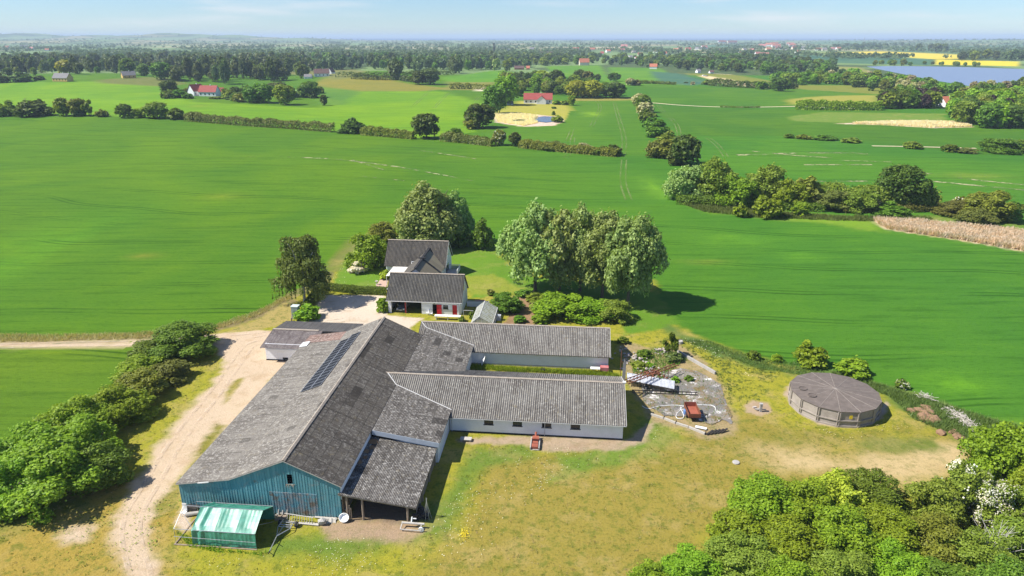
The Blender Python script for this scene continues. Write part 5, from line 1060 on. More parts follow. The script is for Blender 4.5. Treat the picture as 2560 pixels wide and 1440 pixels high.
e = at('well_cover', 'flat round stone cover lying in the dry lawn', 'cover', (1840, 1157)); b = MB(); b.lathe((0, 0, 0), [(.45, .0), (.45, .12), (.4, .16), (0, .17)], 18); sub('cover', b, M['concrete'], e)
e = at('well_ring', 'small concrete ring in the grass above the yard wall', 'ring', (1700, 858)); b = MB(); b.lathe((0, 0, 0), [(.5, 0), (.5, .45), (.42, .5), (.38, .35), (0, .3)], 18); sub('ring', b, M['concrete'], e)
for nm, lab, px0, n_, mt, sp_ in (('rubble_heap', 'heap of pale broken stone and brick overgrown at the yard edge', (1605, 912), 130, 'stone', (3.2, 7.5)), ('brush_heap', 'heap of reddish brown scrap and brush beside the elevator', (1632, 938), 70, 'rust', (2.2, 1.6)), ('stone_heap', 'small heap of pale stones under the gnarled shrub', (1655, 880), 40, 'stone', (1.6, 1.2))):
    e = at(nm, lab, 'heap', px0, .35 if nm == 'rubble_heap' else 0); b = MB()
    for k in range(n_): a, c2 = rr.gauss(0, .42), rr.gauss(0, .42); rock(b, (a * sp_[0], c2 * sp_[1], .7 * math.exp(-(a * a + c2 * c2) * 2) * rr.random()), (rr.uniform(.1, .32), rr.uniform(.1, .32), rr.uniform(.08, .22)), rr)
    sub('rubble', b, M[mt], e)['kind'] = 'stuff'
for px0, s_, lab in (((2320, 1040), 1.5, 'reddish heap of cut turf at the edge of the tall grass'), ((2392, 1090), .7, 'small reddish heap under the maple tree')):
    e = at('soil_heap', lab, 'heap', px0); b = MB()
    for k in range(24): a, c2 = rr.gauss(0, .5), rr.gauss(0, .5); rock(b, (a * s_, c2 * s_ * 1.6, .1), (.5 * s_, .5 * s_, .3 * s_), rr)
    sub('heap', b, weathered('red_turf', (.25, .15, .085), (.19, .12, .065), .5), e)['kind'] = 'stuff'
for px0, px1, n_, lab in (((2372, 1026), (2440, 1078), 200, 'long heap of bleached branches in the tall grass'), ((2300, 990), (2325, 998), 40, 'small tangle of bleached stalks near the blossoming shrub')):
    A, C = P(*px0), P(*px1); e = thing('branch_heap', lab, 'branches', A.lerp(C, .5), 0); b = MB()
    for k in range(n_):
        p_ = rel(e, A.lerp(C, rr.random())) + Vector((rr.gauss(0, .5), rr.gauss(0, .5), rr.uniform(.1, .5))); d_ = Vector((rr.gauss(0, 1), rr.gauss(0, 1), rr.gauss(0, .25))).normalized() * rr.uniform(.3, .8); b.tube(p_ - d_, p_ + d_, .035, .015, 4)
    sub('branches', b, weathered('bleached_wood', (.58, .52, .46), (.4, .35, .3), .5), e)

# ---- yard and garden things
e = at('grey_cabinet', 'tall grey-green electricity cabinet at the corner of the drive', 'cabinet', (741, 795), -.1); b = MB(); b.box((0, 0, .35), (1.35, 1.2, .7)); sub('plinth', b, M['concrete'], e); b = MB(); b.box((0, 0, 1.55), (1.25, 1.1, 1.7)); sub('body', b, M['grey_box'], e); b = MB(); b.box((0, 0, 2.46), (1.42, 1.26, .12)); sub('roof', b, weathered('cabinet_roof', (.52, .58, .55), (.4, .45, .42), .4), e)
for x in (-.32, .32): b = MB(); b.box((x, -.565, 1.6), (.58, .03, 1.5)); o = sub('door', b, M['grey_box'], e); b = MB(); b.box((x * .4, -.59, 1.6), (.04, .02, .2)); sub('handle', b, M['black_steel'], o)
e = at('stump', 'short weathered post stump beside the grey cabinet', 'stump', (729, 803)); b = MB(); b.tube((0, 0, 0), (0, 0, .7), .13, n=8); sub('post', b, M['wood'], e)
e = at('flagpole', 'bare white flagpole behind the farmhouse roof', 'flagpole', (1012, 604)); b = MB(); b.tube((0, 0, 0), (0, 0, 8.2), .07, .04, 8); sub('pole', b, M['plastic_white'], e); b = MB(); b.lathe((0, 0, 8.2), [(0, .2), (.1, .1), (0, 0)], 8); sub('knob', b, M['plastic_white'], e)
F = Farm('long_bench', 'long white bench table in front of the garage doors', 'bench', -23.2, 119.9); E = F.e; b = MB(); F.bx(b, -25.9, -21.0, 119.5, 120.4, .72, .80); sub('top', b, M['plastic_white'], E)
for U in (-25.6, -23.4, -21.3): b = MB(); F.bx(b, U - .05, U + .05, 119.6, 120.3, 0, .72); sub('leg', b, M['plastic_white'], E)
def chair(px, rz, label, proto=[None]):
    if proto[0] is None:
        e = thing('garden_chair', label, 'chair', P(*px), rz); proto[0] = e
        b = MB(); b.box((0, 0, .43), (.5, .48, .04)); sub('seat', b, M['plastic_white'], e)
        b = MB()
        for k in range(4): b.box((-.18 + k * .12, .24, .68), (.07, .03, .46))
        b.box((0, .24, .92), (.5, .04, .06)); sub('backrest', b, M['plastic_white'], e)
        for x in (-.22, .22):
            for y in (-.2, .22): b = MB(); b.beam((x, y, 0), (x, y, .41), .045, .045); sub('leg', b, M['plastic_white'], e)
            b = MB(); b.box((x * 1.1, 0, .64), (.05, .46, .03)); b.beam((x * 1.1, -.2, .43), (x * 1.1, -.2, .64), .04, .04); sub('armrest', b, M['plastic_white'], e)
    else:
        e = copy_tree(proto[0]); e.location = P(*px); e.rotation_euler.z = rz; e['label'] = label
    return e
chair((1078, 789), .2, 'white garden chair nearest the open red door'); chair((1069, 787), -1.2, 'white garden chair turned sideways by the garage wall')
F = Farm('garden_wall', 'low retaining wall between the garage and the greenhouse', 'wall', -19.5, 127.5); b = MB(); F.bx(b, -20.9, -16.6, 127.0, 127.25, 0, 1.1); sub('wall', b, M['white'], F.e); b = MB(); F.bx(b, -20.95, -16.5, 126.95, 127.3, 1.1, 1.16); sub('coping', b, M['concrete'], F.e)
F = Farm('brick_planter', 'red brick planter on the terrace behind the garden wall', 'planter', -18.5, 129.5); b = MB(); F.bx(b, -19.6, -17.6, 128.6, 129.6, 0, .5); sub('box', b, weathered('brick', (.4, .15, .1), (.3, .12, .09), .5, 3), F.e)
F = Farm('trellis_fence', 'white slatted railing at the left end of the cross wing', 'railing', -37.5, 131); E = F.e; b = MB()
for k in range(9): b.beam(F.q(-37.9 + .02 * k, 131.0 + k * .5, .1), F.q(-37.9, 131.45 + k * .5, 1.6), .06, .12)
sub('slats', b, M['plastic_white'], E); b = MB(); b.beam(F.q(-37.9, 130.9, 1.6), F.q(-37.9, 135.6, 1.6), .1, .08); b.beam(F.q(-37.9, 130.9, .15), F.q(-37.9, 135.6, .15), .1, .08); sub('rails', b, M['plastic_white'], E)
b = MB(); b.poly([FQ(935, 724, .05), FQ(962, 724, .05), FQ(975, 690, .05), FQ(955, 690, .05)]); tag(b.build('terrace', weathered('pink_paving', (.48, .33, .26), (.4, .3, .24), .4)), kind='structure')
e = at('bird_bath', 'small pale stone bird bath on the lawn by the terrace', 'bird bath', (942, 712)); b = MB(); b.lathe((0, 0, 0), [(.25, 0), (.12, .1), (.1, .7), (.35, .8), (.35, .88), (0, .84)], 14); sub('bowl', b, M['stone'], e)
e = at('water_tank', 'pale square water tank beside the greenhouse', 'tank', (1247, 800)); b = MB(); b.box((0, 0, .5), (.8, .8, 1.0)); b.lathe((0, 0, 1.0), [(.2, 0), (.2, .1), (0, .1)], 12); sub('body', b, weathered('grey_tank', (.45, .47, .5), (.3, .3, .32), .4), e)
e = at('cold_frame', 'white framed cold frame beside the garage gable', 'cold frame', (1172, 793)); b = MB()
for x in (-.9, .9): b.beam((x, -.6, 0), (x, -.6, 1.6), .06, .06)
b.beam((-.9, -.6, 1.6), (.9, -.6, 1.6), .06, .06); sub('frame', b, M['white_trim'], e)
for px0, n_ in (((1100, 677), 0),): pass
F = Farm('deck_steps', 'striped wooden steps on the lawn right of the farmhouse', 'steps', -26, 140.5); b = MB()
for k in range(3): F.bx(b, -26.6 + k * .55, -26.3 + k * .55, 141.2, 142.8, .02, .1)
sub('boards', b, M['white_trim'], F.e)

# ---- car in the left bay
F = Farm('car', 'silver estate car parked in the left garage bay', 'car', -33.15, 122.7); E = F.e; cx = -33.15
t = NT('car_paint'); t.pr((.30, .32, .34), .3, .5, None, .5, **{'Coat Weight': .6}); M['car'] = t.m
prof = [(0, .35, .55), (.06, .62, .80), (.5, .80, .86), (1.25, .93, .88), (2.0, 1.38, .70), (2.3, 1.46, .66), (4.0, 1.44, .66), (4.35, 1.0, .80), (4.45, .5, .78)]
mb = MB(); n_ = 10
for y, zt, hw in prof:
    for k in range(n_ + 1):
        a = math.pi * k / n_; sx = math.copysign(abs(math.cos(a)) ** .45, math.cos(a)); sz = math.sin(a) ** .5 if 0 < a < math.pi else 0
        low = .86 if .3 < y < 4.3 else hw
        x = sx * (hw * sz + low * (1 - sz)) if zt > .95 else sx * hw
        mb.v.append(tuple(F.q(cx + x, 122.75 + y, .28 + (zt - .28) * sz)))
m_ = n_ + 1
for i in range(len(prof) - 1):
    for k in range(n_): a = i * m_ + k; mb.f.append((a, a + 1, a + m_ + 1, a + m_))
mb.f.append(tuple(range(n_, -1, -1))); mb.f.append(tuple((len(prof) - 1) * m_ + k for k in range(m_)))
sub('body', mb, M['car'], E, None)
b = MB(); b.poly([F.q(cx - .72, 122.75 + 1.33, 1.0), F.q(cx + .72, 122.75 + 1.33, 1.0), F.q(cx + .6, 122.75 + 1.98, 1.395), F.q(cx - .6, 122.75 + 1.98, 1.395)]); sub('windscreen', b, M['glass'], E)
for sgn in (-1, 1):
    b = MB(); b.box(F.q(cx + sgn * .62, 122.79, .66), (.34, .16, .13)); sub('headlight', b, flat_mat('lamp_glass', (.75, .76, .78), .2), E)
    b = MB(); b.box(F.q(cx + sgn * .93, 122.75 + 1.5, .98), (.2, .1, .13)); sub('mirror', b, M['car'], E)
    for y in (.85, 3.5): w = MB(); w.wheel(F.q(cx + sgn * .78, 122.75 + y, .31), (1, 0, 0), .31, .2); o = sub('wheel', w, M['rubber'], E); h = MB(); h.wheel(F.q(cx + sgn * .79, 122.75 + y, .31), (1, 0, 0), .19, .21); sub('rim', h, M['steel'], o)
b = MB(); b.box(F.q(cx, 122.76, .62), (.8, .06, .12)); b.box(F.q(cx, 122.74, .42), (1.5, .06, .1)); sub('grille', b, M['black_steel'], E)
b = MB(); b.box(F.q(cx, 122.70, .47), (.5, .02, .11)); sub('number_plate', b, M['plastic_white'], E)

# ------------------------------------------------------------------ houses out in the country
RT = {k: weathered('tiles_' + k, c, tuple(x * .7 for x in c), .5, .5, .8) for k, c in dict(red=(.33, .075, .062), orange=(.46, .16, .09), pink=(.50, .2, .17), grey=(.2, .19, .19), brown=(.13, .075, .065), straw=(.3, .26, .2)).items()}
WL = {k: weathered('render_' + k, c, tuple(x * .8 for x in c), .3) for k, c in dict(white=(.8, .8, .8), yellow=(.62, .42, .13), brick=(.4, .17, .1), cream=(.7, .62, .48)).items()}
def house(px, wpx, hpx, roof, wall, label, rz=0.0, deep=None, parts=True, cross=None, name='house', cat='house', group=None):
    p = P(*px); s = PPM(p); w = wpx / s; h = hpx / s; d = deep or min(max(7, w * .45), 12); ze = h * .42; e = thing(name, label, cat, p, rz, group)
    b = MB(); b.box((0, 0, ze / 2), (w, d, ze))
    for x in (-w / 2, w / 2 - .2): b.prism([(x, -d / 2, ze), (x, d / 2, ze), (x, 0, h)], (.2, 0, 0))
    sub('wall', b, WL[wall], e); b = MB(); o = .35
    for sg in (-1, 1): b.prism([(-w / 2 - o, sg * (d / 2 + o), ze - .2), (w / 2 + o, sg * (d / 2 + o), ze - .2), (w / 2 + o, 0, h + .05), (-w / 2 - o, 0, h + .05)], (0, 0, .18))
    r_ = sub('roof', b, RT[roof], e)
    if parts:
        b = MB(); b.box((w * .1, 0, h + .3), (.6, .6, 1.3)); sub('chimney', b, WL['white'], r_)
        n_ = max(2, int(w / 3.5))
        for k in range(n_):
            x = -w / 2 + w * (k + .5) / n_; b = MB(); b.box((x, -d / 2 - .02, ze * .52), (1.1, .06, ze * .42)); sub('window', b, M['glass'], e)
    if cross:
        cxr, cw, cd, ch = cross; b = MB(); b.box((w * cxr, -d / 2 - cd / 2, ze / 2), (cw, cd, ze)); b.prism([(w * cxr - cw / 2, -d / 2 - cd, ze), (w * cxr + cw / 2, -d / 2 - cd, ze), (w * cxr, -d / 2 - cd, ch)], (0, .2, 0)); sub('wing_wall', b, WL[wall], e)
        b = MB()
        for sg in (-1, 1): b.prism([(w * cxr + sg * (cw / 2 + .3), -d / 2 - cd - .3, ze - .2), (w * cxr + sg * (cw / 2 + .3), 0, ze - .2), (w * cxr, 0, ch + .1), (w * cxr, -d / 2 - cd - .3, ch + .1)], (0, 0, .16))
        sub('wing_roof', b, RT[roof], e)
    return e
house((1345, 258), 70, 24, 'red', 'white', 'white bungalow with a long red roof above the reedy pond', -.05, 9, cross=(.12, 7.5, 5, 6.2))
house((525, 240), 44, 25, 'red', 'white', 'white farmhouse wing with a red roof among garden trees', -.1, 9)
house((492, 239), 34, 27, 'red', 'white', 'white gabled cottage with a red roof left of its longer neighbour', 1.1, 8)
house((552, 236), 16, 16, 'red', 'white', 'small red roofed outbuilding at the right end of the garden', .2, 6, False, name='outbuilding', cat='outbuilding')
house((158, 203), 42, 19, 'grey', 'yellow', 'yellow house with a grey roof by the left meadow', -.2, 9)
house((322, 195), 30, 16, 'grey', 'yellow', 'small yellow house with a dark roof at the edge of the wood', .7, 8)
house((805, 191), 36, 18, 'brown', 'white', 'white house with a brown roof between dark trees', .2, 9)
house((828, 188), 18, 18, 'brown', 'white', 'brown roofed annex right behind the white house', 1.3, 7, False)
house((771, 196), 18, 10, 'grey', 'white', 'low white shed left of the brown roofed house', 0, 6, False, name='outbuilding', cat='outbuilding')
house((2366, 266), 38, 24, 'orange', 'white', 'white cottage with an orange hipped roof in the wood by the lake', .25, 9)
house((2308, 216), 14, 12, 'grey', 'white', 'white gable glimpsed between the lakeside trees', .9, 6, False)
house((1298, 174), 24, 9, 'brown', 'brick', 'long low brick barn beyond the bright field', 0, 8, False, name='outbuilding', cat='outbuilding')
house((1320, 174), 8, 9, 'orange', 'brick', 'short brick building beside the low brick barn', 0, 8, False, name='outbuilding', cat='outbuilding')
house((1460, 163), 24, 16, 'orange', 'cream', 'orange roofed farmhouse on the crest of the bright field', .1, 9, False)
house((1633, 172), 18, 12, 'orange', 'white', 'white house with an orange roof at the edge of the long wood', -.2, 9, False)
house((1910, 141), 22, 9, 'pink', 'white', 'pink roofed house nearest the blue-green field', 0, 12, False)
house((1893, 139), 14, 9, 'pink', 'white', 'smaller pink roofed house left of the pink roofed one', .4, 10, False)
house((1745, 182), 9, 9, 'grey', 'white', 'small white house under the dark trees by the pasture', .3, 7, False)
house((1778, 183), 10, 7, 'brown', 'white', 'low brown roofed cottage right of the yellow tree', .1, 7, False)
house((1260, 217), 10, 6, 'grey', 'white', 'white caravan-like shed in the trees behind the bungalow', .1, 4, False, name='outbuilding', cat='outbuilding')
e = house((1275, 262), 14, 9, 'grey', 'white', 'tiny dark garden shed left of the red roofed bungalow', .2, 3, False, name='outbuilding', cat='outbuilding')
for px, w, h, c in (((1380,142),56,9,'white'), ((1370,138),40,8,'white'), ((1265,126),22,6,'white'), ((1203,138),22,7,'white'), ((1450,142),16,6,'white'), ((1135,131),26,6,'white')):
    house(px, w, h, 'grey' if w != 40 else 'brown', c, 'low pale factory hall among the trees of the distant town', 0, 40, False, group='distant factory halls', name='factory_hall', cat='hall')
hs = [(1400,134),(1505,137),(1585,132),(1640,131),(1690,128),(1700,124),(1720,126),(1745,124),(1760,122),(1805,108),(1830,109),(1850,134),(1868,135),(1880,128),(1920,126),(1935,112),(1945,124),(1960,130),(1975,113),(1980,116),(1995,132),(2045,126),(2060,127),(2080,124),(2095,124),(1660,137),(1600,139),(1575,145),(1555,128),(1520,131),(1480,126),(1440,127),(62,121),(80,124),(20,122),(120,127),(1350,131),(1330,126),(1560,119),(1610,124),(1540,145),(1590,150),(1860,128),(1905,118),(1925,115),(1940,117),(1985,123),(2010,124),(1800,130),(1780,127)]
proto = None
for k, px in enumerate(hs):
    wl = ('white', 'white', 'cream', 'white')[k % 4]; rf = ('orange', 'red', 'grey', 'pink', 'orange')[k % 5]
    p = P(*px); s = PPM(p); w = rr.uniform(7, 11) / s
    house(px, w, rr.uniform(5.5, 8), rf, wl, 'small white or cream house among the trees of the distant town', rr.uniform(-.6, .6), 14, False, group='distant town houses')
p = P(1235, 138); e = thing('chimney_stack', 'tall thin grey chimney rising over the distant town', 'chimney', p, 0); s = PPM(p); b = MB(); b.tube((0, 0, 0), (0, 0, 29 / s), 2.4, 1.8, 10); sub('shaft', b, M['black_steel'], e)
p = P(2160, 107); e = thing('radio_mast', 'thin radio mast on the far skyline', 'mast', p, 0); s = PPM(p); b = MB(); b.tube((0, 0, 0), (0, 0, 13 / s), 3, 1.5, 6); sub('mast', b, M['steel'], e)
for k, px in enumerate(((1759, 190), (1766, 191))):
    e = thing('parked_car', ('pale' if k == 0 else 'dark') + ' car parked at the top of the tan field track', 'car', P(*px), .4); b = MB(); b.box((0, 0, .55), (4.4, 1.8, .6)); b.prism([(-1.6, -.8, .85), (1.5, -.8, .85), (.9, -.75, 1.45), (-1.2, -.75, 1.45)], (0, 1.6, 0)); sub('body', b, M['plastic_white'] if k == 0 else M['steel'], e)
    for x in (-1.4, 1.4): b = MB(); b.wheel((x, 0, .32), (0, 1, 0), .32, 1.9); sub('wheels', b, M['rubber'], e)
# ------------------------------------------------------------------ vegetation
LM = {k: leaf_mat('leaf_' + k, a, c) for k, (a, c) in dict(
 willow=((.38, .49, .16), (.19, .275, .07)), mid=((.21, .33, .030), (.075, .145, .015)), bright=((.31, .45, .023), (.12, .215, .013)),
 dark=((.16, .23, .030), (.050, .090, .015)), olive=((.31, .37, .045), (.125, .175, .020)), brown=((.26, .275, .055), (.105, .125, .025)),
 yellow=((.48, .50, .04), (.25, .30, .025)), birch=((.25, .34, .075), (.09, .15, .03)), poplar=((.19, .25, .075), (.075, .112, .036)),
 far=((.16, .23, .08), (.065, .11, .04)), rough=((.18, .25, .055), (.09, .135, .035)), reed=((.84, .75, .58), (.64, .55, .40)), straw=((.5, .42, .24), (.33, .29, .12)),
 blossom=((.88, .86, .82), (.70, .68, .60)), cream=((.50, .45, .28), (.28, .27, .12)), flower=((.75, .55, .03), (.6, .42, .02)), purple=((.08, .045, .045), (.045, .03, .03))).items()}
def leaves(c, n, size, up, rng, elong=1.5):
    """rhombic leaf clusters at centres c with normals n"""
    N = len(c); nn = n + rng.normal(0, .7, (N, 3)); nn[:, 2] += up; nn /= np.linalg.norm(nn, axis=1)[:, None] + 1e-9
    r = rng.normal(0, 1, (N, 3)); t = np.cross(nn, r); t /= np.linalg.norm(t, axis=1)[:, None] + 1e-9; bt = np.cross(nn, t)
    s = (size * rng.uniform(.6, 1.35, N))[:, None] if np.ndim(size) == 0 else (size * rng.uniform(.6, 1.35, N))[:, None]
    a = t * s * .5 * elong; b = bt * s * .5; fold = nn * s * .12
    V = np.stack([c - a, c - b + fold, c + a, c + b + fold], 1).reshape(-1, 3)
    return V, np.arange(4 * N).reshape(-1, 4)
def cloud(lobes, n, size, rng, up=.9, shell=.17, low=-.35, thin=0.0):
    L = np.array(lobes); C, Rr = L[:, :3], L[:, 3:6]; w = (Rr.prod(1)) ** (2 / 3); k = rng.choice(len(L), n, p=w / w.sum())
    d = rng.normal(0, 1, (n, 3)); d /= np.linalg.norm(d, axis=1)[:, None]
    flip = (d[:, 2] < low) & (rng.random(n) < .7); d[flip, 2] *= -1
    ph = rng.random((len(L), 3)) * 6.3; f = 5.0
    bump = 1 + .09 * np.sin(d[:, 0] * f + ph[k, 0]) + .09 * np.sin(d[:, 1] * f + ph[k, 1]) + .09 * np.sin(d[:, 2] * f + ph[k, 2])
    rad = bump * (1 - np.abs(rng.normal(0, shell, n))); inner = rng.random(n) < .12; rad[inner] *= rng.random(inner.sum()); spur = rng.random(n) < .13; rad[spur] *= rng.uniform(1.05, 1.42, spur.sum())
    p = C[k] + d * Rr[k] * rad[:, None]; keep = p[:, 2] > .0
    for j in range(len(L)):
        q = (((p - C[j]) / Rr[j]) ** 2).sum(1); keep &= ~((q < .55) & (k != j) & (rng.random(n) < .85))
    p = p[keep]; d = (d / Rr[k])[keep]; d /= np.linalg.norm(d, axis=1)[:, None]
    return p, d
def shape_lobes(kind, rng):
    L = []
    U = rng.uniform
    if kind == 'conic':
        for _ in range(46):
            a = U(0, 6.28); r = .40 * math.sqrt(U(0, 1)); top = 1 - .62 * (r / .40) ** 1.25 - U(0, .16); rz = U(.08, .14); rx = U(.07, .13); L.append((r * math.cos(a), r * math.sin(a), max(.15, top - rz), rx, rx, rz))
        for _ in range(26):
            a = U(0, 6.28); r = U(.1, .38); L.append((r * math.cos(a), r * math.sin(a), U(.1, .42), U(.09, .13), U(.09, .13), U(.08, .13)))
    elif kind == 'bush':
        for _ in range(52):
            a = U(0, 6.28); r = .40 * math.sqrt(U(0, 1)); z = U(.10, .86) * math.sqrt(max(.05, 1 - (r / .46) ** 2)); R_ = U(.08, .155); L.append((r * math.cos(a), r * math.sin(a), z, R_, R_, R_ * U(.9, 1.2)))
        L.append((0, 0, .3, .3, .3, .3))
    elif kind == 'round':
        for _ in range(55):
            d = rng.normal(0, 1, 3); d /= np.linalg.norm(d); d[2] = abs(d[2]) if d[2] < -.55 else d[2]; R_ = U(.08, .15); L.append((d[0] * .37, d[1] * .37, .50 + d[2] * .38, R_, R_, R_))
        L.append((0, 0, .5, .3, .3, .36)); L.append((0, 0, .2, .3, .3, .2))
    elif kind == 'tall':
        for _ in range(40):
            a = U(0, 6.28); r = .42 * math.sqrt(U(0, 1)); top = 1 - .34 * (r / .42) ** 2.2 - U(0, .14); rz = U(.09, .15); rx = U(.07, .13); L.append((r * math.cos(a), r * math.sin(a), top - rz, rx, rx, rz))
        for _ in range(30):
            a = U(0, 6.28); r = U(.1, .37); L.append((r * math.cos(a), r * math.sin(a), U(.25, .5), U(.08, .13), U(.09, .14), U(.1, .17)))
    elif kind == 'poplar':
        for _ in range(20):
            a = U(0, 6.28); r = .32 * math.sqrt(U(0, 1)); top = 1 - .25 * (r / .32) ** 2 - U(0, .35); rz = U(.12, .2); rx = U(.10, .17); L.append((r * math.cos(a), r * math.sin(a), max(.2, top - rz), rx, rx, rz))
        L.append((0, 0, .35, .3, .3, .3))
    elif kind == 'sparse':
        for _ in range(11): a = U(0, 6.28); r = U(.1, .4); L.append((r * math.cos(a), r * math.sin(a), U(.25, .92), U(.07, .12), U(.07, .12), U(.06, .12)))
    return L
LOD = {-1: (.025, 24000), 0: (.035, 13500), 1: (.078, 3000), 2: (.14, 1000), 3: (.24, 330)}
_pc = {}
def proto(kind, lod, seed, part='crown'):
    key = (kind, lod, seed, part)
    if key in _pc: return _pc[key]
    import zlib
    rng = np.random.default_rng(zlib.crc32(repr((kind, lod, seed)).encode())); size, n = LOD[lod]
    if part == 'trunk':
        b = MB(); r0 = np.random.default_rng(seed + 50); h0 = {'round': .2, 'tall': .3, 'conic': .2, 'poplar': .25, 'bush': .12, 'sparse': .3, 'birch': .45}[kind]
        if kind in ('tall', 'conic', 'poplar', 'round', 'birch'):
            b.tube((0, 0, -.02), (.01, 0, h0), .026, .018, 8)
            for k in range(5): a = k * 1.26 + r0.random(); q = (.2 * math.cos(a), .2 * math.sin(a), h0 + r0.uniform(.2, .38)); b.tube((.01, 0, h0 * r0.uniform(.6, 1)), q, .013, .006, 6); b.tube(q, (q[0] * 1.5, q[1] * 1.5, q[2] + .12), .006, .003, 5)
            if kind == 'birch': b.tube((.01, 0, h0), (0, 0, .92), .016, .005, 6)
        else:
            for k in range(6): a = k * 1.05 + r0.random(); b.tube((.03 * math.cos(a), .03 * math.sin(a), -.02), (.28 * math.cos(a), .28 * math.sin(a), .55), .016, .006, 5)
        me = bpy.data.meshes.new('trunk'); me.from_pydata(b.v, [], b.f); me.materials.append(M['birchbark'] if kind == 'birch' else M['bark']); me.update()
    elif kind == 'birch' and part == 'crown':
        L = []
        for _ in range(44): a = rng.uniform(0, 6.28); z = rng.uniform(.3, .93); r = .40 * math.sqrt(rng.random()) * min(1, (1.25 - z) * 1.5); L.append((r * math.cos(a), r * math.sin(a), z, .12, .12, .07))
        size, n = .022, 17000; p, d = cloud(L, n // 2, size, rng, .2); s0 = p[rng.random(len(p)) < .085]; reps = 11
        drop = np.repeat(s0, reps, 0); k = np.tile(np.arange(reps), len(s0)); ln = np.repeat(rng.uniform(.012, .026, len(s0)), reps); drop[:, 2] -= k * ln; drop[:, :2] *= 1 + .004 * k[:, None]; drop += rng.normal(0, .004, drop.shape); drop = drop[drop[:, 2] > .10]
        V1, F1 = leaves(p, d, size * 1.1, .2, rng); nd = drop.copy(); nd[:, 2] = .1; V2, F2 = leaves(drop, nd * 2, size * 1.15, 0, rng)
        me = raw_mesh('crown', np.concatenate([V1, V2]), np.concatenate([F1, F2 + len(V1)]), LM['birch'])
    elif part == 'blossom':
        p, d = cloud(shape_lobes(kind, rng), n, size, rng); k = (fbm(p[:, 0] * 5 + 9, p[:, 1] * 5 + p[:, 2] * 4) > .03) & (d[:, 2] > -.2); V, F_ = leaves(p[k] + d[k] * .012, d[k], size * .8, .3, rng, 1.1); me = raw_mesh('blossom', V, F_, LM['blossom'])
    else:
        p, d = cloud(shape_lobes(kind, rng), n, size, rng, thin=0); V, F_ = leaves(p, d, size, .5, rng, 1.7 if kind == 'tall' else 1.35); me = raw_mesh('crown', V, F_, LM['mid'])
    _pc[key] = me; return me
def proj_y(p, h):
    z = p.z + h - CAMH; zc = p.y * CP - z * SP; return 720 + FPX * (-z * CP - p.y * SP) / zc
def plant(kind, x, yb, yt, w, mat, label, name=None, cat=None, group=None, seed=None, back=None, blossom=None, lod=None, one=False, rot=None):
    """a tree or bush whose foot, top and width the photo shows at these pixels"""
    p = P(x, yb); s = PPM(p); wm = w / s
    bk = {'bush': .36, 'round': .22, 'poplar': .2, 'tall': .0, 'conic': .0, 'birch': 0, 'sparse': .1}[kind] if back is None else back
    if bk: p = p + Vector((p.x, p.y, 0)).normalized() * wm * bk; p.z = float(hgt(p.x, p.y)); s = PPM(p); wm = w / s
    lo, hi = .2, 60.0
    for _ in range(30):
        m = (lo + hi) / 2
        if proj_y(p, m) > yt: lo = m
        else: hi = m
    h = lo
    if lod is None: w1 = w * .4; lod = -1 if w1 > 62 else 0 if w1 > 36 else 1 if w1 > 20 else 2 if w1 > 9 else 3
    seed = seed if seed is not None else rnd.randrange(3); nm = name or ('shrub' if kind == 'bush' else 'tree'); ct = cat or ('shrub' if kind == 'bush' else 'tree')
    rot = rnd.uniform(0, 6.28) if rot is None else rot
    def link(n_, me, mt, par):
        o = bpy.data.objects.new(n_, me); COL.objects.link(o)
        if par: o.parent = par
        if mt is not None and len(o.material_slots): o.material_slots[0].link = 'OBJECT'; o.material_slots[0].material = mt
        return o
    if one:
        e = link(nm, proto(kind, lod, seed), LM[mat], None); e.location = p; e.rotation_euler.z = rot; tag(e, label, ct, group)
    else:
        e = thing(nm, label, ct, p, rot, group); link('crown' if kind != 'bush' else 'foliage', proto(kind, lod, seed), LM[mat], e)
        if kind != 'bush' or lod < 2: link('trunk' if kind != 'bush' else 'stems', proto(kind, min(lod, 2), seed, 'trunk'), None, e)
        if blossom: link('blossom', proto(kind, lod, seed, 'blossom'), LM[blossom], e)
    e.scale = (wm, wm, h); return e

# --- willows and trees round the house
for x, yb, yt, w, sd, lab in ((1338, 730, 506, 190, 0, 'big grey-green willow at the left end of the garden willow row'), (1398, 736, 514, 150, 1, 'willow with a forked trunk second in the garden willow row'), (1450, 728, 498, 160, 2, 'tallest willow in the middle of the garden willow row'),
                              (1505, 744, 526, 165, 0, 'full crowned willow fourth in the garden willow row'), (1570, 762, 526, 172, 1, 'willow at the right end of the garden row beside the field')):
    plant('tall', x, yb, yt, w, 'willow', lab, 'willow', 'tree', seed=sd)
plant('conic', 1076, 612, 420, 200, 'willow', 'tall grey-green poplar right behind the farmhouse roof', 'poplar', 'tree', seed=2)
plant('conic', 1140, 606, 458, 105, 'willow', 'narrower poplar leaning against the right side of the tall one', 'poplar', 'tree', seed=1)
plant('conic', 1030, 606, 490, 90, 'willow', 'lower poplar behind the flagpole', 'poplar', 'tree', seed=0)
plant('bush', 1095, 622, 560, 90, 'willow', 'pale undergrowth at the foot of the tall poplar'); plant('bush', 1155, 622, 570, 55, 'mid', 'dark leafy shrub at the right foot of the poplars')
plant('conic', 1206, 622, 537, 62, 'mid', 'small young tree standing alone right of the poplars', seed=1)
plant('birch', 762, 757, 588, 148, 'birch', 'weeping birch with hanging dark branches beside the yard', 'birch', 'tree', seed=0, rot=.4)
plant('bush', 925, 682, 568, 118, 'bright', 'large bright green maple bush left of the farmhouse', seed=0)
plant('bush', 962, 606, 556, 92, 'olive', 'olive-brown shrub behind the bright maple bush', seed=1)
plant('bush', 898, 686, 650, 56, 'blossom', 'white flowering rhododendron on the lawn', 'rhododendron', 'shrub', seed=2)
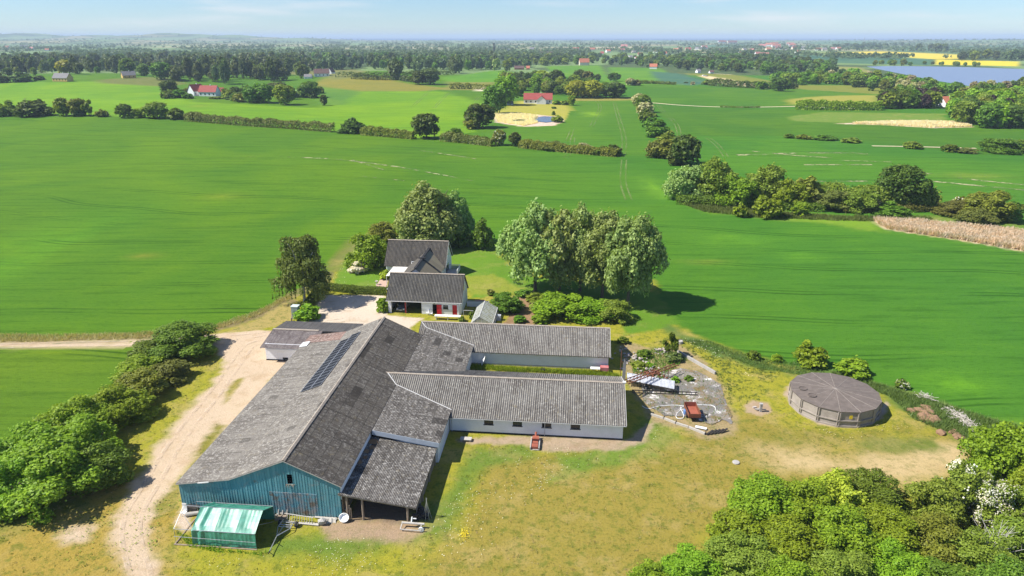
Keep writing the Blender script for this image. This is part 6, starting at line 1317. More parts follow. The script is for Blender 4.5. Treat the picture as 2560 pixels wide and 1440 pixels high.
plant('bush', 965, 700, 672, 34, 'yellow', 'small yellow bush at the porch of the farmhouse')
plant('bush', 957, 783, 740, 34, 'bright', 'bright bush at the left corner of the garage')
plant('bush', 768, 806, 760, 70, 'bright', 'clipped bright green bush in front of the grey cabinet', seed=2)
for x, yb, yt, w, m, lab in ((1268, 788, 728, 92, 'mid', 'leafy fruit tree beside the greenhouse'), (1352, 765, 728, 80, 'olive', 'thin olive shrub behind the earthy patch'), (1400, 806, 728, 150, 'bright', 'large pale leaved hazel behind the back stable'), (1478, 808, 742, 130, 'bright', 'broad light green hazel in the middle behind the back stable'),
                             (1535, 812, 748, 100, 'olive', 'olive green bush at the right end behind the back stable'), (1350, 812, 780, 50, 'bright', 'low bush in front of the earthy patch'), (1300, 810, 788, 34, 'mid', 'small round bush beside the water tank'), (1310, 745, 722, 45, 'mid', 'low shrub on the lawn edge under the first willow'),
                             (1185, 800, 776, 26, 'mid', 'small rose bush at the garage corner'), (1155, 806, 790, 18, 'mid', 'tiny flowering bush at the end of the white bench'), (1228, 740, 722, 22, 'brown', 'small dark bush behind the garden wall')):
    plant('bush', x, yb, yt, w, m, lab, seed=None)
# --- near the tank
plant('bush', 2023, 922, 854, 84, 'bright', 'round bright green bush left behind the slurry tank', seed=0)
plant('bush', 2130, 948, 895, 86, 'bright', 'spreading light green bush right behind the slurry tank', seed=1)
plant('bush', 1882, 902, 873, 34, 'mid', 'small bush on the field edge left of the round one'); plant('bush', 1941, 906, 884, 30, 'bright', 'smallest bush on the field edge beside the round one')
plant('bush', 2252, 974, 946, 34, 'mid', 'small hawthorn in white blossom by the tall grass', 'hawthorn', 'shrub', blossom='blossom')
plant('sparse', 1673, 893, 832, 48, 'mid', 'gnarled sparse fruit tree at the top of the concrete yard', 'fruit_tree', 'tree')
plant('bush', 1683, 908, 878, 45, 'rough', 'grassy tussock below the gnarled fruit tree'); plant('bush', 1558, 862, 842, 32, 'mid', 'small dark bush at the back stable corner')
for x, yb, yt, w, m, lab in ((1608, 898, 872, 40, 'mid', 'green weeds on the upper rubble heap'), (1598, 925, 902, 42, 'olive', 'flowering weeds on the lower rubble heap'), (1622, 922, 905, 26, 'bright', 'bright tuft beside the rubble heap'), (1688, 958, 940, 22, 'bright', 'weed tuft at the end of the flat wagon'), (1722, 955, 938, 24, 'mid', 'weed tuft growing in the concrete yard')):
    plant('bush', x, yb, yt, w, m, lab, 'weeds', 'weeds')
# --- brush hedge along the drive
for x, yb, yt, w, m, sd, lab in ((455, 908, 808, 165, 'mid', 0, 'dark glossy bush at the far end of the drive hedge'), (395, 918, 850, 120, 'mid', 1, 'dark bush next to the farm track in the drive hedge'), (360, 962, 892, 110, 'bright', 2, 'mid green bush behind the brownish one in the drive hedge'), (425, 962, 898, 95, 'brown', 0, 'brownish faded bush in the drive hedge'), (355, 1010, 930, 118, 'olive', 1, 'olive bush in the middle of the drive hedge'),
                             (300, 1072, 965, 150, 'bright', 2, 'broad green bush beside the drive shadow in the hedge'), (205, 1110, 990, 150, 'bright', 0, 'bush on the field side of the drive hedge'), (215, 1180, 1040, 165, 'bright', 1, 'yellow-green bush in the near half of the drive hedge'), (95, 1200, 1060, 170, 'bright', 2, 'bright yellow-green bush on the field side at the near end'), (150, 1275, 1100, 230, 'bright', 0, 'largest bright green bush at the near end of the drive hedge'), (60, 1280, 1130, 150, 'bright', 1, 'bright bush nearest the left picture edge'), (265, 1225, 1110, 120, 'mid', 2, 'dark bush on the shaded side of the big bright one')):
    plant('bush', x, yb, yt, w * 1.22, m, lab, seed=sd, back=.3)
# --- thicket bottom right
TH = [(1905, 1330, 1195, 200, 'bright', 'dark green bush at the left shoulder of the thicket'), (1835, 1385, 1290, 150, 'bright', 'bush at the lower left shoulder of the thicket'), (2010, 1340, 1205, 180, 'bright', 'tall green bush near the upper edge of the thicket'), (2075, 1310, 1172, 150, 'yellow', 'yellow-green bush at the top edge of the thicket'), (2175, 1300, 1178, 165, 'mid', 'dark bush at the top edge of the thicket'), (2095, 1410, 1270, 190, 'bright', 'light green bush in the middle of the thicket'),
      (1960, 1420, 1300, 200, 'bright', 'leafy green bush in the left middle of the thicket'), (1850, 1470, 1340, 190, 'olive', 'olive tinged bush in the lower left thicket'), (1720, 1490, 1385, 170, 'bright', 'low bush at the lower left tip of the thicket'), (1620, 1500, 1410, 120, 'bright', 'last low bush at the left tip by the picture edge'), (2210, 1400, 1275, 190, 'bright', 'yellowish green bush right of the middle of the thicket'), (2320, 1330, 1195, 150, 'olive', 'olive brown bush beside the bare path end'),
      (2325, 1420, 1290, 170, 'olive', 'olive bush below the white blossom spray'), (2230, 1490, 1370, 180, 'bright', 'bright bush at the lower middle of the thicket'), (2090, 1510, 1380, 190, 'olive', 'olive green bush at the bottom centre of the thicket'), (1960, 1530, 1400, 180, 'bright', 'green bush at the bottom edge left of centre'), (2430, 1470, 1330, 190, 'olive', 'brownish olive bush in the lower right thicket'), (2520, 1420, 1300, 150, 'olive', 'olive bush at the right picture edge'),
      (2395, 1310, 1140, 140, 'olive', 'hawthorn with a white blossom spray above the bare path'), (2495, 1350, 1195, 170, 'olive', 'hawthorn covered with white blossom at the right edge'), (2440, 1250, 1090, 150, 'bright', 'bright maple crown left of the largest one'), (2510, 1240, 1045, 210, 'bright', 'tall bright green maple at the right edge'), (2560, 1330, 1150, 160, 'bright', 'maple crown cut by the right picture edge'), (2350, 1540, 1420, 190, 'mid', 'dark bush in the bottom right corner'), (2500, 1560, 1400, 200, 'mid', 'dark shaded bush at the bottom right edge')]
for k, (x, yb, yt, w, m, lab) in enumerate(TH):
    h_ = 'hawthorn' in lab
    plant('bush', x, yb, yt, w, m, lab, 'hawthorn' if h_ else 'maple' if 'maple' in lab else 'shrub', 'shrub', seed=k % 3, blossom='blossom' if h_ else None)
e = thing('dead_tree', 'bare grey dead branches rising out of the lower right thicket', 'dead tree', P(2470, 1420), 0); b = MB()
for k in range(26): a = rr.uniform(0, 6.28); l = rr.uniform(1.5, 3.2); c0 = Vector((rr.gauss(0, .4), rr.gauss(0, .4), rr.uniform(1.5, 3.0))); c1 = c0 + Vector((math.cos(a) * l * .7, math.sin(a) * l * .7, rr.uniform(.8, 2.4))); b.tube(c0, c1, .035, .012, 5); b.tube(c0.lerp(c1, .6), c0.lerp(c1, .6) + Vector((rr.gauss(0, .6), rr.gauss(0, .6), .7)), .018, .008, 4)
b.tube((0, 0, 0), (0, 0, 3), .12, .05); sub('branches', b, M['greywood'], e)

# --- middle hedge right of the tramlines
MH = [('bush',1712,508,396,120,'willow','light green willow bush at the left end of the big field hedge'),('bush',1790,512,392,125,'olive','tall willow bush second from the left in the field hedge'),('bush',1745,500,440,80,'mid','darker bush low at the front left of the field hedge'),('bush',1835,520,424,120,'bright','light green bush in the middle left of the field hedge'),('bush',1905,512,408,130,'olive','tall arching bush in the middle of the field hedge'),('bush',1965,524,442,100,'bright','bush right of the tall arching one'),('bush',2012,520,430,90,'olive','narrow upright willow at the right of the bushy group'),
      ('bush',1918,548,480,78,'bright','rounded low bush standing forward of the field hedge'),('bush',1997,542,502,50,'bright','small round bush forward right of the field hedge'),('bush',1850,545,505,40,'bright','tiny bush at the front edge of the field hedge'),('bush',2078,530,472,110,'brown','brownish low shrub between the willows and the oak'),('bush',2145,534,470,100,'olive','olive thorn bush left of the dark oak'),('bush',2205,528,492,50,'olive','thorn bush with white blossom under the oak'),
      ('round',2248,522,412,140,'dark','dark round oak standing over the field hedge'),('round',2312,522,476,62,'dark','small dark tree at the right foot of the oak'),('bush',2225,542,505,90,'mid','low green growth along the foot of the oak'),('bush',2385,545,500,110,'brown','low brown thorn scrub right of the oak'),('bush',2400,530,486,44,'olive','white blossoming thorn beside the large grey-green shrub'),('bush',2468,558,466,140,'olive','large grey-green shrub at the right end of the field hedge'),('bush',2520,556,496,50,'mid','mid green shrub beside the reed bed end'),('bush',2440,566,520,100,'brown','brownish foot of scrub above the reed bed'),
      ('bush',2495,384,338,110,'mid','large shrub on the right field boundary'),('bush',2562,384,342,70,'mid','shrub at the right picture edge on the field boundary'),('bush',2372,381,358,42,'mid','small shrub on the field path'),('bush',2282,373,350,52,'olive','reddish olive shrub on the field path'),('bush',2126,358,342,50,'olive','last shrub in the short field row'),('bush',2060,352,336,68,'mid','longest shrub in the short field row'),('bush',2008,349,335,40,'olive','pale shrub in the short field row'),('bush',1972,346,332,28,'mid','first small shrub in the short field row'),('bush',2410,384,368,60,'brown','low brown bush between two field shrubs')]
for k, (kd, x, yb, yt, w, m, lab) in enumerate(MH):
    plant(kd, x, yb, yt, w, m, lab, 'oak' if 'oak standing' in lab else None, seed=k % 3, blossom='blossom' if 'blossom' in lab else None)
# --- column of trees along the tramline field
for k, (kd, x, yb, yt, w, m, lab) in enumerate([('round',1597,264,234,40,'cream','blossoming tree at the far end of the tree column'),('round',1608,282,238,46,'mid','dark tree second from the far end of the column'),('round',1612,292,256,44,'cream','pale flowering tree in the tree column'),('bush',1618,308,270,50,'mid','bush below the pale flowering tree'),('bush',1632,322,290,50,'mid','bush in the middle of the tree column'),('bush',1645,345,296,72,'mid','broad bush in the tree column'),('bush',1662,372,325,78,'olive','olive shrub near the near end of the column'),('bush',1640,396,348,55,'brown','brown thorn bush at the near left of the column'),('bush',1668,398,345,80,'olive','olive bush beside the dark round tree'),('round',1708,415,338,90,'dark','dark round tree at the near end of the column'),('bush',1692,415,365,55,'dark','dark growth at the foot of the round tree')]):
    plant(kd, x, yb, yt, w, m, lab, seed=k % 3)
# --- trees in the far hedge and round the pond
for k, (kd, x, yb, yt, w, m, lab) in enumerate([('bush',12,292,248,64,'olive','olive bush at the left picture edge of the far hedge'),('bush',90,293,242,88,'dark','big dark bush in the left part of the far hedge'),('round',160,291,245,48,'olive','wind-bent tree right of the big dark bush'),('round',200,291,246,52,'olive','second wind-bent tree in the far hedge'),('bush',198,292,268,34,'dark','dark bush under the wind-bent trees'),('sparse',226,291,252,34,'olive','thin bare tree in the far hedge'),('bush',256,293,271,34,'olive','small bush at the hedge gap'),('round',312,296,260,42,'mid','small tree right of the hedge gap'),('bush',345,296,268,40,'olive','bush right of the small hedge tree'),('round',394,297,255,72,'olive','arching willow tree in the far hedge'),('bush',440,300,266,46,'mid','bush right of the arching willow'),('bush',490,302,277,42,'brown','brown domed bush where the clipped hedge begins'),
    ('bush',880,335,293,76,'dark','dark green bush rising from the clipped hedge'),('round',1066,348,283,76,'dark','dark round tree standing in the far hedge'),('bush',1138,350,316,42,'mid','small bush right of the dark hedge tree'),('bush',1122,352,328,30,'mid','low bush at the right foot of the dark hedge tree'),('round',1248,364,325,38,'olive','hawthorn tree white with blossom in the far hedge'),('round',1287,366,331,36,'dark','small dark conifer-like tree beside the white hawthorn'),('bush',1326,370,350,44,'brown','brown bush in the right part of the far hedge'),('bush',1388,378,351,84,'brown','long brown bush in the right part of the far hedge'),('bush',1460,385,355,54,'cream','pinkish blossoming bush in the far hedge'),('bush',1503,389,362,46,'mid','green bush near the end of the far hedge'),('bush',1533,390,358,44,'dark','last dark bush at the end of the far hedge'),
    ('round',1200,322,258,76,'dark','large dark tree left of the reedy pond'),('bush',1180,324,290,44,'olive','olive bush at the left foot of the pond tree'),('round',1236,286,214,66,'mid','tall tree left of the bungalow lawn'),('round',1264,264,187,66,'bright','tallest bright tree behind the bungalow lawn'),('round',1428,264,240,20,'bright','small pointed tree at the right of the bungalow'),('bush',1392,262,249,22,'mid','garden bush right of the bungalow'),('bush',1412,263,251,20,'mid','second garden bush right of the bungalow'),('bush',1394,307,286,30,'bright','bush on the pond bank'),('bush',1384,288,276,10,'mid','tiny tree above the pond'),('bush',1300,306,298,36,'rough','green clump in the reeds of the pond'),('bush',1385,272,266,14,'dark','small round clipped bush on the bungalow lawn'),
    ('round',712,263,211,58,'bright','bright yellow-green tree right of the red roofed farmhouse'),('round',660,258,208,66,'mid','dark leafy tree in the farmhouse garden'),('round',632,258,216,60,'mid','grey-green tree right of the red roofed farmhouse'),('bush',606,256,228,50,'olive','olive bush right of the farmhouse gable'),('round',692,240,205,60,'poplar','tree behind the bright yellow-green one'),('round',776,245,203,60,'mid','dark tree at the right end of the farmhouse garden'),('bush',756,244,218,44,'willow','pale grey bush in the farmhouse garden'),('round',810,264,238,18,'dark','small lone tree in the green field'),('round',426,236,200,52,'dark','dark tree at the left end of the farmhouse garden'),('bush',418,247,224,30,'mid','bush below the dark garden tree'),('bush',450,246,220,36,'mid','bush left of the white gable'),('bush',470,247,230,30,'mid','small bush before the white gable'),('bush',575,250,236,26,'dark','dark bush right before the farmhouse'),('bush',540,248,240,40,'olive','low garden hedge before the farmhouse'),
    ('round',990,200,148,40,'poplar','tall solitary poplar at the edge of the olive mound'),('round',1075,212,170,58,'poplar','dark tree on the right side of the olive mound'),('round',1048,212,178,44,'dark','dark tree beside the mound hedge'),('round',165,186,150,44,'yellow','yellow-green willow left of the yellow house'),('round',52,184,147,42,'olive','pale round tree at the left picture edge wood'),('bush',55,206,178,54,'dark','dark bush before the left meadow'),('bush',8,208,180,34,'dark','dark bush at the left picture edge meadow'),('bush',98,201,187,28,'dark','low dark bush left of the yellow house'),('round',322,188,146,44,'mid','dark green tree behind the dark roofed yellow house'),('round',405,200,155,62,'mid','large dark tree right of the dark roofed yellow house'),('round',360,190,160,34,'mid','tree between the yellow house and the large dark tree')]):
    plant(kd, x, yb, yt, w, m, lab, seed=k % 3, blossom='blossom' if 'white with blossom' in lab else None, name='hawthorn' if 'hawthorn tree' in lab else None)

def hedge(px, w, h, n, size, mats, label, name='hedge', lump=.3):
    pts = [P(*q) for q in px]; seg = [(b_ - a).length for a, b_ in zip(pts[:-1], pts[1:])]; rng = np.random.default_rng(len(px) * 7 + n); cum = np.r_[0, np.cumsum(seg)]; tt = rng.random(n) * cum[-1]
    k = np.clip(np.searchsorted(cum, tt) - 1, 0, len(seg) - 1); A = np.array([tuple(p_) for p_ in pts]); f = ((tt - cum[k]) / np.array(seg)[k])[:, None]; c = A[k] * (1 - f) + A[k + 1] * f
    d = (A[k + 1] - A[k]); d[:, 2] = 0; d /= np.linalg.norm(d, axis=1)[:, None]; s_ = np.c_[-d[:, 1], d[:, 0], np.zeros(n)]
    L = 1 + lump * 2.2 * fbm(tt / (w * 1.3), tt * 0 + 3.3); a = rng.uniform(-.15, math.pi + .15, n); sq = lambda v: np.sign(v) * np.abs(v) ** .6
    r_ = 1 - np.abs(rng.normal(0, .1, n)); c = c + s_ * (sq(np.cos(a)) * w / 2 * L * r_)[:, None]; c[:, 2] += np.maximum(.1, sq(np.sin(a)) * h * L * r_); c[:, 2] += rng.normal(0, h * .04, n)
    nn = s_ * np.cos(a)[:, None]; nn[:, 2] = np.sin(a); V, F_ = leaves(c, nn, size, .3, rng); o0 = V.mean(0); o0[2] = float(hgt(o0[0], o0[1])); me = raw_mesh('foliage', V - o0, F_, LM[mats])
    e = thing(name, label, 'hedge', Vector(o0), 0); o = bpy.data.objects.new('foliage', me); COL.objects.link(o); o.parent = e; return e
hedge([(968, 736), (900, 733), (825, 725), (800, 728)], 1.5, 1.5, 9000, .16, 'mid', 'clipped garden hedge along the back of the gravel yard', lump=.1)
hedge([(800, 728), (782, 748), (762, 775)], 1.4, 1.3, 4500, .16, 'mid', 'short clipped hedge running down under the birch', lump=.1)
hedge([(466, 302), (600, 313), (720, 321), (835, 330)], 4.5, 4.6, 9000, .6, 'brown', 'long reddish brown hedge crossing between the green fields', lump=.35)
hedge([(905, 337), (960, 341), (1036, 348)], 4.5, 4.2, 4200, .6, 'olive', 'shorter olive hedge left of the dark round hedge tree', lump=.35)
hedge([(1105, 352), (1180, 359), (1235, 366)], 4.5, 4.0, 4000, .55, 'brown', 'brownish hedge left of the white hawthorn', lump=.35)
hedge([(1300, 369), (1420, 381), (1545, 392)], 4.0, 3.6, 6000, .5, 'olive', 'low hedge linking the last bushes of the far hedge', lump=.35)
hedge([(1988, 273), (2090, 275), (2200, 275)], 7, 6.0, 4500, .9, 'bright', 'green hedge flecked with blossom in the right fields', lump=.3)
hedge([(1800, 268), (1860, 270), (1900, 269)], 2.0, 1.2, 900, .5, 'mid', 'low green hedge along the sandy path', lump=.3)
hedge([(1775, 214), (1850, 219), (1920, 222), (1990, 222)], 9, 6.5, 4500, 1.1, 'dark', 'dark field hedge right of the blue-green field', lump=.4)
hedge([(1600, 209), (1640, 210), (1690, 212)], 5, 3, 1500, .9, 'mid', 'low hedge below the blue-green field', lump=.4)
hedge([(2690, 530), (2330, 527), (2100, 530)], 4, 2.0, 5000, .4, 'brown', 'low brown undergrowth along the foot of the field hedge', lump=.4)
hedge([(1715, 496), (1830, 500), (2060, 512), (2180, 518), (2330, 520)], 9, 6.5, 16000, .45, 'olive', 'dense olive thorn growth filling the middle of the field hedge', lump=.5)
hedge([(1690, 508), (1800, 514), (2060, 528)], 4, 2.6, 6000, .35, 'mid', 'green undergrowth along the foot of the willow group', lump=.4)
hedge([(880, 196), (940, 199), (1000, 200), (1060, 208)], 8, 5, 2500, 1.1, 'dark', 'dark hedge behind the olive mound', lump=.4)
hedge([(840, 192), (900, 192), (1000, 190), (1130, 186)], 8, 5, 2000, 1.2, 'dark', 'dark hedge crossing behind the mound towards the wood', lump=.4)
hedge([(1125, 222), (1180, 222), (1235, 226)], 7, 5, 1500, 1.0, 'olive', 'olive hedge between the mound and the bungalow', lump=.4)
for k, (kd, x, yb, yt, w, m, lab) in enumerate([('round',1945,228,194,58,'dark','dark tree rising from the hedge by the tan track'),('bush',1775,213,197,40,'olive','olive bush at the left end of the dark field hedge'),('bush',1905,224,200,36,'mid','tree beside the dark hedge tree'),('round',1575,214,195,26,'cream','white blossoming tree beside the bright field'),('bush',1592,214,197,22,'brown','brown bush beside the white blossoming tree'),('round',1535,203,182,34,'dark','dark round tree on the slope of the bright field'),('round',1450,203,174,36,'dark','dark pine on the left of the slope'),('round',1470,206,178,32,'brown','brownish tree beside the dark pine'),('round',1494,203,186,16,'dark','small pointed fir on the bright slope'),('bush',1715,208,204,12,'dark','tiny bush in the blue-green field'),('bush',1732,212,203,12,'cream','tiny blossoming tree in the blue-green field'),('round',1355,205,176,40,'yellow','yellow willow behind the bungalow'),('round',1390,214,175,44,'dark','dark round tree right of the yellow willow'),
    ('round',1268,178,150,26,'bright','light green tree beside the brick barn'),('round',1480,246,200,60,'yellow','yellow-green weeping willow in the grove'),('round',1440,246,200,54,'yellow','yellow-green willow left of the weeping willow'),('round',1535,246,205,60,'dark','dark tree at the right end of the grove')]):
    plant(kd, x, yb, yt, w, m, lab, seed=k % 3)

# --- woods of single trees
def wood(poly, n, h, wr, mats, label, group, kind='round', name='tree', gap=.5, lod=None, stuff=False):
    pl = [tuple(q) for q in poly]; got = []; acc = []; tries = 0; xs = [q[0] for q in pl]; ys = [q[1] for q in pl]
    while len(got) < n and tries < n * 60:
        tries += 1; x, y = rnd.uniform(min(xs), max(xs)), rnd.uniform(min(ys), max(ys))
        if inside(pl, np.array([x]), np.array([y]))[0] < 0: continue
        p = P(x, y); H_ = rnd.uniform(*h); w = H_ * rnd.uniform(*wr)
        if any((p - q).length < (w + w2) * .5 * gap for q, w2 in got): continue
        got.append((p, w)); w1 = w * PPM(p) * .4; l = 0 if w1 > 36 else 1 if w1 > 20 else 2 if w1 > 9 else 3
        if stuff: acc.append((proto(kind, l, rnd.randrange(3)), p, w, H_, rnd.choice(mats))); continue
        e = bpy.data.objects.new(name, proto(kind, l, rnd.randrange(3))); COL.objects.link(e); e.location = p; e.rotation_euler.z = rnd.uniform(0, 6.28); e.scale = (w, w, H_)
        e.material_slots[0].link = 'OBJECT'; e.material_slots[0].material = LM[rnd.choice(mats)]; tag(e, label, 'tree', group)
    if acc: mass(acc, 'wood')
def mass(acc, name):
    mats = sorted({a[4] for a in acc}); VV, FF, MI = [], [], []; off = 0; cache = {}
    for me, p, w, H_, m in acc:
        if me.name not in cache:
            v = np.empty(len(me.vertices) * 3, np.float32); me.vertices.foreach_get('co', v); f = np.empty(len(me.loops), np.int32); me.loops.foreach_get('vertex_index', f); cache[me.name] = (v.reshape(-1, 3), f.reshape(-1, 4))
        v, f = cache[me.name]; a = rnd.uniform(0, 6.28); c_, s_ = math.cos(a), math.sin(a)
        VV.append(np.c_[(v[:, 0] * c_ - v[:, 1] * s_) * w + p.x, (v[:, 0] * s_ + v[:, 1] * c_) * w + p.y, v[:, 2] * H_ + p.z]); FF.append(f + off); MI.append(np.full(len(f), mats.index(m), np.int32)); off += len(v)
    me = raw_mesh(name, np.concatenate(VV), np.concatenate(FF), None)
    for m in mats: me.materials.append(LM[m])
    me.polygons.foreach_set('material_index', np.concatenate(MI)); o = bpy.data.objects.new(name, me); COL.objects.link(o); tag(o, kind='stuff')
wood([(-60,160),(780,158),(780,182),(440,186),(-60,186)], 85, (17, 24), (.5, .7), ('poplar', 'poplar', 'dark'), 'dark poplar in the long wood on the left', 'poplars of the left wood', 'poplar', 'poplar', .45)
wood([(-60,158),(780,156),(780,182),(440,188),(-60,186)], 190, (16, 24), (.55, .75), ('poplar', 'poplar', 'dark'), '', '', 'poplar', 'poplar', .22, stuff=True)
wood([(-60,183),(140,176),(280,182),(290,190),(120,190),(-60,196)], 16, (8, 14), (.7, 1.0), ('mid', 'dark', 'olive'), 'leafy tree at the foot of the left poplar wood', 'trees at the foot of the left wood', 'round', 'tree', .5)
wood([(455,192),(575,188),(580,212),(470,208)], 11, (24, 29), (.42, .55), ('poplar',), 'tall poplar in the clump left of the red roofed farmhouse', 'poplars of the left clump', 'poplar', 'poplar', .45)
wood([(585,185),(645,185),(640,206),(590,206)], 6, (24, 28), (.45, .6), ('poplar',), 'tall poplar in the clump behind the red roofed farmhouse', 'poplars of the middle clump', 'poplar', 'poplar', .45)
wood([(672,178),(755,178),(760,204),(675,206)], 9, (23, 27), (.45, .6), ('poplar', 'dark'), 'tall poplar in the clump left of the brown roofed house', 'poplars of the right clump', 'poplar', 'poplar', .45)
wood([(400,182),(770,180),(760,200),(640,205),(440,205)], 40, (9, 16), (.8, 1.1), ('poplar', 'dark', 'mid'), '', '', 'round', 'tree', .3, stuff=True)
wood([(560,236),(800,228),(800,245),(620,258),(570,250)], 26, (6, 10), (.9, 1.3), ('olive', 'dark', 'mid'), '', '', 'bush', 'tree', .3, stuff=True)
wood([(400,236),(470,232),(470,248),(410,248)], 10, (4, 7), (.9, 1.3), ('olive', 'dark', 'mid'), '', '', 'bush', 'tree', .3, stuff=True)
wood([(780,150),(1240,150),(1235,174),(1110,182),(900,172),(790,178)], 62, (14, 22), (.6, .85), ('poplar', 'far', 'dark', 'mid'), 'tree in the wood beyond the olive mound', 'trees of the wood beyond the mound', 'poplar', 'tree', .45, stuff=True)
wood([(780,148),(1240,148),(1235,174),(1110,182),(900,172),(790,178)], 190, (13, 20), (.65, .9), ('poplar', 'far', 'dark', 'mid'), '', '', 'poplar', 'tree', .22, stuff=True)
wood([(1120,170),(1250,172),(1240,180),(1110,186)], 7, (20, 26), (.55, .7), ('poplar', 'willow'), 'tall tree at the edge of the wood right of the mound', 'tall edge trees', 'poplar', 'tree', .5)
wood([(1240,148),(1690,142),(1700,172),(1640,172),(1490,160),(1280,172)], 60, (9, 15), (.8, 1.1), ('mid', 'far', 'dark', 'olive'), 'round tree in the belt before the distant town', 'trees of the belt before the town', 'round', 'tree', .45, stuff=True)
wood([(1240,146),(1690,140),(1700,172),(1640,172),(1490,158),(1280,172)], 130, (9, 14), (.9, 1.2), ('mid', 'far', 'dark', 'olive'), '', '', 'round', 'tree', .22, stuff=True)
wood([(1690,146),(1880,146),(2085,166),(2090,186),(1960,190),(1900,184),(1800,180),(1700,176)], 75, (10, 16), (.8, 1.1), ('mid', 'far', 'dark'), 'tree in the long wood beyond the olive pasture', 'trees of the long wood', 'round', 'tree', .42, stuff=True)
wood([(1690,142),(1880,142),(2085,162),(2095,190),(1960,192),(1900,186),(1790,178),(1690,174)], 170, (10, 15), (.9, 1.2), ('far', 'mid', 'dark'), '', '', 'round', 'tree', .22, stuff=True)
wood([(1925,206),(2090,196),(2200,204),(2290,220),(2350,240),(2300,250),(2230,232),(2100,212),(1950,212)], 42, (9, 14), (.8, 1.1), ('mid', 'bright', 'dark', 'olive', 'cream'), 'tree in the leafy belt along the near lake shore', 'trees of the near lake shore', 'round', 'tree', .42)
wood([(1925,204),(2090,190),(2200,200),(2290,216),(2360,238),(2300,252),(2230,236),(2100,214),(1950,214)], 70, (8, 13), (.9, 1.2), ('mid', 'bright', 'dark', 'olive'), '', '', 'round', 'tree', .25, stuff=True)
wood([(2205,262),(2330,258),(2340,270),(2215,275)], 10, (9, 13), (.7, 1.0), ('dark', 'mid', 'purple'), 'dark tree in the grove left of the orange roofed cottage', 'trees of the cottage grove', 'round', 'tree', .5)
wood([(2200,260),(2335,255),(2345,270),(2215,275)], 24, (8, 13), (.9, 1.2), ('dark', 'mid', 'olive'), '', '', 'round', 'tree', .25, stuff=True)
wood([(2390,262),(2600,232),(2640,310),(2480,316),(2420,318),(2385,285)], 46, (9, 14), (.8, 1.1), ('mid', 'dark', 'olive', 'purple', 'bright'), 'tree in the wood right of the orange roofed cottage', 'trees of the right wood', 'round', 'tree', .42)
wood([(2385,258),(2600,228),(2640,316),(2480,322),(2420,322),(2375,290)], 95, (8, 14), (.9, 1.2), ('mid', 'dark', 'olive', 'bright'), '', '', 'round', 'tree', .22, stuff=True)
wood([(2340,240),(2420,230),(2560,225),(2560,235),(2400,258),(2375,255)], 16, (9, 13), (.8, 1.1), ('mid', 'cream', 'olive', 'dark'), 'tree behind the orange roofed cottage by the lake', 'trees behind the cottage', 'round', 'tree', .45)
wood([(1250,205),(1330,198),(1420,212),(1555,236),(1560,246),(1400,246),(1380,236),(1300,240)], 34, (8, 13), (.8, 1.1), ('mid', 'dark', 'olive', 'bright'), 'tree in the grove behind the white bungalow', 'trees of the bungalow grove', 'round', 'tree', .45)
wood([(1250,203),(1330,196),(1420,206),(1555,230),(1565,247),(1400,247),(1380,238),(1290,242)], 60, (7, 12), (.9, 1.2), ('mid', 'dark', 'olive'), '', '', 'round', 'tree', .25, stuff=True)
wood([(2288,128),(2370,128),(2372,132),(2290,132)], 6, (22, 28), (.8, 1.0), ('poplar',), 'dark tree in the clump on the far right field', 'trees of the far right clump', 'round', 'tree', .6)
wood([(2400,145),(2560,146),(2560,152),(2400,152)], 16, (15, 22), (.8, 1.1), ('poplar', 'far', 'olive'), 'tree between the two yellow rape fields', 'trees between the rape fields', 'round', 'tree', .5)
wood([(2160,160),(2330,161),(2560,167),(2560,169),(2330,165),(2165,164)], 22, (5, 10), (.9, 1.3), ('far', 'olive', 'mid'), 'small tree on the far lake shore', 'trees of the far lake shore', 'round', 'tree', .6)
wood([(2060,114),(2220,112),(2290,118),(2220,126),(2070,124)], 34, (14, 20), (.9, 1.2), ('far', 'poplar'), 'tree in the wood above the yellow rape field', 'trees above the rape field', 'round', 'tree', .45, stuff=True)

# --- far woods that read as one mass
rng = np.random.default_rng(11); n = 24000
py = 101.2 + 50 * rng.random(n) ** 1.25; px = rng.uniform(-200, 2760, n); u = (px - 1280) / FPX; v = (py - 720) / FPX; dz = -(SP + v * CP); tt = CAMH / -dz; X = u * tt; Y = (CP - v * SP) * tt
X += rng.normal(0, 8, n); c_, w_, r_ = landuse(X, Y, 40); pat = np.clip(.5 + 3.2 * fbm(X / 330.0, Y / 520.0), 0, 1); den = fbm(X / 90.0 + 40, Y / 160.0)
ok = (r_ == 0) & (Y > 1450) & (Y < 10300) & (pat < .62) & ~((Y > 2300) & (pat < .13)) & (den > -.24) & ~((X > 380) & (Y < 1700))
X, Y = X[ok], Y[ok]; H_ = rng.uniform(8, 15, len(X)); k = 11; cen = np.repeat(np.c_[X, Y, hgt(X, Y)], k, 0); hh = np.repeat(H_, k); d = rng.normal(0, 1, (len(cen), 3)); d /= np.linalg.norm(d, axis=1)[:, None]; d[:, 2] = np.abs(d[:, 2]) * 1.2 - .25
cen = cen + d * (hh * .45)[:, None]; cen[:, 2] += hh * .45
V, F_ = leaves(cen, d, hh * .42, .3, rng, 1.2); o = bpy.data.objects.new('far_woods', raw_mesh('far_woods', V, F_, LM['far'])); COL.objects.link(o); tag(o, kind='stuff')

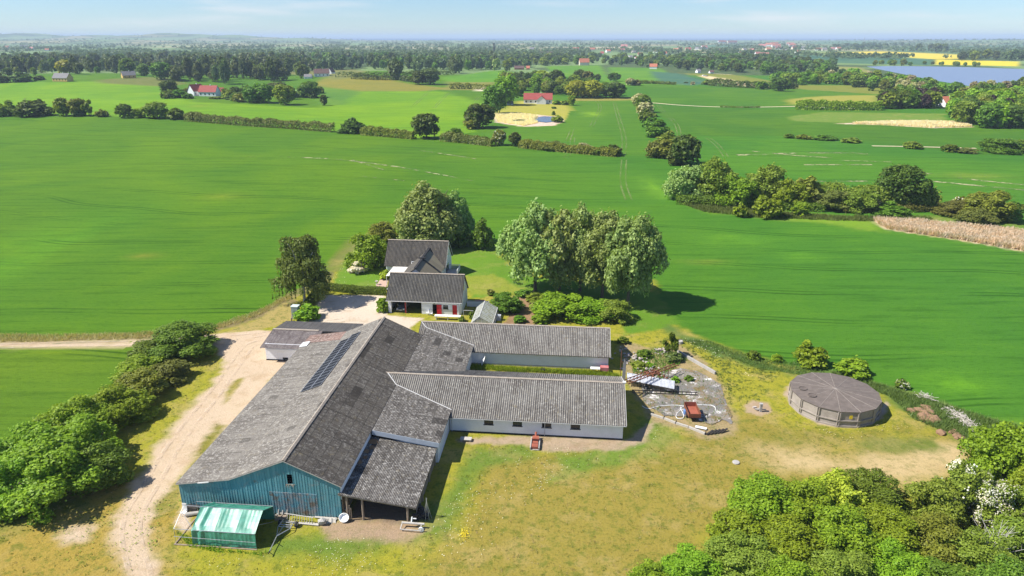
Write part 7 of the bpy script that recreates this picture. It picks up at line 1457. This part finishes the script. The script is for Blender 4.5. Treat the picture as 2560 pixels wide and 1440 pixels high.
# --- reeds, tall grass, daisies
def blades(name, px, n, h, w, mat, lean=.25, seed=1):
    pl = [tuple(P(*q).xy) for q in px]; rng = np.random.default_rng(seed); xs = [q[0] for q in pl]; ys = [q[1] for q in pl]; X = rng.uniform(min(xs), max(xs), n * 3); Y = rng.uniform(min(ys), max(ys), n * 3); k = inside(pl, X, Y) + 1.2 * fbm(X / 3, Y / 3) > 0; X, Y = X[k][:n], Y[k][:n]; m = len(X); z = hgt(X, Y)
    hh = h * rng.uniform(.6, 1.15, m) * (1 + .5 * fbm(X / 4, Y / 4)); a = rng.uniform(0, 6.28, m); dx, dy = np.cos(a) * w / 2, np.sin(a) * w / 2; lx, ly = rng.normal(0, lean, m) * hh, rng.normal(0, lean, m) * hh
    V = np.stack([np.c_[X - dx, Y - dy, z], np.c_[X + dx, Y + dy, z], np.c_[X + lx + dx * .3, Y + ly + dy * .3, z + hh], np.c_[X + lx - dx * .3, Y + ly - dy * .3, z + hh]], 1).reshape(-1, 3)
    o = bpy.data.objects.new(name, raw_mesh(name, V, np.arange(4 * m).reshape(-1, 4), LM[mat])); COL.objects.link(o); tag(o, kind='stuff')
blades('reeds', [(2185,552),(2300,558),(2450,574),(2560,585),(2800,604),(2800,668),(2560,628),(2400,600),(2215,572)], 42000, 1.5, .24, 'reed', .35, 1)
blades('reeds', [(1232,286),(1300,285),(1345,290),(1335,300),(1345,307),(1310,315),(1245,305)], 16000, 1.2, .35, 'reed', .35, 2)
blades('reeds', [(2130,309),(2210,305),(2300,304),(2405,307),(2428,317),(2330,319),(2200,312)], 22000, 1.2, .5, 'reed', .35, 3)
blades('tall_grass', [(2080,930),(2180,958),(2330,1002),(2480,1050),(2700,1112),(2700,1190),(2490,1172),(2400,1095),(2290,1050),(2215,985),(2100,955)], 15000, .5, .09, 'rough', .5, 4)
blades('tall_grass', [(1700,848),(1800,885),(1900,925),(2060,945),(2050,915),(1960,905),(1880,893),(1780,855)], 4500, .35, .08, 'rough', .5, 5)
blades('tall_grass', [(1690,505),(1900,528),(2100,542),(2330,545),(2330,555),(2100,552),(1900,545),(1760,530)], 9000, .8, .2, 'rough', .35, 6)
blades('tall_grass', [(1135,914),(1200,914),(1500,933),(1550,940),(1550,948),(1480,940),(1190,925)], 6000, .5, .08, 'bright', .4, 7)
blades('yard_weeds', [(1603,962),(1640,930),(1742,928),(1802,962),(1828,1040),(1780,1062),(1660,1040),(1608,1005)], 1100, .4, .09, 'rough', .5, 12)
blades('yard_weeds', [(1570,900),(1660,865),(1720,900),(1640,960),(1590,960)], 2200, .5, .09, 'mid', .5, 13)
blades('tall_grass', [(0,838),(150,837),(340,833),(540,812),(640,780),(720,735),(730,745),(640,792),(540,824),(340,848),(0,856)], 14000, .45, .09, 'straw', .4, 8)
blades('tall_grass', [(440,1330),(560,1375),(660,1385),(720,1350),(650,1390),(470,1370)], 1500, .3, .07, 'bright', .4, 9)
def flecks(name, px, n, s, mat, seed, clump=6):
    pl = [tuple(P(*q).xy) for q in px]; rng = np.random.default_rng(seed); xs = [q[0] for q in pl]; ys = [q[1] for q in pl]; X = rng.uniform(min(xs), max(xs), n * 6); Y = rng.uniform(min(ys), max(ys), n * 6)
    k = (inside(pl, X, Y) > 0) & (fbm(X / clump, Y / clump) + .18 * rng.normal(0, 1, len(X)) > .16); X, Y = X[k][:n], Y[k][:n]; c = np.c_[X, Y, hgt(X, Y) + .10]; nn = np.zeros_like(c); nn[:, 2] = 3; V, F_ = leaves(c, nn, s, .5, rng, 1.0)
    o = bpy.data.objects.new(name, raw_mesh(name, V, F_, LM[mat])); COL.objects.link(o); tag(o, kind='stuff')
flecks('daisies', [(480,1400),(700,1390),(860,1340),(1050,1350),(1140,1240),(1200,1130),(1560,1110),(1640,1060),(1660,1120),(1400,1180),(1200,1400),(1000,1440),(500,1440)], 1600, .085, 'blossom', 1)
flecks('daisies', [(820,705),(850,655),(890,680),(960,700),(960,725),(840,720)], 120, .12, 'blossom', 2, 3)
flecks('daisies', [(1740,840),(1800,880),(1860,890),(1900,960),(1800,900),(1700,850)], 260, .13, 'blossom', 3, 3)
flecks('dead_leaves', [(2040,1075),(2230,1060),(2300,1040),(2310,1060),(2200,1085),(2120,1110),(2060,1100)], 420, .16, 'straw', 4, 2)
flecks('dead_leaves', [(120,1300),(330,1230),(420,1400),(300,1440),(150,1400)], 380, .14, 'olive', 6, 1.5)
flecks('dead_leaves', [(440,1200),(560,1080),(700,930),(640,1000),(460,1240),(380,1380),(300,1330)], 420, .16, 'olive', 7, 1.5)
e = at('yellow_flowers', 'small clump of yellow flowers alone in the dry lawn', 'flowers', (1162, 1337)); rng = np.random.default_rng(5); c = np.c_[rng.normal(0, .3, 160), rng.normal(0, .45, 160), rng.uniform(.05, .35, 160)]; nn = np.zeros_like(c); nn[:, 2] = 1; V, F_ = leaves(c, nn, .09, .4, rng, 1.0); o = bpy.data.objects.new('petals', raw_mesh('petals', V, F_, LM['flower'])); COL.objects.link(o); o.parent = e

def tufts(px, n, seed, mat, hh=.28, blades_=9):
    pl = [tuple(P(*q).xy) for q in px]; rng = np.random.default_rng(seed); xs = [q[0] for q in pl]; ys = [q[1] for q in pl]; X = rng.uniform(min(xs), max(xs), n * 8); Y = rng.uniform(min(ys), max(ys), n * 8)
    _, w_, _ = landuse(X, Y, .4); k = (inside(pl, X, Y) > 0) & (fbm(X / 5 + 3, Y / 5) + .25 * rng.normal(0, 1, len(X)) > .06) & (w_[:, 1] < .5); X, Y = X[k][:n], Y[k][:n]
    m = len(X); X = np.repeat(X, blades_) + rng.normal(0, .11, m * blades_); Y = np.repeat(Y, blades_) + rng.normal(0, .11, m * blades_); m = len(X); z = hgt(X, Y) - .02; h_ = hh * rng.uniform(.5, 1.3, m); a = rng.uniform(0, 6.28, m); dx, dy = np.cos(a) * .035, np.sin(a) * .035; lx, ly = rng.normal(0, .5, m) * h_, rng.normal(0, .5, m) * h_
    V = np.stack([np.c_[X - dx, Y - dy, z], np.c_[X + dx, Y + dy, z], np.c_[X + lx + dx * .3, Y + ly + dy * .3, z + h_], np.c_[X + lx - dx * .3, Y + ly - dy * .3, z + h_]], 1).reshape(-1, 3)
    o = bpy.data.objects.new('grass_tufts', raw_mesh('grass_tufts', V, np.arange(4 * m).reshape(-1, 4), LM[mat])); COL.objects.link(o); tag(o, kind='stuff')
near = [(-100, 1440), (-60, 1200), (330, 960), (560, 850), (700, 900), (460, 1200), (470, 1380), (700, 1380), (1100, 1330), (1180, 1110), (1560, 1110), (1640, 1050), (1840, 1090), (1960, 1000), (2280, 1060), (2360, 1150), (1900, 1220), (1700, 1440)]
tufts(near, 500, 3, 'olive', .13, 7); tufts(near, 600, 4, 'rough', .12, 7); tufts(near, 700, 5, 'straw', .12, 7)
tufts([(1560, 840), (1760, 850), (1960, 925), (1900, 1000), (1840, 1040), (1790, 940), (1680, 870)], 600, 6, 'rough', .2)
# ------------------------------------------------------------------ air, sky, sun, camera
HAZE = 1.05e-4
if HAZE:
    b = MB(); b.box((0, 25000, 48), (150000, 60000, 100)); t = NT('air'); vol = t.n('ShaderNodeVolumePrincipled'); vol.inputs['Color'].default_value = (.68, .84, 1, 1); vol.inputs['Density'].default_value = HAZE; vol.inputs['Anisotropy'].default_value = 0
    t.l(vol.outputs[0], t.out.inputs['Volume']); o = b.build('haze', t.m); tag(o, kind='stuff')
w = bpy.data.worlds.new('World'); scene.world = w; w.use_nodes = True; nt = w.node_tree; nt.nodes.clear()
EL, AZ = 50.0, 8.0
L = Vector((math.cos(R(AZ)) * math.cos(R(EL)), math.sin(R(AZ)) * math.cos(R(EL)), -math.sin(R(EL))))
sky = nt.nodes.new('ShaderNodeTexSky'); sky.sky_type = 'NISHITA'; sky.sun_disc = False; sky.sun_elevation = R(EL); sky.sun_rotation = R(180 + 90 - AZ)
sky.altitude = 50; sky.air_density = 1.0; sky.dust_density = .0; sky.ozone_density = 4.0
bg = nt.nodes.new('ShaderNodeBackground'); bg.inputs['Strength'].default_value = .06; out = nt.nodes.new('ShaderNodeOutputWorld')
tc = nt.nodes.new('ShaderNodeTexCoord'); mp = nt.nodes.new('ShaderNodeMapping'); mp.inputs['Scale'].default_value = (2.2, 2.2, 26); nt.links.new(tc.outputs['Generated'], mp.inputs[0])
nz = nt.nodes.new('ShaderNodeTexNoise'); nz.inputs['Scale'].default_value = 1.0; nz.inputs['Detail'].default_value = 6; nz.inputs['Roughness'].default_value = .55; nt.links.new(mp.outputs[0], nz.inputs['Vector'])
rp = nt.nodes.new('ShaderNodeMapRange'); rp.interpolation_type = 'SMOOTHSTEP'; rp.inputs['From Min'].default_value = .50; rp.inputs['From Max'].default_value = .74; rp.inputs['To Max'].default_value = .9; nt.links.new(nz.outputs['Fac'], rp.inputs[0])
mx = nt.nodes.new('ShaderNodeMix'); mx.data_type = 'RGBA'; nt.links.new(rp.outputs[0], mx.inputs[0]); tn = nt.nodes.new('ShaderNodeMix'); tn.data_type = 'RGBA'; tn.blend_type = 'MULTIPLY'; tn.inputs[0].default_value = 1; nt.links.new(sky.outputs[0], tn.inputs[6]); tn.inputs[7].default_value = (.90, 1.12, 1.46, 1); nt.links.new(tn.outputs[2], mx.inputs[6]); mx.inputs[7].default_value = (9.5, 9.6, 9.9, 1)
nt.links.new(mx.outputs[2], bg.inputs[0]); nt.links.new(bg.outputs[0], out.inputs[0])
sl = bpy.data.lights.new('sun', 'SUN'); sl.energy = 5.0; sl.angle = R(.53); sl.color = (1, .955, .88); so = bpy.data.objects.new('sun', sl); COL.objects.link(so); so.rotation_euler = L.to_track_quat('-Z', 'Y').to_euler(); so.location = (-60, 40, 90)
cam = bpy.data.cameras.new('camera'); co = bpy.data.objects.new('camera', cam); COL.objects.link(co); co.location = (0, 0, CAMH); co.rotation_euler = (math.pi / 2 - PITCH, 0, 0)
cam.sensor_width = 36; cam.lens = 36 * FPX / 2560; cam.clip_start = .5; cam.clip_end = 120000; scene.camera = co
scene.render.resolution_x, scene.render.resolution_y = 1024, 576
vs = scene.view_settings; vs.view_transform = 'Standard'; vs.look = 'None'; vs.exposure = 0.70; vs.gamma = 1
scene.render.engine = 'CYCLES'
scene.cycles.max_bounces = 6; scene.cycles.diffuse_bounces = 3; scene.cycles.transparent_max_bounces = 12; scene.cycles.volume_bounces = 0
